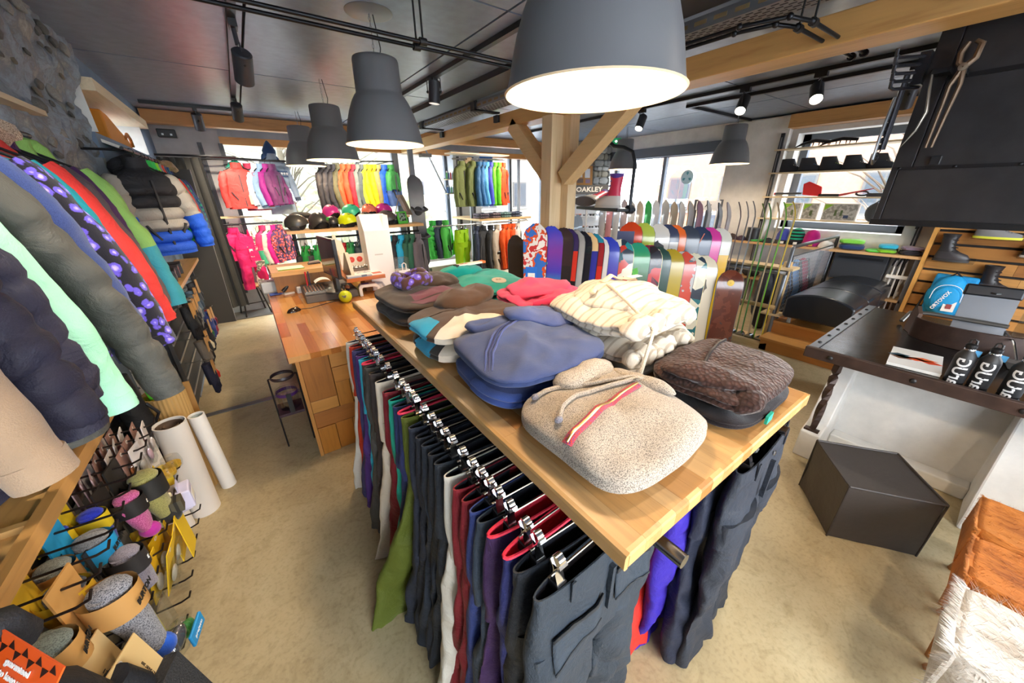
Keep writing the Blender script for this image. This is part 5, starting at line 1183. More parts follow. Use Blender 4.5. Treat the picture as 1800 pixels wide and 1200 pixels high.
# purple goggles on the tray shelf
t = thing('ski_goggles', 'purple ski goggles lying on the near end of the tray shelf', 'goggles', (-0.71,0.93,1.0),-0.3)
MB().tube([(-0.05+0.01*i, 0.045*math.sin(i*0.63)-0.0,0.03+0.015*math.cos(i*0.63)) for i in range(11)],0.012,8).build('strap', plain('#4a2276', 0.5), t); q = MB().ell((0.03,0,0.03),(0.03,0.075,0.034),16,10); q.build('frame', plain('#5c2a90', 0.35), t); q = MB().ell((0.042,0,0.032),(0.022,0.065,0.027),16,10); q.build('lens', plain('#1a1220', 0.08,0.3), t)
# paper and cardboard rolls on the floor
def roll(label, loc, r, h, col, inner, lean=(0,0), kind=None, mt=None):
    t = thing('paper_roll', label, 'roll', loc, 0, 'paper rolls on the floor', rot=(lean[0], lean[1],0))
    n = 64; m = MB()
    def rad(j, dr=0): return r+dr+(0.0035 if (kind == 'corr' and j % 2) else 0)
    m.rings([[(rad(j)*math.cos(2*PI*j/n), rad(j)*math.sin(2*PI*j/n), z) for j in range(n)] for z in (0, h)] + [[((r-0.006)*math.cos(2*PI*j/n),(r-0.006)*math.sin(2*PI*j/n), z) for j in range(n)] for z in (h, 0.02)], True, False); m.build('sheet', mt or plain(col, 0.6), t, angle=0.5)
    q = MB(); pts = [((r*(0.35+0.6*i/60))*math.cos(i*0.42),(r*(0.35+0.6*i/60))*math.sin(i*0.42)) for i in range(61)]
    q.rings([[(x, y, z) for x, y in pts] for z in (0.01, h-0.012)], False, False, closed=False); q.build('inner_winding', plain(inner, 0.6), t, angle=1.0)
    return t
roll('corrugated cardboard roll standing behind the white ones', (-0.64,2.62,0.0),0.095,0.70, '#c09a5e', '#b8b02c', (0.02,0.03), 'corr')
t = bpy.data.objects[[o.name for o in bpy.data.objects if o.get('label', '').startswith('corrugated')][0]]
MB().box(0.02,0.11,0.085,0.097,0,0.70).build('loose_end', plain('#a87c40', 0.6), t, 0)
roll('thick white paper roll in clear wrap beside the corrugated roll', (-0.60,2.36,0.0),0.07,0.62, '#e6e0da', '#6d5a4c', (0.0,0.02))
roll('second white paper roll pressed against the black panel', (-0.70,2.27,0.0),0.055,0.58, '#e2ddd6', '#8a8078', (0.0,0.0))
roll('slim white postal tube standing alone in front of the corrugated roll', (-0.49,2.52,0.0),0.04,0.55, '#ece9e4', '#b9c4c4', (0.0,-0.03))
t = thing('green_ski_blade', 'bright green narrow ski leaning behind the rolls', 'ski', (-0.60,2.60,0.0),0, rot=(-0.04,-0.10,0)); m = MB().box(-0.01,0.01,-0.035,0.035,0,0.95); m.build('body', plain('#3fae2a', 0.3), t, 0, bevel=0.006); MB().box(-0.012,0.012,-0.037,0.037,0.95,1.0).build('end_cap', plain('#c9c0b0', 0.4), t, 0, bevel=0.004)
t = thing('black_ski_bag', 'long black bag leaning between the panel and the green ski', 'bag', (-0.70,2.46,0.0),0, rot=(0,-0.03,0)); q = MB().tube([(0,0,0.0),(0.01,0,0.5),(0,0,0.9)],[0.055,0.06,0.05],14); q.displace(0.008,8,2); q.build('bag', cloth('#1d1e22', 'nylon'), t); MB().tube([(0.06,0,0.6),(0.09,0,0.65),(0.06,0,0.72)],0.008,6).build('handle', BLACK, t)
# slatted display panel with aluminium strips beyond
t = thing('slatwall_panel', 'grey slatwall panel with shining aluminium strips between the two shelves', 'panel', (0,0,0))
MB().box(-0.80,-0.74,2.75,3.62,0.05,1.0).build('backing', plain('#8f9499', 0.35,0.2), t, 0)
for k in range(9): MB().box(-0.742,-0.732,2.75,3.62,0.10+0.1*k, 0.112+0.1*k).build('strip', plain('#e4e6e8', 0.2,0.9), t, 0)
# far shelf with goggles and glove hooks
t = thing('wall_shelf', "wooden shelf under the children's jackets with boxed goggles on it", 'shelf', (0,0,0))
MB().box(-0.715,-0.52,3.3,5.3,1.07,1.10).build('board', SHW, t, 0); MB().box(-0.60,-0.57,3.6,3.63,0.95,1.07).box(-0.6,-0.57,5.0,5.03,0.95,1.07).build('bracket', BLACK, t, 0)
t = thing('hook_panel', 'dark panel below the far shelf with gloves hanging on hooks', 'panel', (0,0,0)); MB().box(-0.714,-0.69,3.62,5.2,0.1,1.06).build('backing', plain('#3a3a3c', 0.6), t, 0)
for k in range(6): MB().box(-0.69,-0.683,3.62,5.2,0.2+0.15*k, 0.22+0.15*k).build('slat', plain('#a9abad', 0.3,0.8), t, 0)
for i, (y, c, c2, lb) in enumerate(((3.55, '#2a2a2c', '#7ac23a', 'lower boxed goggles with green logo under the colour block jacket'),(3.75, '#26262a', '#e0632a', 'boxed goggles with orange strip on the far shelf'),(3.95, '#303036', '#b0b0b8', 'boxed goggles with silver strip on the far shelf'),(4.15, '#3a2a2a', '#d03a2a', 'boxed goggles with red strip on the far shelf'),(4.35, '#262626', '#e0d020', 'boxed goggles with yellow strip at the shelf end'))):
    t = thing('goggle_box', lb, 'box', (-0.62, y, 1.10),0.1, 'boxed goggles on the far shelf'); MB().box(-0.06,0.06,-0.085,0.085,0,0.09).build('box', plain(c, 0.4), t, 0, bevel=0.004); MB().box(0.0605,0.0615,-0.07,0.07,0.06,0.075).build('strip', plain(c2,0.4), t, 0); MB().at((0.061,0.03,0.03),(0, PI/2,0)).lathe([(0.004,0.001),(0.018,0.001)],14).build('logo', plain(c2,0.4), t)
def glove(label, loc, rz, c, c2, L=0.26, cuffc='#b98a50'):
    t = thing('ski_glove', label, 'gloves', loc, rz, 'gloves on the far hooks')
    q = MB().tube([(0,0,0),(0.01,0,-0.08),(0.02,0,-0.18)],[0.045,0.055,0.055],14, True, 0.7); q.displace(0.008,16, len(label)); q.build('palm', cloth(c, 'nylon'), t, angle=1.3)
    for k in range(4): q = MB().tube([(0.02,-0.036+0.024*k, -0.16),(0.025,-0.04+0.026*k, -0.24),(0.02,-0.04+0.026*k, -L-(0.02 if k in (1,2) else 0))],[0.02,0.018,0.012],8); q.build('finger', cloth(c, 'nylon'), t, angle=1.3)
    q = MB().tube([(0.02,0.04,-0.08),(0.03,0.075,-0.13),(0.03,0.08,-0.17)],[0.022,0.02,0.013],8); q.build('thumb', cloth(c2, 'nylon'), t, angle=1.3)
    MB().box(0.045,0.049,-0.025,0.025,-0.10,0.03).build('price_card', plain(cuffc, 0.6), t, 0); MB().tube([(-0.14,0,0.03),(0.06,0,0.03),(0.07,0,0.045)],0.003,6).build('hook', STEEL, t)
    return t
for i, (y, z, c, c2, lb) in enumerate(((3.75,0.92, '#1e1e22', '#2a2a2e', 'first black glove pair below the far shelf'),(3.90,0.92, '#202024', '#3a3a3e', 'second black glove pair below the far shelf with kraft card'),(4.05,0.92, '#77797c', '#9a9a98', 'silver grey glove pair below the far shelf'),(4.22,0.95, '#4f6478', '#3c4c5c', 'blue grey glove pair below the far shelf'),(4.45,0.98, '#3f444c', '#2c2e34', 'slate glove pair at the far end of the hooks'),(3.80,0.60, '#6b6259', '#5a5048', 'taupe mitten pair in the lower hook row'),(3.95,0.62, '#1c1c20', '#e8d8b8', 'black glove pair with cream piping in the lower hook row'),(3.72,0.42, '#23243a', '#d8342a', 'navy glove pair with red panel hanging lowest'),(4.3,0.62, '#1e1e24', '#2a7a3a', 'black glove pair with green stripe in the lower row'),(4.6,0.65, '#2a3a78', '#24346c', 'dark blue glove pair in the lower row'),(4.8,0.62, '#8a2038', '#7a1a30', 'crimson glove pair at the far end of the lower row'))):
    glove(lb, (-0.56, y, z),-0.3+0.1*(i % 3), c, c2)
# curtain corner
t = thing('fitting_curtain', 'long dark grey curtain on the rail beside the chair', 'curtain', (-0.45,6.0,0.0))
q = MB(); pts = [(-0.22+0.03*i, 0.03*math.sin(i*1.9)) for i in range(16)]
q.rings([[(x*(1-0.12*f), y*(1.2-0.5*f),0.32+1.83*f) for x, y in pts] for f in [k/8 for k in range(9)]], False, False, closed=False); q.build('fabric', cloth('#3a3936', 'fleece'), t, angle=1.3)
MB().tube([(-0.2,0,2.17),(0.55,0,2.17)],0.012,8).build('rod', DARKSTEEL, t)
t = thing('leaning_sheet', 'tall dark grey sheet leaning edge on beside the gloves', 'panel', (-0.52,5.45,0.0),0.0, rot=(0,0.02,0)); MB().box(-0.16,0.13,-0.012,0.012,0.28,2.0).build('sheet', plain('#4a4743', 0.7), t, 0); MB().box(0.13,0.135,-0.013,0.013,0.28,2.0).build('edge', plain('#8a8680', 0.5), t, 0)
# niche: orange bag and hook
t = thing('orange_bag', 'orange folded bag standing in the white niche window', 'bag', (-0.84,5.38,2.185),0.0)
q = MB(); q.prism([(-0.50,0.0),(0.36,0.0),(0.38,0.04),(0.25,0.10),(0.0,0.15),(-0.3,0.23),(-0.5,0.24)],-0.07,0.07, 'x'); q.displace(0.006,8,2); q.build('body', plain('#d2861c', 0.6,0,0.2,20), t, 0, bevel=0.015); MB().tube([(0.075,0.1,0.08),(0.085,0.2,0.13),(0.08,0.32,0.10),(0.075,0.36,0.03)],0.014,8).build('strap', plain('#a8641a', 0.6), t)
t = thing('display_plinth', 'brown wooden ledge under the orange bag', 'ledge', (-0.9,5.1,2.172)); MB().box(-0.1,0.16,-0.55,0.5,-0.02,0.012).build('board', wood('#6d4a34', None, 'Y'), t, 0)
t = thing('wall_ledge', 'short cream wooden shelf on the stone wall above the near jackets', 'shelf', (-0.86,2.6,2.13)); MB().box(-0.1,0.16,-1.5,0.55,0.0,0.025).build('board', wood('#d6c4a4', None, 'Y'), t, 0)
# ------------------------------------------------------------------ children's racks at the front left
rail('clothes_rail', 'upper black rail for the coral and plum jackets by the front window', [(-0.35,6.42,2.17),(0.75,6.42,2.17)],0.012, posts=[((-0.3,6.42,2.17),(-0.3,6.95,2.17)),((-0.3,6.46,2.2),(0.8,6.9,2.2))])
GF = "children's jackets on the upper front rail"
F = lambda x, y, z, lb, b, rz, g, **k: jacket('child_jacket', lb, (x, y, z), rz, b, group=g, w=k.pop('w', 0.30), L=k.pop('L', 0.44), sl=k.pop('sl', 0.40), splay=k.pop('splay', 0.06), sr=k.pop('sr', 0.055), t=k.pop('t', 0.06), **k)
F(0.08,6.38,2.17, 'coral red child jacket with teal collar and pale price tag, front one by the window', '#d8403c', 0.05, GF, seed=41, w=0.38, L=0.47, splay=0.13, sl=0.42, sr=0.062, tagc='#c9b49a', hood='#1f7a68')
for i, (c, lb, rz) in enumerate((('#a82a4a', 'crimson child jacket directly behind the coral one', 0.5),('#c9d4de', 'pale grey child jacket with blue shade behind the crimson one', 0.7),('#7c98b8', 'grey blue child jacket between pale grey and plum', 0.8),('#8e1f78', 'plum purple child jacket beside the patterned onesie', 0.85),('#5f2a5a', 'dark plum child jacket last before the patterned onesie', 0.9))):
    F(0.22+0.065*i, 6.45,2.17, lb, c, rz, GF, seed=42+i, L=0.50-0.02*i, splay=0.09)
t = jacket('knit_onesie', 'blue hooded onesie with white nordic pattern hanging in the window', (0.53,6.7,2.32),0.3, '#8d9fb6', group=None, L=0.72, w=0.32, hood='#33507c', lower='#a9b8c8', sl=0.5, splay=0.10, t=0.05, seed=50, cat='onesie', cuff='#3c4658')
q = MB()
for k in range(9):
    x = -0.14+0.035*k
    q.prism([(x-0.014,0),(x, 0.016),(x+0.014,0),(x, -0.016)],-0.062,-0.05, 'y')
q.v = [(a, b-0.004, c-0.30) for a, b, c in q.v]; tag(q.build('diamond_pattern', plain('#eef0f2', 0.8), t, 0), kind='stuff')
for zz in (-0.27,-0.335): MB().box(-0.15,0.15,-0.062,-0.05, zz-0.006, zz+0.006).build('pattern_band', plain('#3f5a88', 0.8), t, 0)
q = MB().ell((0,0.02,0.0),(0.09,0.07,0.13),14,10); q.v = [(x*(1-0.7*max(0, z/0.13)), y, z) for x, y, z in q.v]; q.build('pointed_hood', cloth('#2f4a74', 'fleece'), t)
t = thing('rack_shelf', 'small pale wooden shelf between the upper and lower child racks', 'shelf', (0.0,6.55,1.44)); MB().box(-0.28,0.22,-0.1,0.15,0,0.02).build('board', wood('#d9bd90', None, 'X'), t, 0); MB().box(-0.24,-0.22,0.1,0.13,-0.1,0).build('bracket', DARKSTEEL, t, 0)
for x in (-0.25,-0.02):
    t = thing('wall_upright', ['left dark slotted upright by the curtain', 'right dark slotted upright by the front window'][x > -0.1], 'upright', (x, 6.93,0)); MB().box(-0.025,0.025,-0.02,0.02,0.3,2.4).build('profile', plain('#3a3b40', 0.4,0.4), t, 0); MB().box(-0.006,0.006,-0.021,-0.02,0.35,2.35).build('slot', BLACK, t, 0)
rail('clothes_rail', 'lower black rail for the pink overalls', [(-0.25,6.42,1.36),(0.45,6.42,1.36)],0.012, posts=[((-0.2,6.42,1.36),(-0.2,6.95,1.36))])
GO_ = "children's clothes on the lower front rail"
F(-0.16,6.42,1.36, 'bright pink child jacket behind the pink overalls', '#e0206a', 0.3, GO_, seed=52, L=0.34, sl=0.3)
def overall(lb, x, y, z, rz, c, kind='nylon', k2=None, tagc=None):
    t = trousers('child_overall', lb, (x, y, z-0.28), rz, c, None, 0.62,0.14, len(lb),0.03,0.04, kind, 0.28, GO_)
    m = MB().rings([[(a*math.cos(u),0.035*math.sin(u), zz) for u in [2*PI*j/20 for j in range(20)]] for zz, a in ((-0.02,0.138),(0.06,0.12),(0.12,0.10))], False, True); m.build('bib', cloth(c, kind, k2), t)
    for sx in (-0.07,0.07): MB().tube([(sx, -0.03,0.10),(sx*0.9,0,0.20),(sx*0.7,0.03,0.1)],0.012,6, flat=0.5).build('strap', cloth(c, kind, k2), t)
    if tagc: MB().box(0.0,0.05,-0.05,-0.046,-0.16,-0.05).build('price_tag', plain(tagc, 0.6), t, 0)
    for o in t.children:
        if o.name.startswith('fabric') and kind != 'nylon': o.data.materials[0] = cloth(c, kind, k2)
    return t
overall('bright pink child overall with pale tag hanging over the chair', -0.06,6.36,1.36,0.15, '#e8246c', tagc='#bcd4e0')
overall('cream and grey patterned child overall beside the pink one', 0.10,6.40,1.34,0.3, '#e4d9c8', 'print', '#7d766c')
for i, (c, lb, sl_) in enumerate((('#ea3a72', 'coral pink child jacket with mint sleeve ends', '#4fb88c'),('#d8d0c4', 'white child jacket between the pink ones', None),('#d81f88', 'magenta child jacket on the lower rail', None),('#4a3a66', 'dark printed child jacket with orange flowers', None))):
    F(0.20+0.06*i, 6.46,1.37, lb, c, 0.7, GO_, seed=55+i, slow=sl_, L=0.42, kind='floral' if i == 3 else 'nylon', k2='#d8553a' if i == 3 else None)
# wooden chair
t = thing('side_chair', 'small chair with round light wood seat and black legs under the pink overalls', 'chair', (-0.19,6.74,0.0),0.2)
MB().lathe([(0.003,0.425),(0.16,0.425),(0.175,0.435),(0.175,0.45),(0.16,0.455),(0.003,0.455)],28).build('seat', wood('#c98f4e', None, 'X'), t)
for sx in (-1,1):
    for sy in (-1,1): MB().tube([(0.11*sx, 0.11*sy, 0.425),(0.17*sx, 0.17*sy, 0.0)],0.011,8).build('leg', plain('#26211e', 0.5), t)
MB().tube([(-0.14,-0.14,0.2),(0.14,-0.14,0.2)],0.008,6).build('stretcher', plain('#26211e', 0.5), t)
# ------------------------------------------------------------------ jackets in the middle of the front window
rail('clothes_rail', 'thin steel rail for the bright jackets in the front window', [(0.95,6.2,2.17),(2.15,6.2,2.2)],0.010, posts=[((1.0,6.2,2.17),(1.0,7.24,2.17)),((2.1,6.2,2.2),(2.1,7.24,2.2)),((1.7,6.2,2.19),(1.75,7.24,2.19))])
GM = 'bright jackets in the front window'
seq = [(1.10, '#23232a', 'black jacket nearest the bank side of the window rail', 0.7),(1.17, '#2c2c33', 'black jacket with tall collar second on the window rail', 0.7),(1.24, '#26262e', 'black jacket third on the window rail beside olive', 0.8),(1.30, '#54523c', 'dark olive jacket peeking out between black and orange', 0.9),
       (1.37, '#e2532c', 'orange red jacket first of the two in the window', 0.75),(1.45, '#dc4a2a', 'orange red jacket second of the two in the window', 0.8),(1.52, '#a82636', 'dark red jacket beside the orange pair in the window', 0.85),(1.58, '#6f7672', 'grey jacket between dark red and lime in the window', 0.85),(1.64, '#4f5658', 'dark grey jacket beside the lime one in the window', 0.9),
       (1.69, '#c7d42c', 'lime yellow jacket in the window', 0.8),(1.76, '#eeb818', 'golden yellow jacket first of the two in the window', 0.85),(1.83, '#e8ae12', 'golden yellow jacket second of the two in the window', 0.9),(1.89, '#857c4c', 'khaki jacket between yellow and royal blue', 0.95),(1.98, '#1f4fb8', 'royal blue jacket with navy collar at the rail end', 0.7),(2.09, '#2f7a3c', 'green and blue jacket last on the window rail', 0.8)]
for i, (x, c, lb, rz) in enumerate(seq): F(x, 6.2,2.17+0.02*(x-1), lb, c, rz, GM, seed=60+i, L=0.50, w=0.30, splay=0.09, sl=0.48, slow='#3b5488' if i == 14 else None, lower='#3b5488' if i == 14 else None, tagc=None)
# ------------------------------------------------------------------ helmet shelf
t = thing('helmet_shelf', 'two tier wooden helmet shelf on black posts with a clothes rail below', 'shelf', (0,0,0))
SW = wood('#cfa26a', '#b58650', 'X', 0.7,0.4)
MB().box(0.36,2.02,4.92,5.22,1.315,1.35).build('lower_board', SW, t, 0); MB().box(0.40,1.95,5.22,5.45,1.42,1.445).build('upper_board', SW, t, 0)
for x in (0.45,1.2,1.9): MB().box(x-0.02, x+0.02,5.2,5.24,0,1.42).build('post', DARKSTEEL, t, 0)
MB().tube([(0.40,5.02,1.245),(1.98,5.02,1.245)],0.012,8).build('rail', DARKSTEEL, t)
for x in (0.42,1.96): MB().tube([(x, 5.02,1.245),(x, 5.02,1.315)],0.008,6).build('rail_bracket', DARKSTEEL, t)
MB().box(1.40,1.43,4.95,5.2,0.35,1.31).build('divider', plain('#3c3c42', 0.5), t, 0)
def helmet(lb, x, y, z, rz, c, style='open', accent=None, s=1.0, tilt=0.0):
    t = thing('ski_helmet', lb, 'helmet', (x, y, z),0, 'helmets on the two tier shelf', rot=(tilt, 0, rz)); t.scale = (s,)*3
    n, m_ = 28,14; rs = []
    for i in range(m_+1):
        a = PI/2 - (PI/2+0.75)*i/m_; r = []
        for j in range(n):
            u = 2*PI*j/n; front = max(0,-math.sin(u))
            low = -0.062 + 0.075*front**2 if style == 'open' else -0.03+0.03*front
            zz = 0.105*math.sin(a) if a > 0 else max(low, 0.09*math.sin(a)*1.1)
            k = math.cos(a) if a > 0 else 0.97+0.03*math.cos(a*2)
            r.append((0.098*max(k, 0.02)*math.cos(u),0.122*max(k, 0.02)*math.sin(u), zz+0.065))
        rs.append(r)
    sh = MB().rings(rs, True, False).build('shell', plain(c, 0.32), t, angle=1.2)
    md = sh.modifiers.new('thickness', 'SOLIDIFY'); md.thickness = 0.006; md.offset = -1
    MB().ell((0,0.006,0.07),(0.086,0.106,0.088),20,12,-0.75).build('liner', plain('#1b1a1c', 0.9), t)
    q = MB(); 
    for sx in (-1,1): MB().ell((sx*0.088,0.02,0.018),(0.016,0.05,0.035),12,8).build('ear_pad', plain('#262427', 0.9), t)
    for k in range(3): MB().at((0.03*(k-1),-0.045,0.155-0.006*abs(k-1)),(0.4,0,0)).box(-0.009,0.009,-0.016,0.016,-0.004,0.008).build('vent', plain('#141416', 0.8), t, 0, bevel=0.002)
    if accent: MB().at((0.05,-0.105,0.10),(0.6,0,0.45)).box(-0.016,0.016,-0.004,0.006,-0.016,0.016).build('sticker', plain(accent, 0.5), t, 0)
    return t
helmet('matte black helmet at the near end of the lower shelf, seen from behind', 0.49,5.03,1.35,1.4, '#3a3734', 'low', '#e8e8e8', 1.05)
helmet('big black open helmet with green sticker on the lower shelf', 0.735,5.05,1.35,0.25, '#393634', 'open', '#3fae4a', 1.12)
helmet('glossy pink helmet on the upper shelf', 0.935,5.30,1.445,0.35, '#e63d96', 'open', '#f4f4f4')
helmet('mint green helmet on the upper shelf', 1.18,5.30,1.445,0.9, '#43c89c', 'open', '#e8e8e8')
helmet('salmon coloured helmet on the upper shelf', 1.415,5.30,1.445,0.1, '#ef7a62', 'open')
helmet('magenta helmet on the upper shelf', 1.61,5.30,1.445,0.7, '#cc2f92', 'open')
helmet('lime yellow helmet on the lower shelf behind the white column', 1.06,5.02,1.35,0.8, '#cfdc14', 'low', None, 1.0)
helmet('dark bronze helmet half hidden behind the white column', 1.29,5.06,1.35,0.4, '#4a4038', 'low', '#3fae4a')
helmet('dark grey helmet with purple sticker and visor on the lower shelf', 1.555,5.04,1.35,0.9, '#4b4444', 'low', '#a03aa8', 1.08)
helmet('small black helmet tucked behind the lime one', 0.89,5.12,1.35,0.5, '#2b2a2c', 'low', '#f0f0f0', 0.8)
t = thing('soft_hat', 'dark cap with blue lining at the near end of the upper shelf', 'cap', (0.58,5.32,1.445),0.3); q = MB().ell((0,0,0.04),(0.14,0.1,0.05),20,10,-0.8); q.displace(0.012,14,4); q.build('crown', cloth('#302d2c', 'fleece'), t); MB().ell((-0.05,-0.05,0.012),(0.09,0.07,0.012),16,6).build('brim', cloth('#1f5a9a', 'fleece'), t)
t = thing('picture_frame', 'small green framed card at the right end of the helmet shelf', 'frame', (1.77,5.02,1.35),0, rot=(-0.2,0,0.25)); MB().box(-0.075,0.075,-0.012,0.012,0,0.16).build('frame', plain('#4fae3a', 0.4), t, 0, bevel=0.004); MB().box(-0.05,0.05,-0.0135,-0.012,0.035,0.14).build('photo', cloth('#2a3a30', 'print', '#8a9a90'), t, 0); MB().box(-0.02,0.02,0.012,0.05,0.0,0.01).build('foot', plain('#3a8a2c', 0.4), t, 0)
t = thing('trestle_sign', 'small brown folding A shaped stand at the right end of the upper shelf', 'stand', (1.86,5.32,1.445),0.1); m = MB(); m.prism([(-0.02,0.27),(0.03,0.27),(0.15,0.0),(0.10,0.0)],-0.06,0.06); m.build('leg', plain('#6d5a48', 0.6), t, 0); m = MB(); m.tube([(0.0,0,0.26),(-0.10,0,0.0)],0.006,6); m.build('stay', plain('#8a7a68', 0.5), t)
t = thing('goggle_case', 'small black goggle case beside the green frame', 'case', (1.69,5.10,1.35),0.1); MB().box(-0.04,0.04,-0.03,0.03,0,0.1).build('case', BLACK, t, 0, bevel=0.008); MB().box(-0.02,0.02,-0.031,-0.03,0.05,0.07).build('logo', plain('#8a8a8a', 0.5), t, 0)
# clothes below the helmets
GU = 'clothes on the rail below the helmets'
for i, (x, c, lb) in enumerate(((0.48, '#36343a', 'dark grey trousers first below the helmet shelf'),(0.60, '#45434a', 'grey trousers second below the helmet shelf'),(0.74, '#6d6a3c', 'olive trousers below the big black helmet'),(0.87, '#75703e', 'khaki trousers below the pink helmet'))):
    trousers('snow_trousers', lb, (x, 5.02,1.06),1.1, c, None, 0.8,0.17,70+i, 0.02,0.04, group=GU, rise=0.185)
for i, (x, c, lb, s_) in enumerate(((0.53, '#1f8a3c', 'green jacket just behind the grey trousers', None),(0.66, '#23944a', 'bright green jacket between the grey and olive trousers', None),(0.80, '#54261f', 'maroon brown jacket behind the khaki trousers', None),(0.95, '#b02430', 'red jacket behind the computer screen', None),(1.04, '#217a44', 'dark green jacket behind the computer screen', None),(1.14, '#2a3a44', 'slate jacket behind the cream figure', None),(1.22, '#3fbf98', 'mint jacket behind the white column', None),(1.32, '#2f6fb8', 'blue jacket behind the white column', None))):
    F(x, 5.04,1.245, lb, c, 1.2, GU, seed=80+i, L=0.52, detail=False, sl=0.4)
for i, (x, c, lb, s_) in enumerate(((1.54, '#1fa3bc', 'turquoise and black jacket next to the black divider', '#33333a'),(1.62, '#2e2c32', 'black jacket with turquoise lining below the helmets', '#2e2c32'),(1.71, '#28a9d8', 'sky blue and dark jacket below the green frame', '#3a3440'),(1.79, '#2c5a48', 'bottle green and violet jacket below the shelf end', '#4a3f8c'),(1.87, '#2f6650', 'second bottle green and violet jacket below the shelf end', '#54468c'),(1.95, '#6d646c', 'grey mauve jacket last below the helmet shelf', None))):
    F(x, 5.03,1.245, lb, c, 0.9, GU, seed=90+i, L=0.66, w=0.34, slow=s_, lower=s_, sl=0.6, splay=0.10)
# snowboard on a window stand
# ------------------------------------------------------------------ racks right of the front pillar
t = thing('shirt_shelf', 'pale wooden shelf with folded checked shirts and clothes rails beside the post', 'shelf', (0,0,0))
MB().box(3.38,4.55,5.68,6.05,1.26,1.295).box(3.38,3.75,6.05,6.75,1.26,1.295).build('board', wood('#d8b683', None, 'X', 0.7), t, 0)
MB().tube([(2.5,5.72,1.22),(4.5,5.72,1.22)],0.012,8).build('lower_rail', STEEL, t); MB().tube([(2.95,5.75,2.24),(4.0,5.75,2.26)],0.012,8).build('upper_rail', STEEL, t)
for x in (3.42,4.5): MB().box(x-0.02, x+0.02,6.0,6.04,0,2.3).build('post', plain('#8f9297', 0.4,0.6), t, 0)
for x, z in ((3.42,1.24),(4.48,1.24),(3.42,2.25),(3.95,2.26)): MB().tube([(x, 5.73, z),(x, 6.0, z)],0.009,6).build('rail_arm', STEEL, t)
MB().box(2.95,4.1,5.76,6.0,2.32,2.34).build('top_board', wood('#d9c09a', None, 'X'), t, 0)
GR1 = 'jackets on the upper rail beside the post'
for i, (x, c, lb, rz) in enumerate(((3.12, '#76804a', 'olive jacket hanging open at the left end of the upper rail', 0.2),(3.33, '#6c7644', 'second olive jacket with fur lining on the upper rail', 0.45),(3.46, '#3f6f9c', 'steel blue jacket on the upper rail', 0.8),(3.54, '#3f78b0', 'mid blue jacket on the upper rail', 0.85),(3.61, '#5fb0e0', 'light sky blue jacket on the upper rail', 0.85),(3.69, '#4a55c8', 'violet blue jacket on the upper rail', 0.85),(3.78, '#6dc92c', 'lime green jacket first of the pair on the upper rail', 0.7),(3.86, '#64c028', 'lime green jacket second of the pair on the upper rail', 0.85),(3.95, '#e8481f', 'orange red jacket at the right end of the upper rail', 0.7))):
    F(x, 5.75,2.25, lb, c, rz, GR1, seed=110+i, L=0.60, w=0.32, sl=0.54, splay=0.08, fur='#b09a7c' if i == 1 else None, hood=c if i == 1 else None)
GR2 = 'clothes on the lower rail beside the post'
for i, (x, y, c, lb, rz, pf, sl_) in enumerate(((2.58,5.9, '#3fb84a', 'bright green quilted jacket first by the entrance steps', 0.7,0.25, None),(2.70,5.9, '#37445c', 'navy jacket between the green quilted ones', 0.85,0.0, None),(2.80,5.85, '#4fc04f', 'second green jacket beside the lime trousers', 0.8,0.0, None),(3.32,5.7, '#2e3a54', 'navy jacket beside the lime trousers', 0.9,0.0, None),(3.45,5.68, '#3a3d44', 'charcoal hooded fleece with black trim', 0.45,0.0, None),(3.62,5.7, '#33363c', 'second charcoal fleece behind the hooded one', 0.7,0.0, None),(3.76,5.7, '#c8bcae', 'beige and grey jacket beside the orange ones', 0.65,0.0, '#d8cbb8'),(3.92,5.7, '#e85a20', 'orange jacket with rust hem first on the lower rail', 0.75,0.0, '#8a3a30'),(4.02,5.7, '#ea5c22', 'orange jacket with rust hem second on the lower rail', 0.8,0.0, '#8a3a30'),(4.12,5.7, '#e4551e', 'orange jacket third on the lower rail', 0.85,0.0, '#8a3a30'),(4.24,5.7, '#e0dcd6', 'white jacket last on the lower rail behind the board', 0.8,0.0, None))):
    F(x, y, 1.34 if i < 3 else 1.22, lb, c, rz, GR2, seed=120+i, L=0.52 if i < 3 else 0.72, w=0.34, sl=0.48 if i < 3 else 0.66, splay=0.09, puff=pf, lower=sl_, hood='#2a2c32' if i == 4 else None, kind='melange' if i in (4,5) else 'nylon', k2='#23262c' if i in (4,5) else None)
trousers('snow_trousers', 'bright lime green trousers with red zip on the lower rail', (3.03,5.72,1.14),0.35, '#a4d81e', None, 0.88,0.16,77,0.03,0.05, group=GR2, rise=0.08)
for i, (x, c, c2, lb) in enumerate(((3.52, '#4a4654', '#7a6a7a', 'folded purple grey checked shirt at the left of the shelf'),(3.78, '#6a5a62', '#8a7a80', 'folded mauve checked shirt on the shelf'),(4.02, '#4a6a6c', '#7a9a98', 'folded teal checked shirt on the shelf'),(4.28, '#33405c', '#5a6a84', 'folded navy checked shirt at the right of the shelf'))):
    for k in range(2):
        t = thing('folded_shirt', lb + (', on top' if k else ', underneath'), 'shirt', (x, 5.86,1.296+0.045*k),0.05*i, 'folded shirts on the pale shelf'); Fd = Fold(0.12,0.15,0.045,130+i+7*k, amp=0.006); Fd.mesh(32,10).build('body', cloth(c, 'check', c2), t, angle=1.3)
        MB().at((0.0,-0.06,0.045)).prism([(-0.05,0),(0.05,0),(0.02,0.012),(-0.02,0.012)],-0.02,0.02, 'y').build('collar', cloth(c, 'check', c2), t, 0, bevel=0.003)
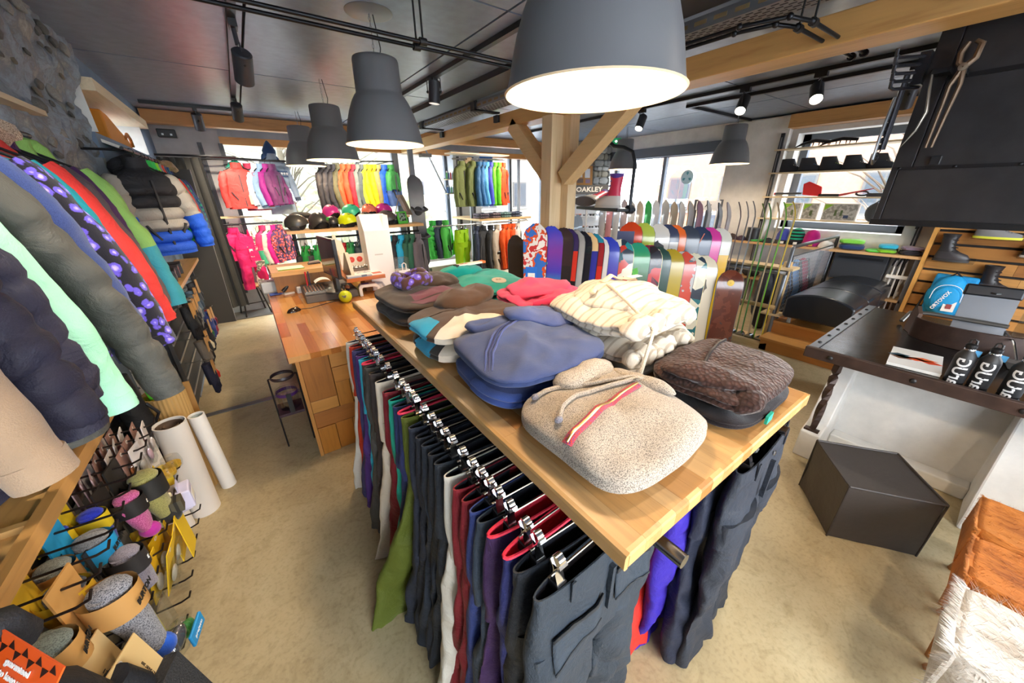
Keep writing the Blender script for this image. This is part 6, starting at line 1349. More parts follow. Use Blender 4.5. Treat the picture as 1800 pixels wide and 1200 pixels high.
for j, z in enumerate((1.72,1.98)):
    t = thing('bottle_shelf', ['lower little shelf with colourful bottles on the grey pillar', 'upper little shelf with colourful bottles on the grey pillar'][j], 'shelf', (3.66,7.02, z)); MB().box(-0.22,0.1,-0.05,0.09,-0.015,0.0).build('board', wood('#c9b28c', None, 'X'), t, 0); MB().box(-0.22,0.1,0.085,0.095,0.0,0.02).build('back_lip', STEEL, t, 0)
    for k in range(7):
        c = ['#3a6fb8', '#5a8a9a', '#3f9a58', '#4a5a8c', '#b83a4a', '#7a8aa8', '#3a4a90'][(k+2*j) % 7]; nm_ = ['blue', 'teal grey', 'green', 'indigo', 'red', 'pale blue', 'navy'][(k+2*j) % 7]
        b_ = thing('care_bottle', '%s capped small bottle on the %s pillar shelf' % (nm_, ['lower', 'upper'][j]), 'bottle', (3.47+0.042*k, 7.02, z),0, 'bottles on the pillar shelves'); MB().lathe([(0.003,0),(0.016,0),(0.017,0.1),(0.008,0.12)],12).build('body', plain(c, 0.35), b_); MB().lathe([(0.010,0.12),(0.010,0.145),(0.003,0.145)],10).build('cap', plain('#e6e4e0', 0.4), b_)
t = thing('wall_poster', 'blue poster with white mountain shape high in the right front window', 'poster', (4.45,7.18,2.32),0.05); MB().box(-0.22,0.22,-0.005,0.005,-0.12,0.14).build('sheet', plain('#2f68b0', 0.5), t, 0); MB().prism([(-0.2,-0.1),(0.15,-0.1),(0.05,0.08),(-0.02,0.0),(-0.08,0.06)],-0.008,-0.006, 'y').build('mountain', plain('#b9c8d8', 0.5), t, 0)
for x in (3.78,4.12):
    t = thing('wall_upright', ['left slotted upright on the grey pillar', 'right slotted upright on the grey pillar'][x > 4], 'upright', (x, 7.11,0)); MB().box(-0.025,0.025,-0.012,0.01,0.4,2.4).build('profile', plain('#33353a', 0.4,0.3), t, 0); MB().box(-0.006,0.006,-0.0125,-0.012,0.45,2.35).build('slot', BLACK, t, 0)
# grey sunglasses cabinet in the corner
t = thing('sunglasses_cabinet', 'grey glass cabinet with sunglasses and white lettering behind the timber post', 'cabinet', (5.55,5.15,0),-0.55)
GRY = plain('#a9adb2', 0.4,0.2)
MB().box(-0.35,0.35,0.0,0.35,0.0,0.75).build('base', GRY, t, 0); MB().box(-0.37,0.37,-0.02,0.37,1.68,1.84).build('header', plain('#2f3136', 0.4), t, 0)
for sx in (-0.35,-0.03,0.32): MB().box(sx, sx+0.035,-0.0,0.035,0.75,1.68).build('post', GRY, t, 0)
MB().box(-0.35,0.35,0.33,0.35,0.75,1.68).build('back', plain('#d8dadc', 0.3), t, 0); MB().box(-0.34,0.34,0.002,0.006,0.76,1.67).build('pane', glass_mat(), t, 0)
text('OAKLEY', 0.12, PAPER, t, (0.0,-0.024,1.76),(PI/2,0,0), 'lettering', sx=1.15, bold=0.003)
for k in range(4): MB().box(-0.33,0.33,0.05,0.33,0.78+0.23*k, 0.787+0.23*k).build('shelf', plain('#c9ccd0', 0.3), t, 0)
rn = random.Random(2)
for k in range(4):
    for j in range(5):
        g = thing('sunglasses', '%s sunglasses, %s on the %s cabinet shelf' % (['black', 'brown', 'teal', 'orange', 'white'][(j+k) % 5],['first', 'second', 'third', 'fourth', 'last'][j],['lowest', 'second', 'third', 'top'][k]), 'sunglasses', (0,0,0),0, 'sunglasses in the grey cabinet')
        g.matrix_world = Matrix.Translation((5.55,5.15,0)) @ Matrix.Rotation(-0.55,4, 'Z') @ Matrix.Translation((-0.27+0.135*j, 0.13,0.83+0.23*k))
        c = ['#1c1c20', '#5a3a26', '#2a8a8a', '#d8642a', '#e4e2de'][(j+k) % 5]
        for sx in (-0.027,0.027): MB().at((sx, 0,0)).ell((0,0,0),(0.025,0.006,0.02),12,6).build('lens', plain('#26262c', 0.1,0.3), g)
        MB().box(-0.055,0.055,-0.004,0.004,0.012,0.022).build('brow', plain(c, 0.3), g, 0)
        MB().box(-0.055,-0.051,0.0,0.1,0.01,0.018).build('temple', plain(c, 0.3), g, 0); MB().box(0.051,0.055,0.0,0.1,0.01,0.018).build('temple', plain(c, 0.3), g, 0)
t = thing('cork_board', 'cork notice board with photos leaning on top of the grey cabinet', 'notice board', (5.50,5.25,1.84),0, rot=(-0.15,0,-0.55)); MB().box(-0.17,0.17,0,0.015,0,0.34).build('cork', plain('#b5834c', 0.8,0,0.3,60), t, 0)
for k, (x, z, w, h, c) in enumerate(((-0.08,0.20,0.10,0.12, '#e8e6e2'),(0.07,0.21,0.1,0.16, '#dfe2e8'),(-0.07,0.08,0.12,0.08, '#6a5a58'),(0.08,0.07,0.09,0.07, '#8a7a9a'))): MB().box(x-w/2, x+w/2,-0.003,0, z-h/2, z+h/2).build('photo', plain(c, 0.5), t, 0)
t = thing('black_sign', 'small black sign with grey emblem on a stand behind the skis', 'sign', (5.85,2.95,0),-0.9); MB().box(-0.17,0.17,-0.01,0.01,1.45,1.58).build('board', plain('#b9bbc0', 0.4), t, 0); MB().box(-0.2,-0.15,-0.008,0.008,0.3,1.6).box(0.15,0.2,-0.008,0.008,0.3,1.6).box(-0.02,0.02,-0.008,0.008,0.3,1.46).build('stand', plain('#23252a', 0.4), t, 0)
for dx in (-0.03,0.0,0.03): MB().tube([(dx-0.012,-0.012,1.49),(dx+0.012,-0.012,1.53)],0.006,6).build('emblem', BLACK, t)
MB().box(-0.22,0.22,-0.15,0.15,0.0,0.3).build('base', plain('#2a2c30', 0.5), t, 0)
t = thing('window_sticker', 'round pale blue and white sticker on the right shop window', 'sticker', (6.69,3.85,1.95),0, rot=(0,0,0)); MB().at((0,0,0),(0, PI/2,0)).lathe([(0.003,-0.003),(0.115,-0.003),(0.115,0.0),(0.003,0.0)],28).build('disc', plain('#b8dce8', 0.5), t)
q = MB()
for k in range(3): a = PI/2+2*PI*k/3; q.prism([(0.03*math.cos(a)-0.0,0.03*math.sin(a)),(0.075*math.cos(a-0.35),0.075*math.sin(a-0.35)),(0.095*math.cos(a),0.095*math.sin(a)),(0.075*math.cos(a+0.35),0.075*math.sin(a+0.35))],-0.006,-0.0035, 'x')
q.build('emblem', plain('#4a9ab0', 0.5), t, 0)
# ------------------------------------------------------------------ snowboards and skis
def board_mat(cols, style, seed):
    k = ('board', tuple(cols), style, seed)
    if k in MATS: return MATS[k]
    m, nt, b = nodemat('board_graphic'); b.inputs['Roughness'].default_value = 0.18; b.inputs['Coat Weight'].default_value = 0.3
    v = coords(nt); sp = N(nt, 'ShaderNodeSeparateXYZ'); nt.links.new(v, sp.inputs[0])
    no = N(nt, 'ShaderNodeTexNoise', i_Scale={'fade': 3.0, 'band': 2.0, 'splash': 7.0, 'plain': 3.0, 'tri': 5.0, 'diag': 2.0}[style], i_Detail=3.0); nt.links.new(v, no.inputs['Vector'])
    n = len(cols)
    if style in ('fade', 'band'):
        a = N(nt, 'ShaderNodeMath', operation='MULTIPLY_ADD'); a.inputs[1].default_value = 0.12 if style == 'fade' else 0.03; nt.links.new(no.outputs[0], a.inputs[0])
        s_ = N(nt, 'ShaderNodeMath', operation='MULTIPLY'); s_.inputs[1].default_value = 0.68; nt.links.new(sp.outputs['Z'], s_.inputs[0]); nt.links.new(s_.outputs[0], a.inputs[2]); fac = a.outputs[0]
        lo, hi = 0.42,1.02
        st = [(lo+(hi-lo)*i/(n-1), lin(c)) for i, c in enumerate(cols)]
    elif style == 'diag':
        a = N(nt, 'ShaderNodeMath', operation='MULTIPLY_ADD'); a.inputs[1].default_value = 2.2; nt.links.new(sp.outputs['X'], a.inputs[0])
        s_ = N(nt, 'ShaderNodeMath', operation='MULTIPLY'); s_.inputs[1].default_value = 0.45; nt.links.new(sp.outputs['Z'], s_.inputs[0]); nt.links.new(s_.outputs[0], a.inputs[2])
        w_ = N(nt, 'ShaderNodeMath', operation='PINGPONG'); w_.inputs[1].default_value = 0.25; nt.links.new(a.outputs[0], w_.inputs[0])
        x_ = N(nt, 'ShaderNodeMath', operation='MULTIPLY'); x_.inputs[1].default_value = 4.0; nt.links.new(w_.outputs[0], x_.inputs[0]); fac = x_.outputs[0]
        st = [(i/n, lin(c)) for i, c in enumerate(cols)]
    elif style == 'tri':
        vo = N(nt, 'ShaderNodeTexVoronoi', i_Scale=9.0); nt.links.new(v, vo.inputs['Vector']); fac = vo.outputs['Color']; st = [(i/n, lin(c)) for i, c in enumerate(cols)]
    else:
        fac = no.outputs[0]; st = [(0.38+0.26*i/max(1, n-1), lin(c)) for i, c in enumerate(cols)] if n > 1 else [(0, lin(cols[0])),(1, lin(cols[0]))]
    r = ramp(nt, fac, st if len(st) > 1 else st*2)
    if style in ('band', 'diag', 'tri', 'splash'): r.node.color_ramp.interpolation = 'CONSTANT'
    nt.links.new(r, b.inputs['Base Color']); MATS[k] = m; return m
def board_geo(h, w, th=0.010, nose=0.16, bend=0.05, n=26, m=10, off=0.0, inset=0.0, z0=0.0, z1=1.0):
    rs = []
    for i in range(n+1):
        f = z0+(z1-z0)*i/n; z = inset + (h-2*inset)*f
        e = min(z, h-z); rr = max(0.0,1-e/nose) if e < nose else 0.0
        hw = (w/2-inset)*math.sqrt(max(0.0004,1-rr**2.2)); hw *= 1-0.10*math.exp(-((z-h/2)/(h*0.28))**2)
        y = bend*(rr**1.8)
        rs.append((z, hw, y))
    return rs
def snowboard(label, loc, rz, lean, h, w, cols, style='fade', edge='#1e1e22', card=None, bind=False, group='snowboards in the floor rack', seed=0, marks=(), ry=0.0):
    t = thing('snowboard', label, 'snowboard', loc, 0, group, rot=(lean, ry, rz))
    g = board_geo(h, w)
    body = MB().rings([[(-hw, y, z),(hw, y, z),(hw, y+0.010, z),(-hw, y+0.010, z)] for z, hw, y in g]); body.build('core', plain(edge, 0.35), t, angle=0.5)
    g2 = board_geo(h, w, inset=0.005, nose=0.155)
    MB().rings([[(-hw+2*hw*j/6, y-0.0012, z) for j in range(7)] for z, hw, y in g2], False, False, closed=False).build('graphic', board_mat(cols, style, seed), t, angle=1.0)
    MB().rings([[(-hw+2*hw*j/4, y+0.0115, z) for j in range(5)] for z, hw, y in g2], False, False, closed=False).build('base', plain('#2c2c30', 0.3), t, angle=1.0)
    if card:
        MB().box(-w*0.36, w*0.1,-0.006,-0.003, h*0.62-0.05, h*0.62+0.13).build('price_card', plain(card, 0.5), t, 0); MB().box(-w*0.27, w*0.02,-0.0068,-0.006, h*0.62+0.02, h*0.62+0.07).build('white_label', PAPER, t, 0)
    for (mk, c, x, z, s_) in marks:
        if mk == 'disc': MB().at((x, -0.0015, z),(PI/2,0,0)).lathe([(0.003,0.0015),(s_, 0.001)],18).build('print_disc', plain(c, 0.4), t)
        elif mk == 'blob':
            q = MB(); rr = [(s_*(0.7+0.5*noise.noise(Vector((k*0.9, s_*50, z*9))))) for k in range(20)]
            q.prism([(x+rr[k]*math.cos(2*PI*k/20)*0.8, z+rr[k]*1.3*math.sin(2*PI*k/20)) for k in range(20)],-0.003,-0.001, 'y'); q.build('print_figure', plain(c, 0.5), t, 0)
        elif mk == 'horse':
            P_ = [(-1,-1.2),(-0.7,-0.2),(-1.0,0.5),(-0.3,1.0),(0.1,1.3),(0.2,1.0),(0.9,0.6),(1.0,0.2),(0.5,0.1),(0.3,-0.3),(0.7,-1.2),(0.3,-1.2),(0.0,-0.5),(-0.5,-1.2)]
            MB().prism([(x+a*s_, z+b*s_) for a, b in P_],-0.003,-0.001, 'y').build('print_figure', plain(c, 0.5), t, 0)
        elif mk == 'bar': MB().at((x, -0.002, z),(0,0.35,0)).box(-0.004,0.004,-0.001,0.0005,-s_, s_).build('print_bar', plain(c, 0.4), t, 0)
        elif mk == 'tail': MB().box(x-w*0.2, x+w*0.5-0.004,-0.003,-0.001, z-s_, z+s_).build('print_block', plain(c, 0.4), t, 0)
        else: text(mk, s_, plain(c, 0.4), t, (x, -0.0025, z),(PI/2,0,0), 'lettering')
    if bind:
        for z in (h*0.36, h*0.64):
            MB().at((0,-0.005, z),(PI/2,0,0)).lathe([(0.003,0.02),(0.06,0.02),(0.065,0.0)],18).build('binding_disc', plain('#2a2a2e', 0.5), t); q = MB().tube([(-0.1,-0.01, z+0.05),(-0.1,-0.10, z+0.02),(0.0,-0.14, z),(0.1,-0.10, z+0.02),(0.1,-0.01, z+0.05)],0.018,8); q.build('binding_strap', plain('#3a3a40', 0.5), t)
    return t
GS = 'snowboards in the floor rack'
t = thing('board_rack', 'low dark timber and steel rack holding the rows of snowboards', 'rack', (0,0,0))
ang = math.atan2(-1.07,1.26); t.location = (2.17,2.70,0); t.rotation_euler = (0,0, ang)
MB().box(-0.1,1.75,0.06,0.11,0.40,0.45).box(-0.1,1.75,-0.03,0.02,0.0,0.03).build('front_bar', DARKSTEEL, t, 0); MB().box(0.75,1.85,0.87,0.92,0.55,0.60).box(0.75,1.85,0.76,0.80,0.0,0.03).build('back_bar', DARKSTEEL, t, 0)
for x in (-0.08,0.85,1.72): MB().box(x-0.02, x+0.02,0.0,0.95,0.0,0.03).box(x-0.02, x+0.02,0.11,0.15,0.0,0.45).build('foot', DARKSTEEL, t, 0)
FR = [ # y, h, w, cols, style, card, label, marks
 (4.02,1.37,0.25,['#3a6fc0', '#d8552c', '#e8e0d8', '#c83a3a', '#efe8df'], 'splash', '#1f6fd0', 'snowboard with blue, red and cream chevrons next to the timber post', ()),
 (3.80,1.39,0.26,['#7fc04c', '#33b0b8', '#4a3fae', '#7a3a9a', '#3f49c0'], 'fade', None, 'snowboard fading from violet blue to lime green', (('disc', '#f0856a', -0.06,1.1,0.025),('disc', '#7fc0b0', -0.04,1.06,0.02))),
 (3.60,1.38,0.25,['#2b2628', '#3a2c2e', '#262428'], 'band', None, 'black snowboard with brown rings beside the violet one', (('disc', '#6a5a50', -0.05,0.95,0.03),)),
 (3.45,1.37,0.25,['#2a2024', '#d83a2c', '#3a2a5c', '#29262a'], 'band', None, 'black snowboard with red and violet centre', ()),
 (3.30,1.36,0.25,['#a9a29e', '#b9b4b0', '#9c9894'], 'fade', '#c82a34', 'silver grey snowboard with a red price card', ()),
 (3.14,1.35,0.25,['#3a3230', '#26242a', '#1f1f28'], 'fade', None, 'black snowboard with small white lettering', (('METHOD', '#c9c0b4', -0.04,0.86,0.03),('BOARDS', '#c9c0b4', -0.04,0.82,0.03))),
 (2.99,1.35,0.25,['#8aa0a8', '#3a3a9a', '#f0c890', '#e04a36'], 'band', '#b8ccd0', 'snowboard with red tip, peach middle and blue tail', ()),
 (2.85,1.33,0.25,['#433c3a', '#d8382c', '#a02a30', '#2a8aa0', '#3c3836'], 'band', None, 'snowboard with charcoal tip, teal band and red blocks', ()),
 (2.68,1.32,0.29,['#d8c8bc', '#e0d4c8', '#dccfc6'], 'fade', '#1f78c8', 'wide cream snowboard with coloured ribbons and a blue price card', (('Farmer', '#3a3434', -0.05,0.96,0.04),('blob', '#7fb0b0', 0.04,0.88,0.05),('tail', '#c8582c', -0.06,0.74,0.02),('tail', '#4a3a90', -0.06,0.80,0.02))),
 (2.50,1.30,0.25,['#3a2a5c', '#5a3a9a', '#3a44b0', '#2f3fae'], 'fade', None, 'violet blue snowboard behind the wide cream one', (('disc', '#f0856a', -0.08,1.08,0.024),)),
 (2.36,1.28,0.27,['#e8e0c8', '#2a8a90', '#e8e0d8', '#c83a2c', '#2a3a48', '#4a9a98'], 'tri', '#1f78c8', 'snowboard with teal shield, comic drawing and blue card', (('blob', '#1f5a68', 0.0,1.12,0.055),)),
 (2.20,1.27,0.26,['#2a2624', '#4a4844', '#2a8a4a', '#2a9a90'], 'fade', '#f08a2a', 'dark teal snowboard with green flames and an orange block', (('blob', '#4fae2c', 0.0,0.98,0.05),)),
 (2.06,1.25,0.26,['#c82a2a', '#e8e0d4', '#2a2428', '#7a2a3c', '#303038'], 'tri', None, 'dark red and black snowboard with white rings', ()),
 (1.93,1.24,0.26,['#26423a', '#23463e', '#26403c'], 'fade', None, 'plain bottle green snowboard', (('disc', '#d890b0', -0.09,0.84,0.015),)),
 (1.80,1.225,0.26,['#a88f24', '#b49a28', '#a08826'], 'fade', None, 'plain mustard yellow snowboard', ()),
 (1.68,1.22,0.26,['#c84a3a', '#b9b4b0', '#c9c6c2'], 'splash', None, 'silver white snowboard with red splashes at the tail', ()),
 (1.57,1.20,0.26,['#e8dcc4', '#2a6a70', '#d8d0b8', '#2f3a48'], 'tri', None, 'snowboard with teal shield beside the cream tree drawing one', (('blob', '#1f5a68', -0.02,1.05,0.05),)),
 (1.46,1.18,0.27,['#d8cbb4', '#dccfb8', '#d4c6ae'], 'fade', None, 'cream snowboard with a dark tree drawing, nearest of the front row', (('blob', '#4a4236', 0.0,0.86,0.085),)),
]
FPX = [940,968,984,994,1006,1018,1030,1041,1050,1073,1097,1128,1150,1166,1190,1212,1232,1250]
for i, (y, h, w, cols, st, card, lb, mk) in enumerate(FR):
    s_ = (FPX[i]-935)/315; h = 1.475-0.305*s_ - 0.03
    snowboard(lb, (2.17+1.26*s_, 2.70-1.07*s_, 0.03),-0.80-(0.25 if 1 < i < 8 else 0),-0.07, h, w, cols, st, '#e8d8a0' if i in (10,12,16) else '#26262a', card, False, GS, i, mk)
BK = [
 (2.72,1.43,['#e0421f', '#e2481f'], 'fade', 'orange red and navy snowboard first in the back row', (('tail', '#2c3560', -0.09,1.05,0.25),)),
 (2.55,1.43,['#b8c84a', '#bccb50', '#2f3f66'], 'band', 'navy tipped lime snowboard in the back row', ()),
 (2.38,1.42,['#ded6cc', '#e2dad0'], 'fade', 'white snowboard with a black horse print', (('horse', '#26262a', 0.0,1.10,0.08),)),
 (2.24,1.42,['#c84a40', '#d8d0c8', '#38405c', '#3a4058'], 'band', 'navy snowboard with cream and red zigzag', ()),
 (2.12,1.42,['#e8622a', '#ee7030'], 'fade', 'bright orange snowboard in the back row', ()),
 (1.99,1.41,['#3c4250', '#434a58'], 'fade', 'slate blue grey snowboard in the back row', (('disc', '#c8ccd0', -0.06,1.2,0.01),)),
 (1.86,1.40,['#33405c', '#3a4560'], 'fade', 'navy snowboard with slanting orange and violet stripes', (('bar', '#e0622a', 0.0,1.16,0.12),('bar', '#6a4aa8', -0.05,1.14,0.12))),
 (1.75,1.40,['#dc3f94', '#e048a0'], 'fade', 'bright pink snowboard in the back row', (('blob', '#8a5aa8', 0.0,1.16,0.05),)),
 (1.62,1.39,['#e8b428', '#e6e0d2', '#e8e2d6'], 'band', 'cream snowboard with yellow tail, last in the back row', ()),
]
BPX = [1112,1134,1160,1176,1189,1212,1233,1250,1268]
for i, (y, h, cols, st, lb, mk) in enumerate(BK):
    s_ = (BPX[i]-1110)/155; h = 1.40-0.07*s_
    snowboard(lb, (3.38+0.76*s_, 2.49-0.60*s_, 0.03),-0.85,-0.05, h, 0.265, cols, st, '#1e1e24', None, False, GS, 30+i, mk)
snowboard('short brown wood look snowboard with yellow swirl leaning by the ski rack', (3.55,1.42,0.03),-0.9,-0.07,1.02,0.24,['#5a2c20', '#6a3828', '#4a3a38'], 'splash', '#3a3a40', None, False, None, 50,(('disc', '#d8b02a', 0.0,0.9,0.03),))
snowboard('grey splitboard with bindings hanging upright in the front window', (2.13,5.35,0.62),0.1,0.0,1.36,0.25,['#4a4c52', '#8a8c90', '#a9abad', '#75787c', '#5a5c62'], 'fade', '#3a3c42', None, True, None, 51)
t = thing('board_stand', 'grey upright pole stand behind the hanging splitboard', 'stand', (2.13,5.42,0)); MB().box(-0.035,0.035,-0.02,0.02,0,2.42).build('pole', plain('#7c8087', 0.4,0.3), t, 0); MB().box(-0.2,0.2,-0.15,0.15,0,0.02).build('base', plain('#5c6066', 0.4,0.3), t, 0); MB().box(-0.14,0.14,-0.045,-0.04,0.45,0.62).build('sign', plain('#3a4a3e', 0.5), t, 0); text('MITRONICS', 0.035, PAPER, t, (0,-0.047,0.5),(PI/2,0,0))
t = thing('window_strut', 'thin slanting grey steel rod in the front window', 'rod', (0,0,0)); MB().tube([(3.10,7.1,2.5),(3.50,7.05,1.62)],0.016,8).build('rod', plain('#8a8d92', 0.3,0.6), t); MB().box(3.0,3.2,7.05,7.2,2.36,2.42).build('mount', DARKSTEEL, t, 0)
# dark board leaning at the post
snowboard('charcoal board leaning against the timber post beside the orange jackets', (2.40,3.22,0.0),-0.3,-0.04,1.30,0.22,['#4a4440', '#524a46'], 'fade', '#3a3634', None, False, None, 52)
# skis
t = thing('ski_rack', 'pale wooden ski rack with steel bars holding the row of upright skis', 'rack', (0,0,0))
PW = wood('#d9bf92', '#c4a674', 'Y', 0.7)
MB().box(4.60,4.66,1.36,4.3,0.0,0.07).build('front_board', PW, t, 0); MB().box(4.66,5.0,1.36,4.3,0.0,0.03).build('floor_board', PW, t, 0); MB().box(4.60,5.0,1.33,1.36,0.0,0.08).build('end_board', wood('#d9bf92', None, 'X'), t, 0)
MB().box(4.86,4.93,1.40,1.47,0.03,0.98).build('upright', wood('#cdb080', None, 'Z'), t, 0); MB().box(4.86,4.93,4.1,4.17,0.03,0.98).build('upright', wood('#cdb080', None, 'Z'), t, 0)
MB().box(4.78,4.98,1.34,4.2,0.90,0.925).build('top_shelf', PW, t, 0); MB().tube([(4.82,1.4,0.87),(4.82,4.2,0.87)],0.03,12).build('steel_bar', STEEL, t); MB().tube([(4.84,1.42,0.45),(4.84,4.2,0.45)],0.025,10).build('wood_bar', wood('#c9a878', None, 'Y'), t)
MB().box(4.80,5.0,1.34,1.55,0.36,0.375).build('small_shelf', PW, t, 0)
q = MB()
for k in range(26):
    y = 1.46+0.105*k
    q.tube([(4.68, y, 0.06),(4.76, y, 0.06)],0.045,10)
tag(q.build('roller', plain('#b9bcc0', 0.25,0.9), t), kind='stuff')
def ski(label, loc, rz, h, c, c2, w=0.10, curve=0.06, lean=0.0):
    t = thing('ski', label, 'ski', loc, 0, 'skis standing in the wooden rack', rot=(lean, 0, rz))
    n = 26; rs = []
    for i in range(n+1):
        f = i/n; z = h*f; k = max(0,(f-0.87)/0.13); hw = w/2*(1-0.12*math.exp(-((f-0.5)/0.3)**2)); hw *= math.sqrt(max(0.02,1-max(0,(k-0.35)/0.65)**2.2)) if k > 0.35 else 1
        rs.append((z - 0.02*k*k, hw, curve*k**1.5 + 0.012*math.sin(f*PI)))
    MB().rings([[(-hw, y, z),(hw, y, z),(hw, y+0.011, z),(-hw, y+0.011, z)] for z, hw, y in rs]).build('core', plain(c2,0.3), t, angle=0.5)
    MB().rings([[(-hw*0.96, y-0.001, z),(hw*0.96, y-0.001, z)] for z, hw, y in rs], False, False, closed=False).build('top_sheet', plain(c, 0.15,0.15), t)
    MB().rings([[(-hw*0.96, y+0.012, z),(hw*0.96, y+0.012, z)] for z, hw, y in rs], False, False, closed=False).build('base', plain('#c9ccd2', 0.12,0.2), t)
    return t
SK = [(1.44, '#e8e6e2', '#d8b83a', 'white ski with yellow edge, nearest in the rack'),(1.52, '#e4e4e6', '#7ac03a', 'white ski with lime green edge'),(1.58, '#ded8cc', '#c9b08a', 'cream ski with wooden side edge'),(1.66, '#4fae4a', '#3a8a3a', 'green tipped ski beside the cream one'),(1.72, '#d8dadd', '#6d8a3a', 'silver ski with olive edge'),(1.82, '#e6e8ea', '#8a8d92', 'white silver ski behind the olive edged one'),(1.89, '#c4cad2', '#7a7e86', 'steel grey ski in the middle of the rack'),(1.97, '#b8bcc4', '#6a6068', 'grey ski with mauve side edge'),(2.1, '#d8d4d8', '#a89aa0', 'pearl white ski right of the silver one'),(2.2, '#a4acb6', '#4a4e58', 'slate coloured ski in the rack middle'),(2.34, '#c9cdd2', '#8a9098', 'silver ski before the black sign'),(2.46, '#c09ab0', '#7a6a74', 'dusty pink ski in the rack middle'),(2.58, '#c4c4c8', '#c89a3a', 'pale ski with orange edge'),(2.7, '#d8dade', '#9a9ea6', 'light grey ski below the shop window sign'),(2.82, '#d8c4a8', '#a89888', 'sand coloured ski in the far half'),(2.95, '#c9c6c0', '#8d8a86', 'stone grey ski in the far half'),(3.1, '#dfe2e6', '#a9adb4', 'white ski beside the green one'),(3.22, '#3fae5a', '#2a7a3c', 'bright green ski in the far half'),(3.36, '#c9b8a4', '#8a8078', 'beige ski in the far half'),(3.5, '#e6e2dc', '#b0a8a0', 'cream ski in the far half'),(3.64, '#cdbcbe', '#9a8a8c', 'mauve grey ski in the far half'),(3.78, '#d8dce2', '#9aa0a8', 'silver ski in the far half'),(3.92, '#e0a0a8', '#b8606a', 'raspberry red ski at the far end'),(4.06, '#c9cdd4', '#8a9098', 'pale silver ski at the far end')]
for i, (y, c, c2, lb) in enumerate(SK): ski(lb, (4.74, y, 0.06),0.4 if i < 8 else 0.05 if i < 11 else -0.25 if i < 14 else -0.6,1.58-0.006*(i % 5), c, c2, lean=0.0)
for i, (x, y) in enumerate(((3.95,4.15),(4.05,4.0),(4.25,4.1),(3.85,4.45))):
    ski(['wide silver blue ski standing alone left of the rack', 'second wide silver blue ski left of the rack', 'pair half of silver skis in front of the stone column', 'white ski tip showing just right of the timber post'][i],(x, y, 0.0),-0.6,1.42, '#b8c8d8', '#7a8a9a', 0.12,0.14)
# chairlift seat with snowboard boots
t = thing('chairlift_seat', 'black steel chairlift seat hanging from the beam with boots on it', 'chairlift seat', (3.3,2.55,1.555),-0.25)
MB().tube([(0.08,0,0.03),(0.08,0.0,0.45),(0.07,0.04,0.55),(0.03,0.14,0.60),(-0.02,0.24,0.62),(-0.06,0.27,0.66)],0.018,10).build('hanger_bar', plain('#33363c', 0.35,0.5), t)
MB().box(-0.10,0.14,-0.03,0.80,-0.02,0.012).build('seat_board', plain('#2a2c32', 0.4,0.3), t, 0, bevel=0.008); MB().at((0.08,-0.0,0.0),(0, PI/2,0)).lathe([(0.02,-0.03),(0.045,-0.03),(0.045,0.03),(0.02,0.03)],18).build('pivot', plain('#2f3640', 0.4,0.5), t)
MB().tube([(-0.06,0.27,0.62),(-0.08,0.27,0.69),(-0.06,0.28,0.76),(-0.06,0.28,1.10)],0.010,8).build('hook', plain('#5a4a40', 0.5,0.5), t)
def boot(label, loc, rot, c, c2, c3, s=1.0, name='snowboard_boot', group=None, sole='#e8e4da', cat='boot'):
    t = thing(name, label, cat, loc, 0, group, rot=rot); t.scale = (s,)*3
    rs = [];
    prof_ = [(0.0,-0.10,0.19,0.045),(0.03,-0.105,0.20,0.052),(0.07,-0.10,0.17,0.052),(0.10,-0.095,0.10,0.05),(0.13,-0.09,0.055,0.048),(0.18,-0.09,0.035,0.048),(0.25,-0.10,0.035,0.052),(0.30,-0.105,0.045,0.055)]
    def ring(z, y0, y1, hw): return [(hw*math.cos(u)*(1.0 if math.sin(u) < 0 else 1-0.25*max(0, math.sin(u))**3),(y0+y1)/2+(y1-y0)/2*math.sin(u), z+ (0.02*(y0+y1)/2)) for u in [2*PI*j/24 for j in range(24)]]
    lo = MB().rings([ring(*p) for p in prof_[:4]]); lo.build('foot', plain(c2,0.4), t, angle=1.2)
    up = MB().rings([ring(*p) for p in prof_[3:]], True, False); up.build('shaft', plain(c, 0.4), t, angle=1.2)
    MB().rings([ring(0.27,-0.10,0.035,0.053), ring(0.315,-0.11,0.05,0.06), ring(0.315,-0.10,0.04,0.05), ring(0.22,-0.085,0.02,0.038)], False, True).build('cuff', plain(c3,0.6), t, angle=1.2)
    MB().rings([ring(-0.022,-0.112,0.205,0.056), ring(0.006,-0.112,0.205,0.057)]).build('sole', plain(sole, 0.6), t, angle=0.8)
    for k in range(4): MB().tube([(-0.047,0.03-0.01*k, 0.11+0.045*k),(0,0.075-0.012*k, 0.105+0.045*k),(0.047,0.03-0.01*k, 0.11+0.045*k)],0.006,6).build('lace', plain(c3,0.6), t)
    return t
boot('pink and purple snowboard boot standing upright on the chairlift seat', (3.28,2.70,1.592),(0,0,0.2), '#e0385c', '#d8d0c8', '#5a3a9a', 1.0, sole='#c9c4bc')
boot('white and pink snowboard boot lying on its side on the chairlift seat', (3.36,3.12,1.63),(0,1.35,0.15), '#e8385c', '#ddd6cc', '#5a3a9a', 1.0, sole='#5a5a60')
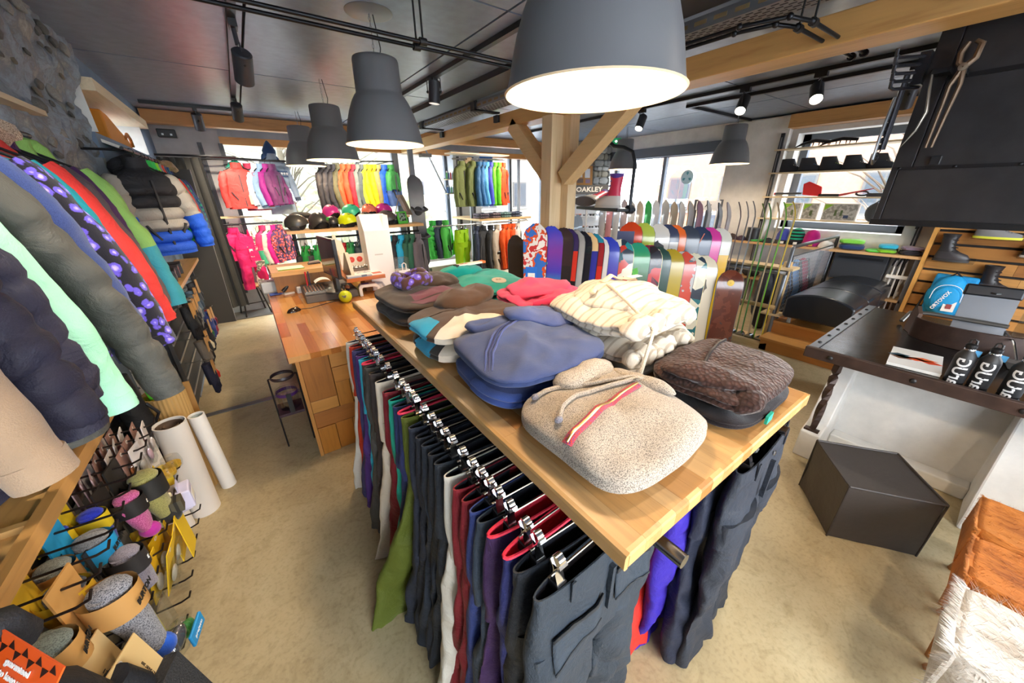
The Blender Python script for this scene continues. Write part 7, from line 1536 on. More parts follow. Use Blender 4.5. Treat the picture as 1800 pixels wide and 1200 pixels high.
# ------------------------------------------------------------------ shelved window on the right wall
PB = wood('#d8c4a0', '#c2a878', 'Y', 0.7)
for y in (2.36,0.72):
    t = thing('wall_upright', ['slotted black upright left of the shelved window', 'slotted black upright right of the shelved window'][y < 1], 'upright', (6.36 if y > 1 else 6.48, y, 0)); MB().box(-0.012,0.02,-0.02,0.02,0.4,2.45).build('profile', plain('#2c2d32', 0.4,0.3), t, 0); MB().box(-0.0125,-0.012,-0.005,0.005,0.45,2.4).build('slot', plain('#8a8c90', 0.4), t, 0)
SHZ = (2.25,1.955,1.64,1.345)
for i, z in enumerate(SHZ):
    t = thing('window_shelf', ['top thin shelf across the window with black crampons', 'second thin shelf across the window with black shoes', 'third thin shelf across the window with the red shovel', 'lowest thin shelf across the window with boxed posters'][i], 'shelf', (0,0, z)); MB().box(6.30,6.58,0.62,2.40,-0.018,0.0).build('board', PB, t, 0); MB().box(6.34,6.5,2.34,2.36,-0.05,-0.018).box(6.34,6.5,0.72,0.74,-0.05,-0.018).build('bracket', BLACK, t, 0)
for j, y in enumerate((1.98,1.70)):
    t = thing('crampon', ['left black pair of crampons with curved points', 'right black pair of crampons with curved points'][j], 'crampons', (6.42, y, SHZ[0]),0.0)
    q = MB(); q.tube([(0,-0.16,0.05),(0,0.0,0.075),(0,0.14,0.05),(0,0.22,0.01)],[0.02,0.024,0.016,0.006],8); q.displace(0.006,30, j); q.build('frame', plain('#1a1a1d', 0.5), t)
    for k in range(6): MB().tube([(0.02*(-1)**k, -0.14+0.05*k, 0.05),(0.03*(-1)**k, -0.14+0.05*k, 0.0)],[0.008,0.003],6).build('point', plain('#26262a', 0.4,0.5), t)
def shoe(lb, loc, rz, c, sole, accent, group, L=0.29, h=0.11, name='shoe'):
    t = thing(name, lb, 'shoe', loc, rz, group); n = 22
    def ring(z, y0, y1, hw): return [(hw*math.cos(u)*(1-0.2*max(0, math.sin(u))),(y0+y1)/2+(y1-y0)/2*math.sin(u), z + max(0,0.0)) for u in [2*PI*j/n for j in range(n)]]
    MB().rings([ring(0.015,-L*0.45, L*0.53,0.045), ring(0.05,-L*0.45, L*0.5,0.048), ring(0.08,-L*0.44, L*0.22,0.042), ring(h, -L*0.43, L*0.06,0.036), ring(h*0.8,-L*0.38, L*0.03,0.026)], True, True).build('upper', plain(c, 0.6,0,0.2,60), t, angle=1.2)
    MB().rings([ring(0.0,-L*0.46, L*0.54,0.046), ring(0.022,-L*0.47, L*0.55,0.05)]).build('sole', plain(sole, 0.6), t, angle=0.8)
    for k in range(4): MB().tube([(-0.03,0.02+0.02*k, 0.092-0.008*k),(0.03,0.03+0.02*k, 0.09-0.008*k)],0.004,6).build('lace', plain(accent, 0.6), t)
    return t
for i, (y, c, ac, lb) in enumerate(((2.18, '#1c1e26', '#e0e0e4', 'dark snowshoe with white dots at the left of the second window shelf'),(1.95, '#20222a', '#2a7ac0', 'black shoe with blue band on the second window shelf'),(1.72, '#1e2026', '#9ac02c', 'black shoe with green loop on the second window shelf'),(1.48, '#24262c', '#c8c0b4', 'black shoe with cream patch on the second window shelf'),(1.24, '#22242a', '#b8b0a4', 'black shoe with pale collar on the second window shelf'))):
    shoe(lb, (6.42, y, SHZ[1]), PI+0.15, c, '#15161a', ac, 'dark shoes on the window shelf', 0.30,0.17)
t = thing('snow_shovel', 'red snow shovel lying on the third window shelf', 'shovel', (6.42,1.85, SHZ[2])); m = MB(); m.prism([(-0.12,0.0),(0.10,0.02),(0.12,0.16),(0.06,0.19),(-0.10,0.12)],-0.03,-0.01, 'x'); m.build('blade', plain('#d82a30', 0.35), t, 0, bevel=0.01); MB().tube([(0,0.12,0.04),(0,0.48,0.035)],0.014,8).build('shaft', plain('#3a3c42', 0.4), t); MB().tube([(0,0.48,0.0),(0,0.48,0.075)],0.014,8).tube([(0,0.44,0.035),(0,0.49,0.035)],0.016,8).build('grip', plain('#d82a30', 0.4), t)
t = thing('snow_saw', 'folding saw with red blade on the third window shelf', 'saw', (6.40,1.55, SHZ[2])); MB().box(-0.01,0.01,0.0,0.22,0.0,0.035).build('handle', plain('#2a2c32', 0.4), t, 0, bevel=0.005); m = MB(); m.prism([(0.0,0.0),(0.0,0.03),(-0.32,0.10),(-0.32,0.09)],-0.003,0.003, 'x'); m.build('blade', plain('#b8484c', 0.4), t, 0)
t = thing('probe_handle', 'black looped probe handle at the right of the third window shelf', 'handle', (6.42,1.25, SHZ[2])); MB().tube([(0,0.08+0.06*math.cos(a),0.04+0.025*math.sin(a)) for a in [2*PI*k/12 for k in range(13)]],0.012,8).build('loop', BLACK, t); MB().box(-0.02,0.02,-0.4,0.03,0.0,0.045).build('shaft', plain('#3a3c42', 0.4), t, 0, bevel=0.005)
for i, (y, w) in enumerate(((2.02,0.20),(1.80,0.18),(1.48,0.36))):
    t = thing('boxed_poster', ['narrow green and grey printed box at the left of the lowest window shelf', 'narrow green and grey printed box in the middle of the lowest window shelf', 'wide printed box with two hikers on the lowest window shelf'][i], 'box', (6.42, y, SHZ[3])); MB().box(-0.04,0.04,-w/2, w/2,0,0.21).build('box', plain('#d8d4cc', 0.5), t, 0)
    MB().box(-0.0412,-0.04,-w/2+0.01, w/2-0.01,0.01,0.20).build('landscape', cloth('#8a8880', 'print', '#b0aca4'), t, 0); m = MB(); m.prism([(w/2-0.01,0.20),(w/2-0.01,0.12),(w/2-0.10,0.20)],-0.0425,-0.0413, 'x'); m.build('green_corner', plain('#7fae2a', 0.5), t, 0)
    if i == 2:
        for yy in (0.04,-0.02): MB().box(-0.043,-0.041, yy-0.012, yy+0.012,0.06,0.13).build('hiker', plain('#4a5a34', 0.6), t, 0)
        MB().box(-0.043,-0.041,-0.1,-0.05,0.03,0.07).build('blue_patch', plain('#33405c', 0.6), t, 0)
    else: MB().box(-0.043,-0.041,-0.03,0.0,0.05,0.12).build('hiker', plain('#4a5a34', 0.6), t, 0)
t = thing('dark_pack', 'dark rounded pack at the right end of the lowest window shelf', 'bag', (6.42,1.14, SHZ[3])); q = MB().ell((0,0,0.11),(0.07,0.1,0.12),16,10,-0.9); q.displace(0.01,12,3); q.build('body', cloth('#3a3f44', 'nylon'), t); MB().tube([(0,-0.04,0.21),(0,0.0,0.25),(0,0.04,0.21)],0.008,6).build('loop', BLACK, t)
# long sill board with beanies
t = thing('sill_board', 'long wooden sill board under the shelved window with beanies and scarves', 'shelf', (0,0,1.0)); MB().box(6.22,6.5,0.56,3.1,-0.03,0.0).build('board', wood('#c9a070', None, 'Y', 0.7), t, 0); 
for y in (0.6,1.5,2.3,3.05): MB().box(6.24,6.28, y-0.02, y+0.02,-1.0,-0.03).build('leg', plain('#5a5c62', 0.4,0.3), t, 0)
MB().box(6.24,6.5,0.6,3.1,-0.56,-0.53).build('lower_board', wood('#b08c60', None, 'Y', 0.7), t, 0)
def beanie(lb, y, c, kind='fleece', k2=None, s=1.0, pomp=None):
    t = thing('beanie', lb, 'beanie', (6.36, y, 1.0),0.3, 'beanies on the sill board'); t.scale = (s,)*3
    MB().lathe([(0.085,0.04),(0.088,0.08),(0.083,0.13),(0.065,0.175),(0.035,0.2),(0.003,0.207)],24).build('crown', cloth(c, kind, k2), t); MB().lathe([(0.084,0.0),(0.092,0.004),(0.094,0.05),(0.086,0.055)],24).build('cuff', cloth(k2 or c, 'fleece'), t)
    MB().box(-0.1,-0.092,-0.02,0.02,0.01,0.04).build('label_patch', plain(pomp or '#e8e4da', 0.6), t, 0)
beanie('blue beanie with black cuff on the sill board', 2.02, '#3f4aa0', k2='#1e1e24', s=1.0); beanie('green and black striped beanie with white patch', 1.86, '#1f9a78', 'hstripe', '#1b1c20', 1.1); beanie('magenta beanie with gold patch on the sill board', 1.68, '#b01f78', k2='#a41c70', s=1.05, pomp='#c89a3a')
t = thing('black_jar', 'black drum shaped box at the left end of the sill board', 'box', (6.36,2.42,1.0)); MB().lathe([(0.003,0),(0.09,0),(0.09,0.19),(0.003,0.19)],24).build('drum', plain('#1d1e22', 0.4), t, angle=0.5); MB().lathe([(0.092,0.17),(0.094,0.18),(0.092,0.195),(0.003,0.197)],24).build('lid', plain('#26272c', 0.4), t, angle=0.5)
def cap(lb, x, y, z, rz, c, s=1.0, c2=None):
    t = thing('cap', lb, 'cap', (x, y, z), rz, 'caps and scarves on the sill'); t.scale = (s,)*3; q = MB().ell((0,0,0.0),(0.09,0.1,0.085),20,10,0.0); q.build('crown', cloth(c, 'nylon'), t); MB().at((0,-0.13,0.008),(0.15,0,0)).ell((0,0,0),(0.08,0.07,0.008),16,6).build('brim', cloth(c2 or c, 'nylon'), t); MB().ell((0,0,0.085),(0.008,0.008,0.005),8,6).build('button', cloth(c, 'nylon'), t)
    return t
cap('white cap lying beside the magenta beanie', 6.36,1.50,1.0,1.8, '#d8d6d2', 1.0, '#3a3c44')
cap('dark brown cap at the left end of the sill board', 6.34,2.72,1.0,2.0, '#3a2c2a'); cap('brown patterned cap second from the left on the sill board', 6.34,2.92,1.0,1.7, '#4a3430'); cap('violet dark cap with cream edge in the caps row', 6.33,2.57,1.0,1.8, '#3a2a3c', 0.8); cap('black cap on the sill board before the railing', 6.30,1.28+0.9,1.0,1.6, '#1d1e22', 0.8)
def folded(lb, y, c, z=1.0, w=0.13, d=0.1, h=0.05, seed=0, c2=None):
    t = thing('folded_scarf', lb, 'scarf', (6.36, y, z),0.2, 'folded scarves on the sill board'); Fd = Fold(d, w, h, 140+seed, amp=0.01); Fd.mesh(28,10).build('body', cloth(c, 'fleece'), t, angle=1.3); MB().tube([(-d*0.98,-w*0.6, h*0.35),(-d*1.0,0, h*0.4),(-d*0.98, w*0.6, h*0.35)],0.006,6).build('fold_edge', cloth(c2 or c, 'fleece'), t)
folded('navy folded neck warmer under the green one', 1.24, '#2a3f6c', h=0.07, seed=1); folded('light green folded neck warmer on top of the navy one', 1.25, '#7cc84a', z=1.072, h=0.06, seed=2); folded('flat bright green scarf beside the turquoise one', 1.02, '#4fc03a', h=0.03, seed=3, w=0.08)
folded('lime folded scarf under the turquoise one', 0.90, '#7ab82a', h=0.045, seed=4, w=0.09); folded('turquoise folded scarf on the lime one', 0.90, '#2fa8c8', z=1.047, h=0.06, seed=5, w=0.09); folded('black folded scarf under the lilac one', 0.69, '#26222a', h=0.05, seed=6, w=0.1); folded('lilac grey folded scarf at the right end of the sill', 0.69, '#77677a', z=1.052, h=0.05, seed=7, w=0.1)
folded('green cloth cap flat on the sill behind the skis', 2.35, '#3fa04a', h=0.03, seed=8, w=0.09)
t = thing('orange_helmet', 'orange yellow helmet on the lower board behind the skis', 'helmet', (6.30,1.98,0.47)); MB().ell((0,0,0.02),(0.11,0.14,0.12),20,12,-0.1).build('shell', plain('#eda41e', 0.35), t); MB().lathe([(0.1,0.0),(0.11,0.01),(0.1,0.03)],20).build('rim', plain('#2a2a2c', 0.5), t)
for i, (y, c, lb) in enumerate(((2.9, '#2c2e3c', 'navy bundle at the left of the lower board'),(2.62, '#33343e', 'dark grey bundle on the lower board'),(2.32, '#2a2b30', 'black bundle beside the orange helmet'))):
    t = thing('clothing_bundle', lb, 'bundle', (6.34, y, 0.47)); q = MB().ell((0,0,0.07),(0.09,0.12,0.08),16,10,-0.8); q.displace(0.02,9, i); q.build('cloth', cloth(c, 'nylon'), t); MB().tube([(-0.06,-0.05,0.1),(-0.08,0.0,0.13),(-0.06,0.05,0.1)],0.008,6).build('strap', BLACK, t)
# gear behind the railing and bags
for i, (x, y, z, c, lb) in enumerate(((5.35,1.72,0.0, '#33343c', 'dark grey backpack standing behind the railing post'),(5.65,1.70,0.0, '#1f5a9a', 'blue backpack seen through the railing mesh'),(5.95,1.68,0.0, '#5a8ac0', 'pale blue and grey backpack seen through the railing mesh'),(6.2,1.66,0.0, '#9a2a44', 'crimson backpack seen through the railing mesh'))):
    t = thing('backpack', lb, 'backpack', (x, y, z),0.1*i, 'backpacks behind the railing'); q = MB().ell((0,0,0.42),(0.15,0.12,0.44),20,14,-0.95); q.displace(0.025,7, i+3); q.build('body', cloth(c, 'nylon'), t, angle=1.2); q = MB().ell((0,-0.11,0.38),(0.10,0.05,0.2),16,10); q.build('front_pocket', cloth(c, 'nylon'), t)
    for sx in (-0.06,0.06): MB().tube([(sx, 0.08,0.8),(sx*1.4,-0.06,0.84),(sx*1.3,-0.15,0.5),(sx*1.2,-0.13,0.2)],0.012,6).build('strap', BLACK, t)
# railing with mesh
t = thing('railing', 'dark steel railing with wire mesh panel beside the black bench', 'railing', (4.86,1.42,0))
STL = plain('#6d7075', 0.35,0.8)
MB().tube([(0,0,0),(0,0,1.13),(0.02,0,1.15),(1.55,0,1.15),(1.57,0,1.13),(1.57,0,0.28)],0.02,10).build('frame', STL, t); MB().tube([(0.07,0,0.38),(0.07,0,1.04),(1.5,0,1.04),(1.5,0,0.38),(0.07,0,0.38)],0.010,8).build('panel_frame', STL, t)
q = MB()
for k in range(28): q.tube([(0.08+0.0507*k, 0,0.38),(0.08+0.0507*k, 0,1.04)],0.0022,4)
for k in range(13): q.tube([(0.07,0,0.40+0.05*k),(1.5,0,0.40+0.05*k)],0.0022,4)
tag(q.build('wire_mesh', plain('#9a9ca0', 0.3,0.9), t), kind='stuff')
# stepped platform
t = thing('platform', 'orange pine stepped platform carrying the black bench', 'platform', (0,0,0)); SP = wood('#c9904e', '#a8703a', 'Y', 0.8,0.35)
MB().box(4.60,4.86,-1.6,1.40,0.0,0.125).build('step_box', wood('#b97d3e', None, 'Y', 0.8), t, 0); MB().box(4.585,4.86,-1.6,1.42,0.125,0.15).build('lower_tread', SP, t, 0, bevel=0.003)
MB().box(4.86,6.49,-1.6,1.40,0.0,0.275).build('platform_box', wood('#b97d3e', None, 'Y', 0.8), t, 0)
for k in range(9): MB().box(4.845+0.183*k, 4.845+0.183*(k+1)-0.003,-1.6,1.40,0.275,0.30).build('board', SP, t, 0)
# black bench with three cushions
t = thing('padded_bench', 'black leather bench with domed cushions on the pine platform', 'bench', (5.62,1.03,0.30)); LEA = plain('#20242c', 0.28,0,0.06,120)
def cushion(x0, x1):
    rs = []; n = 18
    for i in range(n+1):
        u = i/n; y = -0.30+0.60*u; rs.append((y, 0.30+0.085*math.sin(PI*u)**0.7))
    m = MB(); prof_ = [(y, z) for y, z in rs] + [(0.30,0.10),(0.27,0.08),(-0.27,0.08),(-0.30,0.10)]
    m.prism(prof_, x0, x1, 'x'); return m
for x0, x1 in ((-0.82,-0.31),(-0.30,0.25),(0.26,0.80)): cushion(x0, x1).build('cushion', LEA, t, angle=0.6, bevel=0.018)
for sx in (-0.72,0.0,0.7):
    for sy in (-0.24,0.24): MB().lathe([(0.022,0.0),(0.018,0.08)],12, True).build('foot', STEEL, t, loc=(sx, sy, 0.0))
# ski poles on the wall
t = thing('ski_poles', 'bundle of white ski poles with black straps hanging beside the timber slats', 'ski poles', (6.36,0.72,0.0),0)
for k in range(3): MB().tube([(-0.02,-0.05+0.05*k, 0.32),(0.0,-0.03+0.045*k, 0.98)],0.009,8).build('shaft', plain('#e6e4e0', 0.3), t); MB().tube([(0,-0.03+0.045*k, 0.93),(0,-0.03+0.045*k, 1.05)],0.015,8).build('grip', plain('#26262a', 0.5), t); MB().tube([(-0.03,-0.05+0.045*k, 1.03),(-0.06,-0.03+0.045*k, 0.92),(-0.03,-0.01+0.045*k, 0.86),(0,-0.03+0.045*k, 1.0)],0.006,6).build('strap', BLACK, t)
MB().at((-0.012,0.0,0.72)).box(-0.03,0.03,-0.1,0.1,-0.01,0.03).build('rack_clip', plain('#e8e6e2', 0.4), t, 0, bevel=0.008); MB().tube([(0.0,0.0,1.0),(0.05,0.0,1.02),(0.09,0.0,0.98),(0.12,0.0,0.98)],0.012,8).build('wall_hook', BLACK, t)
t = thing('heater_block', 'dark heater box on the wall behind the bench', 'heater', (6.40,1.15,0.62)); MB().box(-0.06,0.08,-0.30,0.22,0.0,0.34).build('case', plain('#33363c', 0.5), t, 0, bevel=0.005); MB().box(-0.062,-0.06,-0.26,0.18,0.27,0.30).build('grille', BLACK, t, 0)
# timber slat wall with boots
t = thing('slat_wall', 'reclaimed timber slat wall with black gaps carrying boots', 'wall panel', (0,0,0)); t['kind'] = 'structure'
MB().box(6.30,6.36,-1.9,0.54,0.302,2.3).build('backing', plain('#2a2724', 0.8), t, 0); tw = ['#b07c3e', '#a06c30', '#bb8848', '#94622c', '#a97639', '#c09052']
tm = [wood(c, None, 'Y', 0.9,0.6) for c in tw]; rn = random.Random(6)
for k in range(14):
    z = 0.32+0.142*k; y = -1.9
    while y < 0.54:
        l = min(rn.uniform(0.5,1.1),0.54-y)
        if 0.54-y-l < 0.2: l = 0.54-y
        MB().box(6.265,6.30, y, y+l-0.002, z, z+0.115).build('slat', tm[rn.randrange(6)], t, 0); y += l
MB().box(6.20,6.495,0.54,0.575,0.302,2.3).build('side_board', wood('#c8944c', '#9a6628', 'Z', 2.5), t, 0)
def acrylic(lb, y, z): 
    t = thing('shoe_ledge', lb, 'ledge', (6.2, y, z),0, 'clear shoe ledges on the timber slats'); MB().box(-0.06,0.065,-0.17,0.17,-0.006,0.0).build('shelf', CLEAR, t, 0); MB().box(0.06,0.066,-0.17,0.17,0.0,0.05).build('back_lip', CLEAR, t, 0)
acrylic('clear ledge under the tall dark winter boot', 0.36,0.985); b = boot('tall dark grey winter boot with black laces on the upper timber ledge', (6.19,0.40,1.008),(0,0, PI), '#26262b', '#3c3a3e', '#1a1a1e', 0.85, 'winter_boot', None, '#2a2a2c')
acrylic('clear ledge under the grey and yellow shoe', 0.12,1.245); shoe('grey trainer with yellow edged white sole on the top timber ledge', (6.19,0.14,1.25), PI, '#7c7d80', '#e0e24a', '#55565a', None, 0.32,0.12, 'trainer')
acrylic('clear ledge under the black boot with orange sole', -0.02,0.70); boot('black winter boot with orange sole on the lower timber ledge', (6.19,0.02,0.722),(0,0, PI), '#1e1c20', '#3a3a3e', '#141418', 0.85, 'winter_boot', None, '#ea5a1e')
acrylic('clear ledge under the dark shoe at the picture edge', -0.22,1.09); shoe('dark shoe with white sole at the right edge on the timber slats', (6.19,-0.2,1.095), PI, '#2c2d32', '#dcdcdc', '#1a1a1c', None, 0.30,0.14, 'trainer')
# blue backpack on the slats
t = thing('blue_backpack', 'bright blue backpack with white piping and swing tag hanging on the timber slats', 'backpack', (6.12,0.26,0.40),0)
q = MB().ell((0,0,0.22),(0.10,0.16,0.24),24,16,-0.9); q.v = [(x, y*(1-0.12*(z > 0.3)), z) for x, y, z in q.v]; q.displace(0.015,7,5); q.build('body', cloth('#1b93d0', 'nylon'), t, angle=1.2); q = MB().box(0.03,0.12,-0.17,0.15,-0.02,0.45); q.displace(0.02,6,9); q.build('back_panel', cloth('#1888c4', 'nylon'), t, bevel=0.02)
q = MB().ell((-0.09,0,0.2),(0.035,0.11,0.15),20,12); q.build('front_pocket', cloth('#1b93d0', 'nylon'), t); MB().tube([(-0.105,0.11*math.cos(a),0.20+0.17*math.sin(a)**0.5) for a in [PI*k/14 for k in range(15)]],0.0035,6).build('piping', plain('#dfe6ea', 0.5), t); MB().tube([(0.02,-0.04,0.44),(-0.02,0.0,0.49),(0.02,0.04,0.44)],0.01,6).build('handle', BLACK, t)
MB().at((-0.12,-0.05,0.15),(0,0.15,0.1)).box(-0.002,0.002,-0.045,0.045,-0.06,0.05).build('swing_tag', plain('#dcd8d2', 0.5), t, 0); MB().at((-0.125,-0.05,0.15),(0,0.15,0.1)).box(-0.002,0.0,-0.02,0.02,-0.03,0.02).build('tag_print', plain('#8a3a3a', 0.5), t, 0); text('ORTOVOX', 0.045, PAPER, t, (-0.128,0.025,0.2),(PI/2,-PI/2+0.35,-PI/2), 'lettering', bold=0.001)
for sy in (-0.1,0.12): MB().tube([(0.05, sy, 0.4),(0.10, sy*1.4,0.2),(0.02, sy*1.6,0.0),(-0.04, sy*1.9,-0.06)],0.010,6).build('strap', BLACK, t)
# ------------------------------------------------------------------ forge hearth
IRON = plain('#2c2a2b', 0.22,0.55,0.18,9,0.5,0.25); RUST = plain('#40302a', 0.5,0.4,0.3,14,0.5,0.3)
t = thing('forge_table', 'black iron topped forge hearth on white masonry base', 'hearth', (0,0,0))
MB().box(2.78,4.25,-1.5,0.575,0.765,0.795).build('iron_top', IRON, t, 0, bevel=0.004); MB().box(2.755,2.785,-1.5,0.585,0.74,0.812).build('front_rim', RUST, t, 0, bevel=0.006)
MB().box(2.785,4.25,0.53,0.58,0.795,0.803).build('edge_strip', plain('#6a6c72', 0.3,0.7), t, 0)
for k in range(7): MB().ell((2.92+0.19*k, 0.555,0.803),(0.012,0.012,0.010),10,6,0).build('rivet', BLACK, t)
for k in range(6): MB().at((2.752,0.45-0.36*k, 0.775),(0,-PI/2,0)).ell((0,0,0),(0.014,0.014,0.008),10,6,0).build('bolt', BLACK, t)
MSN = plaster('#dcdad6', 0.85,0.3)
MB().box(3.22,4.2,-1.5,0.44,0,0.765).build('masonry', MSN, t, 0)
m = MB(); m.prism([(2.80,0.0),(3.25,0.0),(3.25,0.62),(3.12,0.62),(2.92,0.24),(2.80,0.20)],0.36,0.47); m.build('buttress', MSN, t, 0, bevel=0.008)
m = MB(); m.prism([(2.81,0.0),(3.25,0.0),(3.25,0.765),(3.10,0.765),(2.83,0.10)],-0.62,-0.30); m.build('buttress', MSN, t, 0, bevel=0.01)
MB().box(3.12,3.22,-0.3,0.36,0,0.09).build('plinth', MSN, t, 0, bevel=0.01)
q = MB(); rs = []
for k in range(15): f = k/14; a = f*2.6*PI*(1 if 0.3 < f < 0.75 else 0.4); c = Vector((2.86+0.03*f, 0.42,0.21+0.56*f)); rs.append([tuple(c+Vector((0.024*(math.cos(b+a)),0.024*math.sin(b+a),0))) for b in (PI/4,3*PI/4,5*PI/4,7*PI/4)])
q.rings(rs); q.build('twisted_leg', RUST, t, 0); MB().box(2.82,2.90,0.38,0.46,0.20,0.22).build('leg_foot', RUST, t, 0)
rn = random.Random(3); sp = []
for k in range(9):
    q = MB(); q.ell((0,0,0),(0.09,0.12,0.075),12,8); q.displace(0.03,6, k+2); q.build('stone', sm[k % 4], t, loc=(2.78+0.16*(k % 3),-0.74,0.12+0.17*(k//3)))
MB().box(2.72,3.22,-1.1,-0.70,0,0.52).build('stone_core', plaster('#8d8a84'), t, 0)
# things on the forge
t = thing('curved_band', 'rusty curved iron band standing on the forge top', 'iron band', (3.62,-0.02,0.797))
pts = [(-0.17*math.cos(a)+0.02,0.27*math.sin(a)) for a in [-1.35+0.14*k for k in range(20)]]
out = [(x, y) for x, y in pts] + [(x+0.02, y+0.004) for x, y in pts[::-1]]
MB().prism(out, 0,0.13, 'z').build('band', RUST, t); MB().at((0.05,0.27,0.0),(0,0,0.4)).prism([(-0.06,0),(0.06,0),(0.06,0.12),(0.0,0.19),(-0.06,0.15)],-0.01,0.01, 'y').build('end_plate', plain('#5a4438', 0.5,0.3), t, 0)
t = thing('sheet_stand', 'slanting grey steel plate with rolled top on the forge', 'plate', (4.0,-0.04,0.797),0, rot=(0,0.25,0.15)); MB().box(-0.006,0.006,-0.11,0.13,0.0,0.27).build('plate', plain('#75777c', 0.4,0.6), t, 0); MB().box(-0.012,0.02,-0.12,0.14,0.25,0.33).build('top_roll', plain('#2c2d31', 0.3,0.5), t, 0, bevel=0.012); MB().tube([(-0.014,-0.02,0.28),(-0.03,0.0,0.275),(-0.014,0.02,0.28)],0.005,6).build('eyelet', STEEL, t)
t = thing('grate_rod', 'bent grey steel rods lying behind the curved band', 'rods', (3.9,0.1,0.797)); MB().tube([(-0.05,0.22,0.02),(0.02,0.2,0.08),(0.05,0.1,0.09),(0.05,-0.25,0.09)],0.014,8).build('upper_rod', plain('#8a8680', 0.35,0.7), t); MB().tube([(-0.1,0.1,0.015),(-0.1,-0.2,0.015)],0.012,8).build('lower_rod', plain('#c9c4ba', 0.4,0.5), t)
t = thing('silver_tray', 'open shallow steel tray at the right edge of the forge', 'tray', (3.55,-0.26,0.797),0.15); m = MB(); m.rings([[(-0.28,-0.13,0.05),(0.28,-0.13,0.05),(0.28,0.13,0.05),(-0.28,0.13,0.05)],[(-0.24,-0.10,0.002),(0.24,-0.10,0.002),(0.24,0.10,0.002),(-0.24,0.10,0.002)]], False, True); m.build('pan', plain('#8d8781', 0.35,0.7), t, 0); MB().tube([(-0.2,0.08,0.05),(-0.1,0.1,0.12),(0.15,0.1,0.12),(0.22,0.08,0.05)],0.006,6).build('handle', STEEL, t)
t = thing('water_glass', 'clear plastic sheet standing behind the steel tray', 'sheet', (4.1,-0.3,0.797),0.1); MB().box(-0.004,0.004,-0.12,0.12,0.0,0.22).build('sheet', CLEAR, t, 0); MB().box(-0.01,0.01,-0.12,0.12,0.22,0.235).build('rim', STEEL, t, 0)
t = thing('magazine', 'white magazine with a colourful feathered picture on the forge top', 'magazine', (3.02,0.13,0.797),0.08); MB().box(-0.165,0.165,-0.105,0.105,0,0.014).build('pages', PAPER, t, 0); MB().box(-0.166,0.166,-0.106,0.106,0.014,0.0165).build('cover', plain('#f2f1ee', 0.35), t, 0)
for k, (x, y, c, a, l) in enumerate(((0.02,0.07, '#2a4a5c', 0.3,0.05),(0.0,0.05, '#2a9ab0', 0.1,0.045),(-0.02,0.06, '#6a4a34', -0.2,0.05),(0.0,0.0, '#e8541c', 0.0,0.06),(0.02,-0.03, '#ee6a28', 0.15,0.06),(-0.01,-0.06, '#e24a20', -0.1,0.05))): MB().at((x, y, 0.0166),(0,0, a)).prism([(-0.03,0),(0.0,-l),(0.03,0),(0.0, l)],0,0.0006, 'z').build('picture_feather', plain(c, 0.5), t, 0)
def bottle(lb, x, y, rz, tagc=None):
    t = thing('drink_bottle', lb, 'bottle', (x, y, 0.797), rz, 'black metal bottles on the forge'); MB().lathe([(0.003,0.0),(0.034,0.0),(0.037,0.004),(0.037,0.135),(0.034,0.152),(0.022,0.172),(0.019,0.178)],28).build('body', plain('#242426', 0.5), t); MB().lathe([(0.018,0.176),(0.021,0.179),(0.021,0.184),(0.018,0.188)],24).build('neck_ring', CHROME, t)
    MB().lathe([(0.0185,0.187),(0.021,0.192),(0.0205,0.208),(0.010,0.214),(0.003,0.215)],20).build('cap', plain('#1b1b1d', 0.4), t); MB().tube([(0.0,-0.012,0.212),(0.0,-0.010,0.232),(0.0,0.0,0.238),(0.0,0.010,0.232),(0.0,0.012,0.212)],0.0045,8).build('cap_loop', plain('#1b1b1d', 0.4), t)
    # lettering wrapped round the flank, reading upwards
    cu = bpy.data.curves.new('lettering', 'FONT'); cu.body = 'arUG'; cu.size = 0.07; cu.offset = 0.0012; cu.align_x = 'CENTER'; cu.align_y = 'CENTER'; tmp = bpy.data.objects.new('x', cu); me = bpy.data.meshes.new_from_object(tmp); bpy.data.objects.remove(tmp)
    bm = bmesh.new(); bm.from_mesh(me); bmesh.ops.subdivide_edges(bm, edges=bm.edges, cuts=2, use_grid_fill=False); bm.to_mesh(me); bm.free(); me.materials.clear(); me.materials.append(plain('#e6e6e6', 0.5))
    for v in me.vertices:
        u, w = v.co.x, v.co.y; a = PI + w/0.0376; v.co = (0.0379*math.cos(a),0.0379*math.sin(a),0.066+u*0.95)
    o = bpy.data.objects.new('lettering', me); COL.objects.link(o); o.parent = t; o['kind'] = 'stuff'
    if tagc: MB().at((-0.03,-0.045,0.165),(0.1,0.1,0.3)).box(-0.0012,0.0012,-0.022,0.022,-0.03,0.02).build('blue_tag', plain(tagc, 0.5), t, 0); MB().at((-0.0315,-0.0445,0.165),(0.1,0.1,0.3)).lathe([(0.003,0),(0.002,0)],8).build('tag_mark', PAPER, t)
    else: MB().at((0.02,-0.03,0.165),(0.1,0.1,0.3)).box(-0.0012,0.0012,-0.012,0.012,-0.02,0.012).build('blue_tag', plain('#3f9ad0', 0.5), t, 0)
bottle('black metal bottle with white lettering nearest the magazine', 2.865,-0.035,0.0); bottle('black metal bottle with white lettering in the middle of the three', 2.88,-0.115,-0.1); bottle('black metal bottle with blue swing tag nearest the picture edge', 2.87,-0.215,-0.1, '#4fb0e0')
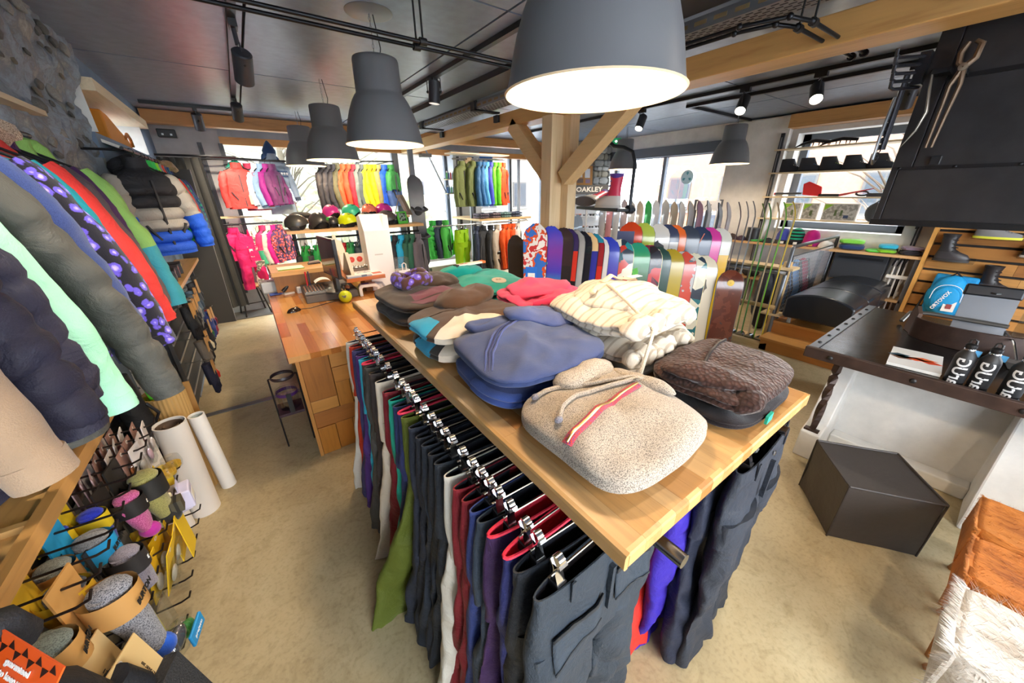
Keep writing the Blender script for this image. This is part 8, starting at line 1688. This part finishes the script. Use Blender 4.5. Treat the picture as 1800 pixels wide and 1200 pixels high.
# ------------------------------------------------------------------ steel hood above
t = thing('forge_hood', 'big black riveted steel hood hanging above the forge', 'hood', (0,0,0)); HD = plain('#3b393b', 0.38,0.5,0.12,7,0.5,0.2)
MB().box(3.0,4.3,-1.6,0.53,1.56, ZC-0.013).build('shell', HD, t, 0)
def hp(nm, y0, y1, z0, z1): MB().box(2.985,3.0, y0, y1, z0, z1).build(nm, HD, t, 0, bevel=0.002)
hp('panel', 0.455,0.532,1.84,2.66); hp('panel', -0.6,0.450,1.845,2.235); hp('panel', -0.6,0.450,2.245,2.66); hp('panel', -0.6,0.50,1.575,1.835); hp('panel', 0.503,0.532,1.575,1.835); hp('panel', -1.6,-0.605,1.575,2.66)
for a in ((2.978,-1.6,0.54,1.55,1.58),(2.98,-1.6,0.53,1.832,1.85),(2.98,-1.6,0.45,2.23,2.25)): MB().box(a[0],2.99, a[1], a[2], a[3], a[4]).build('seam_strip', plain('#262527', 0.35,0.5), t, 0)
for k in range(9): MB().at((2.979,0.5-0.2*k, 1.842),(0,-PI/2,0)).ell((0,0,0),(0.008,0.008,0.005),8,4,0).build('rivet', DARKSTEEL, t)
MB().box(2.965,2.985,0.355,0.395,1.852,1.895).build('latch', BLACK, t, 0, bevel=0.004); MB().box(2.90,2.985,0.44,0.50,2.255,2.275).build('tool_bracket', DARKSTEEL, t, 0)
t = thing('forge_tongs', 'long rusty forge tongs hanging on the front of the hood', 'tongs', (2.935,0.405,2.268))
TG = plain('#7a6552', 0.42,0.6,0.2,20)
MB().tube([(0,-0.008,0.10),(0,-0.03,0.085),(0,-0.028,0.03),(0,0.0,0.0),(0,0.022,-0.07),(0,0.02,-0.15),(0.0,0.02,-0.335)],[0.008,0.012,0.012,0.014,0.009,0.007,0.006],8).build('left_jaw_handle', TG, t); MB().tube([(0,0.012,0.10),(0,0.026,0.06),(0,0.02,0.02),(0,0.0,0.0),(0,-0.012,-0.07),(0,-0.005,-0.2),(0,0.0,-0.335)],[0.008,0.012,0.012,0.014,0.009,0.007,0.006],8).build('right_jaw_handle', TG, t); MB().at((-0.012,0,0),(0, PI/2,0)).lathe([(0.003,-0.006),(0.016,-0.004),(0.016,0.02)],14).build('pivot', plain('#a89884', 0.35,0.7), t); MB().box(0.0,0.05,-0.02,0.02,-0.03,-0.01).build('hanging_bar', DARKSTEEL, t, 0)
t = thing('iron_blade', 'narrow curved iron blade hanging from the hood bracket', 'blade', (2.915,0.50,2.265)); MB().tube([(0,-0.04,0.0),(0,0.0,0.0),(0,-0.012,-0.07),(0,-0.032,-0.17),(0,-0.018,-0.25),(0,0.018,-0.325)],[0.007,0.009,0.012,0.014,0.010,0.002],8, True, 0.5).build('blade', plain('#8f877c', 0.3,0.8), t); MB().ell((0,0,0.004),(0.008,0.01,0.01),8,6).build('hook_eye', DARKSTEEL, t)
t = thing('chain_hooks', 'rack of black iron hooks and chains on the left side of the hood', 'hooks', (2.98,0.545,2.30)); BK_ = plain('#34343a', 0.35,0.6)
MB().box(-0.03,0.05,-0.01,0.03,-0.07,0.07).build('bracket', BK_, t, 0)
for k in range(5): MB().tube([(-0.02+0.02*k, 0.01,0.05-0.03*k),(-0.20+0.02*k, 0.07,0.03-0.03*k),(-0.235+0.02*k, 0.075,0.035-0.03*k),(-0.245+0.02*k, 0.075,0.06-0.03*k)],0.008,8).build('hook_rod', BK_, t)
for k in range(2): MB().tube([(-0.05+0.03*k, 0.05,-0.02),(-0.03+0.03*k, 0.05,-0.36)],0.010,8).build('hanging_rod', BK_, t)
MB().tube([(-0.07,0.06,-0.12),(-0.1,0.06,-0.3),(-0.09,0.06,-0.41),(-0.06,0.06,-0.43),(-0.02,0.06,-0.40)],0.007,8).build('long_hook', STEEL, t)
for k in range(14):
    a = PI/2 if k % 2 else 0; c = Vector((-0.045,0.06,-0.18-0.017*k))
    MB().tube([tuple(c+Vector((0.010*math.cos(u)*math.cos(a),0.010*math.cos(u)*math.sin(a),0.013*math.sin(u)))) for u in [2*PI*i/8 for i in range(9)]],0.003,5, False).build('link', BK_, t)
# ------------------------------------------------------------------ seats
t = thing('cube_stool', 'black fabric cube stool on the floor before the forge', 'stool', (2.44,0.06,0.0),0.62)
q = MB(); n = 10; w = 0.19; h = 0.352
bmx = bmesh.new(); bmesh.ops.create_cube(bmx, size=1.0); bmesh.ops.subdivide_edges(bmx, edges=bmx.edges, cuts=9, use_grid_fill=True)
vs = [(v.co.x*2*w, v.co.y*2*w, (v.co.z+0.5)*h) for v in bmx.verts]; fs = [tuple(v.index for v in f.verts) for f in bmx.faces]; bmx.free()
q.add([(x + 0.006*noise.noise(Vector((y*7, z*6,1))), y + 0.006*noise.noise(Vector((x*7, z*6,4))), max(0, z - (0.008*(1-((x/w)**2+(y/w)**2)/2) if z > h-0.01 else 0))) for x, y, z in vs], fs); q.build('cover', plain('#3a3533', 0.5,0,0.2,30), t, angle=0.9, bevel=0.006)
for a, b in (((-w, -w),(w, -w)),((w, -w),(w, w)),((w, w),(-w, w)),((-w, w),(-w, -w))): MB().tube([(a[0], a[1], h),((a[0]+b[0])/2,(a[1]+b[1])/2, h-0.002),(b[0], b[1], h)],0.006,6).build('top_seam', plain('#383230', 0.6), t)
for sx in (-1,1):
    for sy in (-1,1): MB().tube([(sx*w, sy*w, 0),(sx*w, sy*w, h)],0.005,6).build('corner_seam', plain('#332d2c', 0.6), t)
def fur(h, h2, name):
    m, nt, b = nodemat(name); v = coords(nt, (60,9,30)); n1 = N(nt, 'ShaderNodeTexNoise', i_Scale=2.2, i_Detail=6.0, i_Distortion=1.4); nt.links.new(v, n1.inputs['Vector']); v2 = coords(nt); n2 = N(nt, 'ShaderNodeTexNoise', i_Scale=5.0, i_Detail=3.0); nt.links.new(v2, n2.inputs['Vector'])
    mx = N(nt, 'ShaderNodeMath', operation='MULTIPLY_ADD'); mx.inputs[1].default_value = 0.5; nt.links.new(n1.outputs[0], mx.inputs[0]); nt.links.new(n2.outputs[0], mx.inputs[2])
    nt.links.new(ramp(nt, mx.outputs[0],[(0.55, lin(h2)),(0.8, lin(h))]), b.inputs['Base Color']); b.inputs['Roughness'].default_value = 0.75; add_bump(nt, b, n1.outputs[0],0.5,0.01); return m
def hide_stool(lb, x0, x1, c, c2, y0=-0.28, y1=-0.72, h=0.455, hair=0.012, seed=0, ridge=None):
    t = thing('hide_stool', lb, 'stool', ((x0+x1)/2,(y0+y1)/2,0),0, 'hide covered folding stools'); a = (x1-x0)/2; b = (y0-y1)/2; M_ = fur(c, c2, 'hide_'+c.strip('#'))
    prof_ = [(-a, h-0.20),(-a*0.99, h-0.04),(-a*0.9, h-0.008),(-a*0.5, h-0.02),(0, h-0.035),(a*0.5, h-0.02),(a*0.9, h-0.008),(a*0.99, h-0.04),(a, h-0.20)]
    m = MB(); rs = []
    for i in range(21):
        y = -b+2*b*i/20; e = 1-0.10*max(0,(abs(y)/b-0.85)/0.15)
        rs.append([(x*e, y, z) for x, z in prof_])
    q = MB(); q.rings(rs, False, False, closed=False); q.displace(0.006,9, seed); o = q.build('hide', M_, t, angle=1.2); md = o.modifiers.new('thickness', 'SOLIDIFY'); md.thickness = 0.012
    m = MB(); m.prism([(x*0.97, z) for x, z in prof_], b-0.008, b+0.006, 'y'); m.build('side_flap', M_, t)
    rn = random.Random(seed); q = MB()
    for k in range(2600):
        s = rn.random(); i0 = rn.randrange(8); f = rn.random(); x = prof_[i0][0]*(1-f)+prof_[i0+1][0]*f; z = prof_[i0][1]*(1-f)+prof_[i0+1][1]*f
        y = rn.uniform(-b, b); 
        if rn.random() < 0.25: y = b
        L_ = hair*rn.uniform(0.7,1.5); d = Vector((x*0.8, rn.uniform(-0.2,0.5) + (0.8 if y == b else 0),0.4-(0.9 if abs(x) > a*0.93 else 0)+rn.uniform(-0.2,0.1))).normalized()*L_; w_ = 0.0012
        q.add([(x-w_, y, z),(x+w_, y, z),(x+d.x, y+d.y, z+d.z+0.002)],[(0,1,2)])
    tag(q.build('hair', M_, t, 0), kind='stuff')
    for sy in (-1,1):
        for sx in (-1,1): MB().tube([(sx*a*0.85, sy*b*0.8, h-0.05),(-sx*a*0.9, sy*b*0.8,0.0)],0.017,8).build('leg', wood('#a86e34', None, 'Z'), t)
    MB().tube([(0,-b*0.8, h*0.45),(0, b*0.8, h*0.45)],0.014,8).build('stretcher', wood('#a86e34', None, 'Y'), t)
hide_stool('chestnut brown hide stool farthest, next to the white forge base', 2.14,2.46, '#b8702a', '#8a4a16', seed=1); hide_stool('chestnut brown hide stool with pale seam in the middle of the three', 1.81,2.12, '#b46a26', '#7c4012', seed=2); hide_stool('white shaggy hide stool nearest at the right picture edge', 1.42,1.79, '#dcd6ce', '#b0a292', seed=3, hair=0.03)
# ------------------------------------------------------------------ street outside
SNOW = plain('#a9acb0', 0.9,0,0.3,3)
o = MB().box(-30,45,-30,50,-0.35,-0.16).build('street_ground', SNOW, smooth=False); o['kind'] = 'structure'; o['label'] = 'snowy street outside the shop'
def house(lb, x, y, rz, w, d, h, c, roofc, rows, cols):
    t = thing('house', lb, 'house', (x, y, -0.16), rz); MB().box(-w/2, w/2,0, d, 0, h).build('wall', plaster(c, 0.9), t, 0); m = MB(); m.prism([(-w/2-0.4, h),(w/2+0.4, h),(0, h+2.2)],-0.5, d+0.5, 'y'); m.build('roof', plain(roofc, 0.9), t, 0)
    for r in range(rows):
        for k in range(cols):
            X_ = -w/2+w*(k+0.5)/cols; Z_ = 1.0+2.7*r
            f = MB().box(X_-0.5, X_+0.5,-0.06,0.0, Z_, Z_+1.4).build('window', plain('#4a4744', 0.5), t, 0); MB().box(X_-0.42, X_-0.03,-0.07,-0.06, Z_+0.08, Z_+1.32).box(X_+0.03, X_+0.42,-0.07,-0.06, Z_+0.08, Z_+1.32).build('pane', plain('#3a4046', 0.2), f, 0)
            MB().box(X_-0.62, X_+0.62,-0.1,0.0, Z_-0.1, Z_).build('sill', plain('#6a6864', 0.6), f, 0)
    return t
house('pale cream house with grey windows across the street behind the front window', 9.5,18.5,0.0,11,6,6.6, '#857f74', '#94979a', 2,5); house('white house further left across the street', 0.2,22,0.1,6,6,5.6, '#8a8884', '#94979a', 2,3); house('pinkish timber chalet beyond the right window', 17.0,6.5,-PI/2+0.1,9,6,5.2, '#8f6c58', '#a5a7aa', 2,4); house('grey chalet beyond the shelved window', 18.0,-3.0,-PI/2,8,6,4.8, '#5f5c58', '#85878a', 2,3)
t = thing('rock_bank', 'mossy rock bank with snow outside the left front window', 'bank', (1.0,13.5,-0.16)); m = MB(); rs = []
for i in range(25):
    x = -5+0.42*i; rs.append([(x, -2+0.22*j + 0.5*noise.noise(Vector((x*0.7, j*0.4,2))), max(0,0.22*j*(1-0.35*max(0,(x-0.5)/4)) + 0.7*noise.noise(Vector((x*0.8, j*0.35,5))))) for j in range(20)])
m.rings(rs, False, False, closed=False); m.build('slope', stone_mat('mossy_rock', ['#50483a', '#66684a', '#888476', '#b0b0ae'],2.5), t)
def tree(lb, x, y, h, c, seed):
    t = thing('bare_tree', lb, 'tree', (x, y, -0.16), seed); rn = random.Random(seed); q = MB(); q.tube([(0,0,0),(0.1,0.05, h*0.5),(0.0,0.1, h)],[0.12,0.08,0.02],8); q.build('trunk', plain(c, 0.9), t); q = MB()
    for k in range(60):
        z = h*rn.uniform(0.25,0.95); a = rn.uniform(0,2*PI); l = h*0.3*rn.uniform(0.5,1.2); p0 = Vector((0.05,0.05, z)); p1 = p0+Vector((l*math.cos(a), l*math.sin(a), l*0.6)); q.tube([p0,(p0+p1)/2+Vector((0,0,0.1)), p1],[0.025,0.015,0.006],5)
    tag(q.build('branches', plain(c, 0.9), t), kind='stuff')
tree('bare tree left outside the front window', 1.2,11.5,4.5, '#4a4232', 3); tree('bare bush tree beyond the bank', 2.6,12.5,3.8, '#54503c', 4); tree('bare shrub beyond the shelved window', 10.5,1.8,3.6, '#554638', 5); tree('second bare shrub beyond the shelved window', 10.8,0.6,3.2, '#554a3e', 6)
def car(lb, x, y, rz, c):
    t = thing('parked_car', lb, 'car', (x, y, -0.16), rz); m = MB(); m.prism([(-2.1,0.25),(2.1,0.25),(2.15,0.7),(1.3,0.9),(0.7,1.4),(-1.2,1.42),(-1.9,0.95),(-2.15,0.85)],-0.85,0.85, 'y'); m.build('body', plain(c, 0.25), t, 0, bevel=0.08); m = MB(); m.prism([(1.15,0.93),(0.62,1.33),(-1.1,1.35),(-1.7,0.98)],-0.87,0.87, 'y'); m.build('windows', plain('#4a525c', 0.1), t, 0)
    for sx in (-1.3,1.3):
        for sy in (-0.8,0.8): MB().at((sx, sy, 0.32),(PI/2,0,0)).lathe([(0.003,-0.1),(0.32,-0.1),(0.32,0.1),(0.003,0.1)],20).build('wheel', BLACK, t, angle=0.5)
car('silver car parked outside the right shop window', 10.0,4.0, PI/2, '#7a7d82'); car('white car parked further along outside the right window', 10.2,9.0, PI/2+0.1, '#85878a')
t = thing('street_fence', 'pale picket fence beyond the shelved window', 'fence', (9.6,1.0,-0.16))
for k in range(24): MB().box(-0.015,0.015,-2.2+0.18*k, -2.1+0.18*k, 0.0,1.25).build('picket', plain('#6e6a64', 0.7), t, 0)
for z in (0.3,1.0): MB().box(0.015,0.045,-2.3,2.2, z, z+0.08).build('rail', plain('#6e6a64', 0.7), t, 0)
